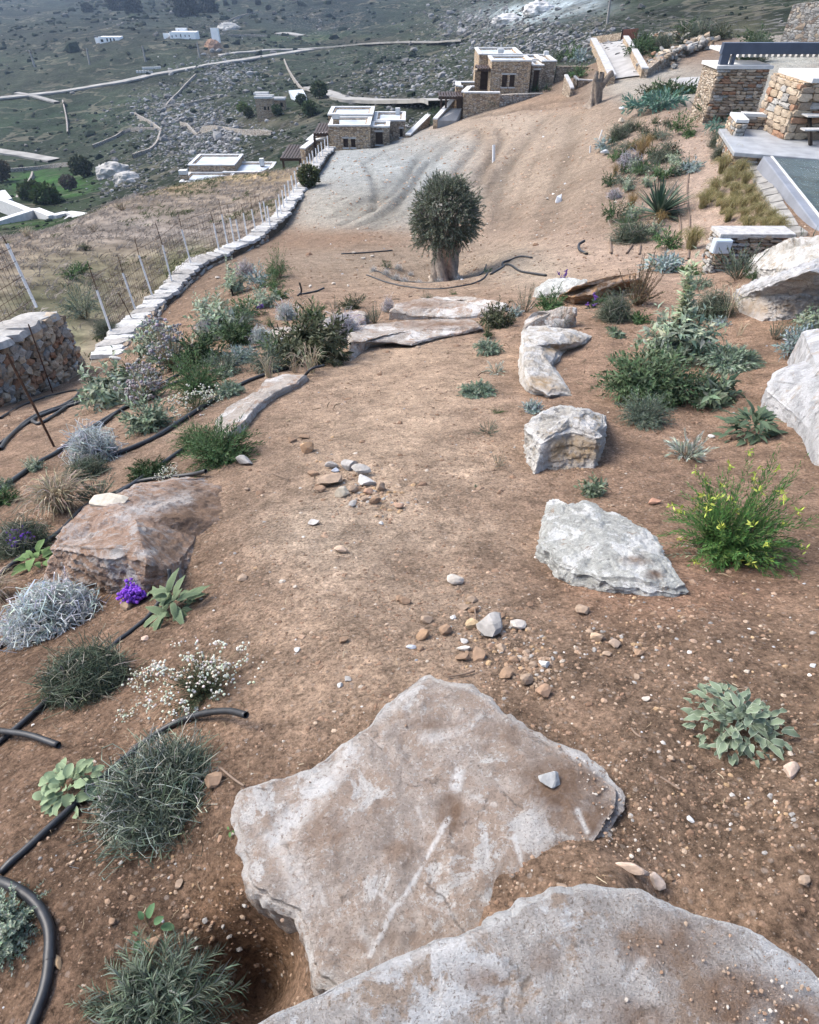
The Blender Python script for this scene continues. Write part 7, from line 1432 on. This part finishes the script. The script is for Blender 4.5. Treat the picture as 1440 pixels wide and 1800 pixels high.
for kd, px, py, w, hr, lab in [
 ('teal',1130,200,66,.3,'blue green ground cover, front half of the far carpet'),('teal',1165,190,70,.3,'blue green ground cover, back half of the far carpet'),('teal',1150,196,50,.3,'middle tuft of the blue green carpet'),('dark',1180,168,60,.3,'low dark cover at the head of the strip'),('darkpale',1150,170,50,.3,'dull green cover left at the head of the strip'),('dark',1210,165,46,.3,'dark cover right at the head of the strip'),
 ('dark',1150,222,17,.8,'dark ball shrub, right of a pair at the top of the strip'),('dark',1122,226,15,.8,'dark ball shrub, left of a pair at the top of the strip'),('twiggy',1106,232,18,.8,'grey green ball at the upper left of the strip'),('darkpale',1170,222,16,.7,'brownish dome between dark balls at the top of the strip'),('dark',1178,227,14,.9,'narrow dark dome at the upper right of the strip'),('green',1195,237,36,.8,'large fresh green shrub at the upper right of the strip'),
 ('green',1210,241,26,.4,'low green spread right of the large fresh green shrub'),('twiggy',1086,246,26,.7,'dark twiggy ball at the left of the upper strip'),('darkpale',1130,236,20,.7,'olive dome in the upper middle of the strip'),('feather',1162,247,34,.7,'grey green mound in the upper middle of the strip'),('darkpale',1145,245,28,.6,'brown green mound left of the grey green mound'),('feather',1128,252,28,.6,'soft mound below the olive dome'),
 ('blue',1058,265,30,.6,'pale blue shrub at the left corner of the strip'),('dark',1076,256,16,.8,'dark cap shrub beside the pale blue one'),('feather',1078,272,28,.6,'dull green mound beneath the dark cap shrub'),('green',1080,284,26,.6,'green mound above the white boulder'),('feather',1100,262,30,.5,'faded green mound right of the dark cap'),
 ('dark',1097,278,22,.6,'dark shrub in the middle left of the strip'),('darkpale',1115,262,26,.6,'olive green mound beside the faded one'),('dark',1148,276,32,.6,'dark green mound right of the amber grass'),('twiggy',1160,285,26,.5,'greyish twiggy mound below the dark mound'),('darkpale',1180,274,30,.6,'brown topped mound at the right of the strip'),('feather',1172,262,26,.6,'grey mound near the climbing drip line'),
 ('lav',1106,295,34,.6,'lavender grey mound in the centre left of the strip'),('pale',1112,302,24,.7,'pale sage in front of the lavender mound'),('fern',1122,308,36,.6,'yellow green dome in the centre of the strip'),('dark',1130,298,28,.5,'dark green band behind the yellow green dome'),('feather',1150,305,34,.6,'blue grey mound right of the yellow green dome'),('green',1160,316,36,.7,'green mound behind the yucca'),
 ('pale',1185,310,30,.7,'pale felty sage at the right edge of the strip'),('dark',1207,298,26,.7,'dark cap shrub at the right edge of the strip'),('blue',1214,302,34,.5,'blue green cushion under the dark cap'),('pale',1184,285,24,.6,'pale olive sage near the right edge'),('dark',1095,305,20,.8,'dark sprig at the left of the centre'),('dark',1070,326,30,.55,'low green shrub on the left edge beside the furrows'),('feather',1097,325,40,.5,'spreading grey green shrub left of the yucca'),('pale',1103,336,26,.8,'pale sage left of the yucca, upper'),('pale',1138,328,24,.8,'cream tinted sage just behind the yucca'),('lav',1080,348,20,.6,'small lavender twig ball on the furrowed edge'),
 ('dark',1078,388,38,.75,'dark green shrub at the lower left of the strip'),('pale',1112,384,34,.6,'pale yellow green shrub left of the lower amber tuft'),('fern',1100,402,42,.5,'mid green mound in the lower strip'),('dark',1132,410,28,.7,'darkest mound in the lower strip'),('twiggy',1108,424,46,.45,'grey twiggy cushion lowest left in the strip'),('pale',1152,420,30,.9,'pale leggy sage in the lower strip'),('green',1168,437,48,.55,'bright dark green shrub lowest in the strip'),('darkpale',1098,392,24,.4,'brown low shrub beside the lower dark shrub'),('feather',1178,345,26,.8,'grey sprig right behind the yucca'),
 ('stemmy',1252,212,66,.55,'broad dark green hedge at the foot of the stone pillar'),('dark',1242,212,44,.7,'dark shrub left in the hedge at the pillar foot'),('dark',1272,210,44,.7,'dark shrub right in the hedge at the pillar foot'),('teal',1254,236,38,.55,'blue green mound left of the pool terrace'),('twiggy',1256,258,17,1.0,'dark twiggy plant against the terrace corner, upper'),('twiggy',1262,280,17,1.1,'dark twiggy plant against the terrace corner, lower'),
 ('dark',1118,98,40,.6,'dark shrub behind the driveway wall, left'),('green',1140,92,34,.6,'green shrub behind the driveway wall, right'),('dark',1130,82,34,.6,'dark shrub behind the driveway wall, upper'),('twiggy',1160,88,30,.6,'grey shrub right of those behind the driveway wall'),('dark',1148,102,22,.6,'small dark shrub at the driveway wall corner'),
 ('green',1006,108,30,.8,'green shrub on top of the brown garden wall, left'),('blue',1020,110,26,.7,'pale shrub on top of the brown garden wall'),('dark',985,108,30,.6,'dark shrub at the villa end of the garden wall'),('green',1018,138,30,.6,'green shrub behind the curved plastered wall'),('dark',1002,136,18,.7,'dark shrub by the curved plastered wall'),
 ('dark',942,162,15,.9,'dark bush before the villa doorway, left'),('dark',962,161,13,.9,'dark bush before the villa doorway, right'),('fern',860,193,24,.6,'grassy green tuft against the terrace wall'),('dark',1300,112,40,.7,'dark bush seen behind the pergola frame'),('twiggy',1325,110,30,.9,'bare grey bush beside the dark one behind the pergola'),('dark',750,222,18,1.0,'dark hedge plant between the white sloping walls, lower'),('dark',758,212,16,1.0,'dark hedge plant between the white sloping walls, middle'),('dark',766,203,14,1.0,'dark hedge plant between the white sloping walls, upper'),
 ('darkpale',1200,75,40,.5,'brown green scrub above the tumbled wall, left'),('twiggy',1230,72,40,.5,'olive scrub above the tumbled wall, middle'),('darkpale',1262,70,36,.5,'dull scrub above the tumbled wall, right'),('dark',1205,60,36,.5,'dark scrub patch on the upper right slope'),('dark',1330,78,50,.4,'dark hedge on the slope above the pergola frame')]:
    proto_place(kd, px, py, w, hr, {'teal':'ground_cover','pale':'pale_sage','blue':'silver_leaf_plant','lav':'lavender_shrub'}.get(kd, 'shrub'), lab, 'shrub', 'shrubs of the planted strip' if 1040 < px < 1235 and 200 < py < 450 else None)
for px, py, w, lab in [(1122,285,44,'tall amber grass tuft in the middle of the strip'),(1138,258,24,'brown amber tuft above the tall one'),(1108,372,34,'amber grass tuft left of the yucca'),(1157,398,30,'small amber tuft under the yucca'),(1080,310,22,'golden tuft on the left side of the strip')]:
    proto_place('amber', px, py, w, .9, 'amber_grass', lab, 'grass tuft')
proto_place('gold', 1214, 438, 58, .7, 'feather_grass', 'big lone golden green grass tuft left of the short wall', 'grass tuft', None, .8)
for k, (px, py) in enumerate([(1290,288),(1268,305),(1298,312),(1282,318),(1276,328),(1306,330),(1254,342),(1288,345),(1314,350),(1234,366),(1262,362),(1290,362),(1270,376),(1302,372),(1322,368),(1278,390),(1306,388),(1332,385),(1350,396),(1320,402),(1340,410),(1308,406),(1366,410),(1284,376),(1358,404),(1244,356)]):
    proto_place('gold', px, py, rnd.uniform(34, 44), .7, 'feather_grass', 'golden green feather grass tuft in the block along the pool wall', 'grass tuft', 'feather grass tufts along the pool wall', .6)
# yucca
e, R = place(1156, 380, 88, 'yucca', 'spiky dark green yucca in the planted strip', 'plant'); g = PG(); n = 90
a = RNG.uniform(0, 6.283, n); el = np.arcsin(RNG.uniform(.12, 1, n)); D = np.stack([np.cos(a)*np.cos(el), np.sin(a)*np.cos(el), np.sin(el)], -1)
for k in range(n):
    gl_ = PG(); gl_.leaves(np.array([[0,0,.05]]), D[k:k+1], np.array([[0,0,1.]])+RNG.normal(0,.05,(1,3)), R*RNG.uniform(1.15,1.5), R*.11, cvar((.045,.075,.05) if rnd.random() > .25 else (.10,.14,.10), 1, .2), prof=((0,.7),(.4,1),(.8,.6),(1,.03)), curl=.06, fold=.3)
    gl_.build('leaf', e)

# ------------------------------------------------------------------ olive trees
def trunk_mesh(H, r0, r1, seed, lean=(0,0), n=40, k=34, flare=.7):
    t = np.linspace(0, 1, k); a = np.arange(n)/n*2*math.pi; V = []
    for q in t:
        r = r1+(r0-r1)*(1-q)**1.5+flare*r0*math.exp(-q*9)+.25*r1*max(0, q-.75)*2; d = np.stack([np.cos(a), np.sin(a)], -1)
        tw = a+q*1.1; rib = .16*np.sin(tw*5+seed)+.10*np.sin(tw*9+2*seed)+.06*np.sin(tw*15)
        p = np.c_[d*(r*(1+rib*(1+.6*math.exp(-q*5))))[:,None]+np.array(lean)*q*H, np.full(n, q*H)]; V.append(p)
    V = np.concatenate(V); V[:,:2] *= (1+.16*fbm(np.c_[V[:,:2]*3, V[:,2:]*2]+seed, 4, seed))[:,None]
    i, j = np.meshgrid(np.arange(k-1), np.arange(n), indexing='ij'); i = i.ravel(); j = j.ravel(); j2 = (j+1) % n
    return V, np.stack([i*n+j, i*n+j2, (i+1)*n+j2, (i+1)*n+j], 1).astype(np.int32)
ot = thing('olive_tree', 'thick trunked olive tree with a clipped round crown on the plot', 'tree', OLV*[1,1,0]+[0,0,lz(OLV[0], OLV[1])])
V, F = trunk_mesh(1.15, .37, .31, 3, (-.03, .05), 56, 44, .45); f = fbm(V*[5,5,1.6], 5, 4); red = np.exp(-((V[:,0]-.05)/.12)**2)*(V[:,1] < 0)
V[:,:2] *= (1+.10*(1-2*np.abs(fbm(V*[7,7,2.2], 4, 14))))[:,None]; C = np.array([.31,.26,.215])[None]*(1+.8*f)[:,None]*(.75+.5*vnoise(V*[16,16,3], 6))[:,None]; C = C*(1-.45*red[:,None])+np.array([.40,.21,.14])*.45*red[:,None]
link('trunk', mesh('trunk', V-[0,0,.12], [F], C, True), M['bark'], ot)
bv = []; bf = []; nb = 0; rc, zcn = .98, 1.88
for k in range(16):
    a = k*2.4; el = rnd.uniform(.1, 1.1); s0 = np.array([-.03+.2*math.cos(a), .05+.2*math.sin(a), .95]); tip = np.array([-.06+math.cos(a)*math.cos(el)*rc*.8, math.sin(a)*math.cos(el)*rc*.8, zcn+math.sin(el)*.8])
    V, F = tube(spline(np.array([s0, s0*.5+tip*.5+RNG.normal(0,.08,3), tip]), 4), np.linspace(.075, .015, 9), 6); bv.append(V); bf.append(F+nb); nb += len(V)
BV = np.concatenate(bv); link('limbs', mesh('limbs', BV, [np.concatenate(bf).astype(np.int32)], np.tile((.20,.175,.15), (len(BV), 1)), True), M['bark'], ot)
n = 1700; d = RNG.normal(size=(n, 3)); d /= np.linalg.norm(d, axis=1)[:,None]; d[:,2] = np.where(d[:,2] < -.75, -d[:,2], d[:,2]); lump = 1+.42*fbm(d*2.8, 3, 12)
rr = (RNG.uniform(.45, 1, n)**.5)*lump; S0_ = np.array([-.06,.0,zcn-.08])+d*(rr*.86)[:,None]*[rc,rc,1.04]; dirn = d*.75+np.array([0,0,.5])*RNG.uniform(-.2,1.2,(n,1))+RNG.normal(0,.4,(n,3)); dirn /= np.linalg.norm(dirn, axis=1)[:,None]
L = RNG.uniform(.22,.42,n)[:,None]; t = np.linspace(0,1,5); P = S0_[:,None]+dirn[:,None]*L[:,None]*t[None,:,None]; P[:,:,2] -= .06*t[None]**2
leafy(ot, 1, 1, 0, 18, .085, .026, (.085,.10,.068), (.23,.245,.195), .05, lean=.55, curl=.1, pts=P, sw=.012, cheap=True, stem=(.13,.12,.09), name='crown', mix=.25)
# cut old olive stump by the drive
SP = on(1045, 184); st2 = thing('olive_stump', 'gnarled pollarded old olive trunk without leaves below the driveway', 'tree', SP)
V, F = trunk_mesh(1.35, .34, .30, 7, (0, 0), 36, 30); C = np.array([.23,.19,.155])[None]*(1+.6*fbm(V*[5,5,1.4], 5, 4))[:,None]; link('trunk', mesh('trunk', V-[0,0,.15], [F], C, True), M['bark'], st2)
for p_ in (([(.1,0,.75),(.40,0,1.15),(.62,0,1.5),(.85,0,1.6)]), ([(-.1,0,.9),(-.2,0,1.3),(-.17,.05,1.6)]), ([(.1,.1,1.0),(.18,.1,1.35),(.12,.1,1.62)])):
    V, F = tube(spline(np.array(p_), 5), np.linspace(.20, .11, 5*(len(p_)-1)+1), 10); V = V*(1+.12*fbm(V*4, 3, 5))[:,None]; link('limb', mesh('limb', V, [F.astype(np.int32)], np.tile((.20,.165,.135), (len(V), 1)), True), M['bark'], st2)

# ------------------------------------------------------------------ field grass, scrub, rocks and walls of the far slopes
def field_grass():
    n = 8500; x = RNG.uniform(-46, -6, n); y = 10+44*RNG.uniform(size=n)**.8; k = left_of_wall(x+.5, y) & (x/(y+S0) > -1.25) & (y < 54); x, y = x[k], y[k]; n = len(x)
    z = land_z(x, y); nn = fbm(np.c_[x, y]*.35, 3, 71); green = (nn > .18)[:,None]
    b = 7; C0 = np.where(green, np.array([.085,.10,.045]), np.array([.265,.23,.20]))*RNG.uniform(.6, 1.35, (n, 1)); C = np.repeat(C0, b, 0)
    R = RNG.uniform(.10, .30, n); P0 = np.repeat(np.c_[x, y, z], b, 0)+RNG.normal(0, .10, (n*b, 3))*[1,1,0]; a = RNG.uniform(0, 6.28, n*b); l = np.repeat(R, b)*RNG.uniform(.7, 1.4, n*b)
    wind = .5; t = np.linspace(0, 1, 3); out = np.stack([np.cos(a)*.7+wind, np.sin(a)*.7], -1)*l[:,None]
    P = np.concatenate([P0[:,None,:2]+out[:,None]*(t**1.4)[None,:,None], P0[:,None,2:]+(l[:,None]*1.0*(t-.45*t*t)[None])[...,None]], -1)
    g = PG(); g.ribbons(P, np.array([1,.8,.2])*.028, C); o = g.build('grass', None); o['kind'] = 'stuff'
field_grass()
for k, (px, py, w, lab, kd) in enumerate([(215,370,36,'brown bush at the edge of the dry field','dryshrub'),(148,440,28,'dark tussock in the dry field','darkpale'),(165,408,30,'small brown tussock in the upper dry field','dryshrub'),(145,480,46,'green rosette clump in the dry field','green'),(128,490,44,'second green rosette clump in the dry field','green'),(50,420,44,'straw coloured bush at the left edge of the dry field','drygrass')]):
    e, R = place(px, py, w, 'field_bush', lab, 'bush'); kind(kd, e, R, .5, .4)
def far_scatter():
    # samples by sight line over the far land
    m = (GY > 58) & (np.abs(UU.ravel()) < .95); idx = np.where(m)[0]; wgt = (SS.ravel()[idx]**.4)
    r = RNG.choice(idx, 18000, p=wgt/wgt.sum()); P = LAND[r].copy(); s = SS.ravel()[r]
    P[:,0] += RNG.normal(0, .004, len(r))*s; P[:,1] += RNG.normal(0, .01, len(r))*s; P[:,2] = land_z(P[:,0], P[:,1])
    isg_ = (P[:,1] < np.interp(P[:,0]/s, [-.6,-.17,-.05,.0,.12,.3,.5,.62], [52,52.5,58.5,59,63,64,62,62])+2); P, r, s = P[~isg_], r[~isg_], s[~isg_]
    lawn = np.exp(-(((LPX[r]-85)/80)**2+((LPY[r]-325)/32)**2)) > .5
    rk = rockA[r]; nn = fbm(P[:,:2]*.03, 4, 81); pick = RNG.uniform(size=len(r)) < np.clip(rk*.75+.25*nn, .03, .85)
    a = pick & ~lawn; S = s[a]*np.exp(RNG.normal(-6.75, .5, a.sum())); C = np.array([.17,.165,.155])[None]*RNG.uniform(.5, 1.35, (a.sum(), 1))
    right = LPX[r][a] > 830; C[right] *= .72
    o = scatter('hillside_rocks', P[a], S, C, ICO0, (1.2,1,.75), .28, M['vrock'], .3); o['kind'] = 'stuff'
    b = ~pick & ~lawn; b &= RNG.uniform(size=len(r)) < np.clip(.45+1.2*nn, .1, 1); S = s[b]*np.exp(RNG.normal(-6.3, .45, b.sum())); C = np.array([[.017,.025,.018],[.024,.033,.022],[.036,.040,.028],[.015,.022,.018]])[RNG.integers(0, 4, b.sum())]*RNG.uniform(.7, 1.4, (b.sum(), 1))
    o = scatter('hillside_scrub', P[b], S, C, ICO0, (1.15,1.1,.7), .35, M['vscrub'], .35); o['kind'] = 'stuff'
far_scatter()
def spur_rocks():
    px = np.concatenate([RNG.normal(a, b, n) for a, _, b, _, n in SPUR]); py = np.concatenate([RNG.normal(a, b, n) for _, a, _, b, n in SPUR]); P = []
    d = np.stack([(px-720)/FP, CT+(900-py)/FP*ST, -ST+(900-py)/FP*CT], 1); d /= np.linalg.norm(d, axis=1)[:,None]; hit = np.full(len(px), np.nan)
    for t in np.geomspace(62, 600, 260):
        u_ = np.isnan(hit) & (EYE+d[:,2]*t <= land_z(d[:,0]*t, d[:,1]*t)); hit[u_] = t
    k = ~np.isnan(hit) & (hit > 66); P = d[k]*hit[k][:,None]; P[:,2] = land_z(P[:,0], P[:,1]); m = len(P); s = hit[k]
    o = scatter('spur_rocks', P, s*np.exp(RNG.normal(-6.8, .5, m)), np.array([.27,.265,.26])[None]*RNG.uniform(.45, 1.25, (m, 1)), ICO0, (1.3,.9,.8), .3, M['vrock'], .2); o['kind'] = 'stuff'
SPUR = [(350,245,55,32,1584),(300,195,40,18,360),(395,130,40,14,360),(395,240,12,22,288),(215,318,24,16,187),(730,150,60,22,648),(880,88,60,18,576),(1010,75,60,18,648),(860,40,45,14,360),(700,222,40,8,180)]
spur_rocks()
def strip(name, pts, width, mat, lift=.3, m=10, skirt=.45):
    P = spline(np.array([at(*p) for p in pts]), m); d = np.gradient(P[:,:2], axis=0); d /= np.linalg.norm(d, axis=1)[:,None]; nrm = np.c_[-d[:,1], d[:,0]]; w = np.interp(np.arange(len(P)), [0, len(P)-1], width) if isinstance(width, tuple) else np.full(len(P), width)
    A = P.copy(); B = P.copy(); A[:,:2] += nrm*w[:,None]/2; B[:,:2] -= nrm*w[:,None]/2
    z = np.maximum.reduce([land_z(A[:,0], A[:,1]), land_z(B[:,0], B[:,1]), land_z(P[:,0], P[:,1])])+lift; zk = np.ones(9)/9; z = np.convolve(np.r_[[z[0]]*4, z, [z[-1]]*4], zk, 'valid')+.35*lift; A[:,2] = z; B[:,2] = z; n = len(P); A2 = A-[0,0,skirt]; B2 = B-[0,0,skirt]
    V = np.vstack([A, B, A2, B2]); i = np.arange(n-1); F = [np.stack([i, i+1, n+i+1, n+i], 1), np.stack([n+i, n+i+1, 3*n+i+1, 3*n+i], 1), np.stack([2*n+i, 2*n+i+1, i+1, i], 1)]
    o = link(name, mesh(name, V, [f.astype(np.int32) for f in F]), mat); return o
for pts, w in [([(-40,180),(0,174),(100,162),(200,148),(270,134),(340,121),(400,112),(470,100),(550,87)],(4.5,4)),([(384,98),(440,94),(480,90),(560,86),(640,80),(740,77),(818,73)],(3.2,3)),([(-30,262),(0,268),(50,276),(96,284)],3.4),([(545,158),(570,165),(600,173),(640,179),(700,184),(745,188),(775,190)],3.0),([(486,62),(505,61),(531,63)],5),([(30,165),(60,170),(100,180)],2)]:
    strip('road', pts, w, M['road'])['kind'] = 'structure'
for k, (pts, lab) in enumerate([([(345,135),(325,155),(305,175),(293,190)],'dry stone wall falling down the rocky spur below the white road'),([(290,194),(330,185),(385,168)],'dry stone wall crossing the rocky spur'),([(238,203),(260,215),(285,232)],'short dry stone wall left of the rocky spur'),([(165,262),(200,245),(225,234),(280,228)],'terrace wall along the foot of the rocky spur'),([(318,218),(330,226),(345,236),(360,232),(420,233),(478,233)],'sandy terrace wall under the brown stone house'),
    ([(0,303),(60,298),(100,294),(160,288)],'field wall along the far side of the green pasture'),([(110,176),(118,212),(120,236)],'old wall running straight down the left slope'),([(500,108),(510,130),(530,155),(540,160)],'stone wall dropping from the road to the brown house'),([(285,240),(270,262),(235,280)],'low wall beside the rocky outcrop'),([(400,60),(430,62),(470,66)],'terrace wall on the far hillside right of the outcrop'),([(385,45),(420,30),(460,22)],'upper terrace wall on the far hillside'),([(60,310),(50,330),(28,345)],'low wall dividing the green pasture')]):
    o = strip('terrace_wall', pts, .38, M['rubble'], .5, 8, 1.4); tag(o, lab, 'wall')
# rocky outcrops that read as single masses
for px, py, w, h, lab in [(400,50,44,.5,'jagged rock outcrop beside the white outbuilding'),(375,85,30,.8,'rust stained rock face under the outcrop'),(200,310,60,.6,'pale layered rock bluff above the pasture'),(225,318,44,.6,'lower ledge of the pale layered bluff'),(895,38,60,.4,'bare white rock face of the quarry, left'),(950,22,60,.5,'bare white rock face of the quarry, right')]:
    p = on(px, py); R = w/2/ppm(p); v, f = ICO3; v = v.copy(); v = v*(1+.35*fbm(v*1.6+px, 4, px % 50)+.15*fbm(v*5+px, 4, 9))[:,None]*[1,.7,h]; s = np.round(v[:,2]*9)/9; v[:,2] = v[:,2]*.5+s*.5
    c = (.50,.49,.475) if px > 850 else ((.30,.19,.13) if px == 375 else (.40,.385,.36))
    o = link('rock_outcrop', mesh('rock_outcrop', v*R, [f], np.tile(np.array(c), (len(v), 1))*(1+.35*fbm(v*3, 4, 3))[:,None]), M['vrock'], None, p); tag(o, lab, 'rock')
# trees by the brown house and the pasture
def small_tree(px, py, w, hr, col, lab, nm='round_tree'):
    p = on(px, py); R = w/2/ppm(p); e = thing(nm, lab, 'tree', p); V, F = tube(np.array([[0,0,-.3],[.1,0,R*hr*.6],[0,.1,R*hr]]), np.array([.12,.09,.05])*R, 7); link('trunk', mesh('trunk', V, [F.astype(np.int32)], np.tile((.12,.09,.065), (len(V), 1)), True), M['bark'], e)
    n = 420; d = RNG.normal(size=(n, 3)); d /= np.linalg.norm(d, axis=1)[:,None]; q = d*(RNG.uniform(.35, 1, n)**.5*(1+.25*fbm(d*2+px, 2, 4)))[:,None]*[R,R,R*.8]+[0,0,R*hr*1.05]
    g = PG(); D = d+RNG.normal(0,.6,(n,3)); g.blades(q, D, RNG.normal(size=(n,3)), R*.34, R*.22, cvar(col, n, .35)); g.blades(q, RNG.normal(size=(n,3)), RNG.normal(size=(n,3)), R*.34, R*.22, cvar(col, n, .35)); g.build('crown', e)
for px, py, w, col, lab in [(428,197,19,(.10,.14,.05),'bright green tree left of the brown stone house'),(438,207,17,(.045,.06,.03),'dark tree below the bright green one'),(464,205,15,(.045,.065,.035),'dark tree in front of the brown stone house'),(488,204,17,(.05,.075,.04),'dark rounded tree right of the brown stone house'),(530,184,18,(.05,.07,.04),'dark tree by the pale pool right of the brown house'),(562,172,26,(.05,.07,.035),'bushy tree above the bend of the track'),(545,205,24,(.06,.085,.04),'green tree on the slope below the track'),(148,312,34,(.035,.045,.022),'dark evergreen tree at the corner of the pasture'),(124,335,26,(.085,.075,.06),'purplish bare shrub on the pasture edge'),(5,320,36,(.06,.05,.025),'brown leaved tree at the left edge above the lawn'),(10,368,26,(.03,.05,.025),'dark shrub by the long white wall'),(85,358,44,(.055,.085,.03),'low green hedge below the pasture, right'),(60,352,40,(.05,.07,.03),'low green hedge below the pasture, left'),(545,330,36,(.06,.07,.03),'green bush on the near side of the field end')]:
    small_tree(px, py, w, 1.0 if py < 340 else .6, col, lab)
for px, py, w, lab in [(215,14,44,'dark thicket on the far hill, left'),(235,22,30,'dark thicket below the left one on the far hill'),(155,22,18,'small dark thicket alone on the far hill'),(330,28,40,'dark scrub band on the far hill, middle'),(365,22,34,'dark scrub band on the far hill, right'),(413,6,8,'small round bush at the top, left'),(398,11,9,'small round bush at the top, below the left one'),(454,8,10,'small round bush at the top, middle'),(472,15,9,'small round bush at the top, lower'),(440,25,10,'small round bush above the terraces')]:
    small_tree(px, py, w, .5, (.022,.030,.026), lab, 'thicket')
# utility poles, hives, pool of the brown house
for px, py, ty, lx, lab in [(61,117,88,51,'leaning pole by the field track, leftmost of the four'),(158,115,84,152,'wooden pole second from the left below the white houses'),(256,108,80,250,'wooden pole third from the left below the white houses'),(351,100,73,346,'wooden pole beside the rust stained rock'),(1068,40,-8,1074,'thin pole above the driveway gate')]:
    p = on(px, py); q = atY(lx, ty, p[1]); o3 = thing('utility_pole', lab, 'pole', p); V, F = tube(np.array([[0,0,-.5], q-p]), np.array([.2,.14])*max(1, p[1]/160), 6); link('post', mesh('post', V, [F.astype(np.int32)], None, True), plain('grey_timber', (.26,.25,.24), .9, .1) if 'gt' not in M else M['gt'], o3)
    if px < 1000: BX().box(-.9,.9,-.08,.08,(q-p)[2]-.9,(q-p)[2]-.7).build('crossarm', M['wood'], o3)
    else: BX().box(-.3,.3,-.05,.05,(q-p)[2]-.6,(q-p)[2]-.5).build('crossarm', M['wood'], o3)
for k in range(15):
    p = on(252+k*3.7, 121.5-.1*k) if k < 9 else on(242+(k-9)*5, 127+.2*k); o = BX().box(-.35,.35,-.3,.3,0,.75).build('beehive', M['white'], None, p); tag(o, 'tiny white hive box in the rows under the rocky knoll', 'beehive', 'white hives on the far slope')
p = on(523, 172); q = [on(508,164), on(533,162), on(540,176), on(519,179)]; b = BX(); b.hexa([(x[0],x[1],x[2]-4) for x in q[::-1]], [(x[0],x[1],x[2]+.5) for x in q[::-1]]); tag(b.build('pool_deck', M['roof']), 'pale blue roofed terrace right of the brown stone house', 'terrace')

# ------------------------------------------------------------------ dead leaves and straw on the beds
def litter():
    g = PG()
    for px, py, sx, sy, n in [(150,1000,160,160,260),(250,1400,150,160,260),(330,680,190,70,260),(120,1250,110,120,160),(1270,900,150,120,220),(1150,640,160,90,200),(1300,1300,110,80,110),(700,900,240,260,160),(1060,560,150,50,160),(1250,1550,140,90,60),(480,560,120,40,120)]:
        for k in range(n):
            a, c = rnd.gauss(px, sx), rnd.gauss(py, sy)
            if not (-150 < a < 1600 and 420 < c < 1790): continue
            p = at(a, c); p[2] = lz(p[0], p[1])+.006; l = rnd.uniform(5, 22)/ppm(p); an = rnd.uniform(0, 6.28); d = np.array([math.cos(an), math.sin(an), rnd.uniform(-.1, .2)])*l
            q = p+d; q[2] = max(q[2], lz(q[0], q[1])+.005); m = (p+q)/2+np.array([rnd.gauss(0,.15), rnd.gauss(0,.15), .1])*l
            g.ribbons(np.array([[p, m, q]]), np.array([1,.9,.5])*rnd.choice((.7,.9,1.2,2.0))/ppm(p), np.array(rnd.choice(((.30,.23,.15),(.36,.30,.21),(.16,.11,.075),(.22,.17,.12),(.12,.09,.06))))[None])
    o = g.build('litter', None); o['kind'] = 'stuff'
litter()
# ------------------------------------------------------------------ air over the valley
def haze():
    zs = [o.matrix_world.translation.z for o in SC.objects]; zlo = LAND[:,2].min()-1.5; zhi = max(LAND[:,2].max(), 24)+4
    b = BX().box(-3000, 3000, -60, float(GY.max())+40, float(zlo), float(zhi)); m = bpy.data.materials.new('haze_air'); m.use_nodes = True; t = m.node_tree; t.nodes.clear()
    v = t.nodes.new('ShaderNodeVolumePrincipled'); v.inputs['Color'].default_value = (.52,.70,.98,1); v.inputs['Density'].default_value = .00022; v.inputs['Anisotropy'].default_value = .2
    o = t.nodes.new('ShaderNodeOutputMaterial'); t.links.new(v.outputs[0], o.inputs['Volume'])
    h = b.build('haze', m); h['kind'] = 'stuff'
haze()
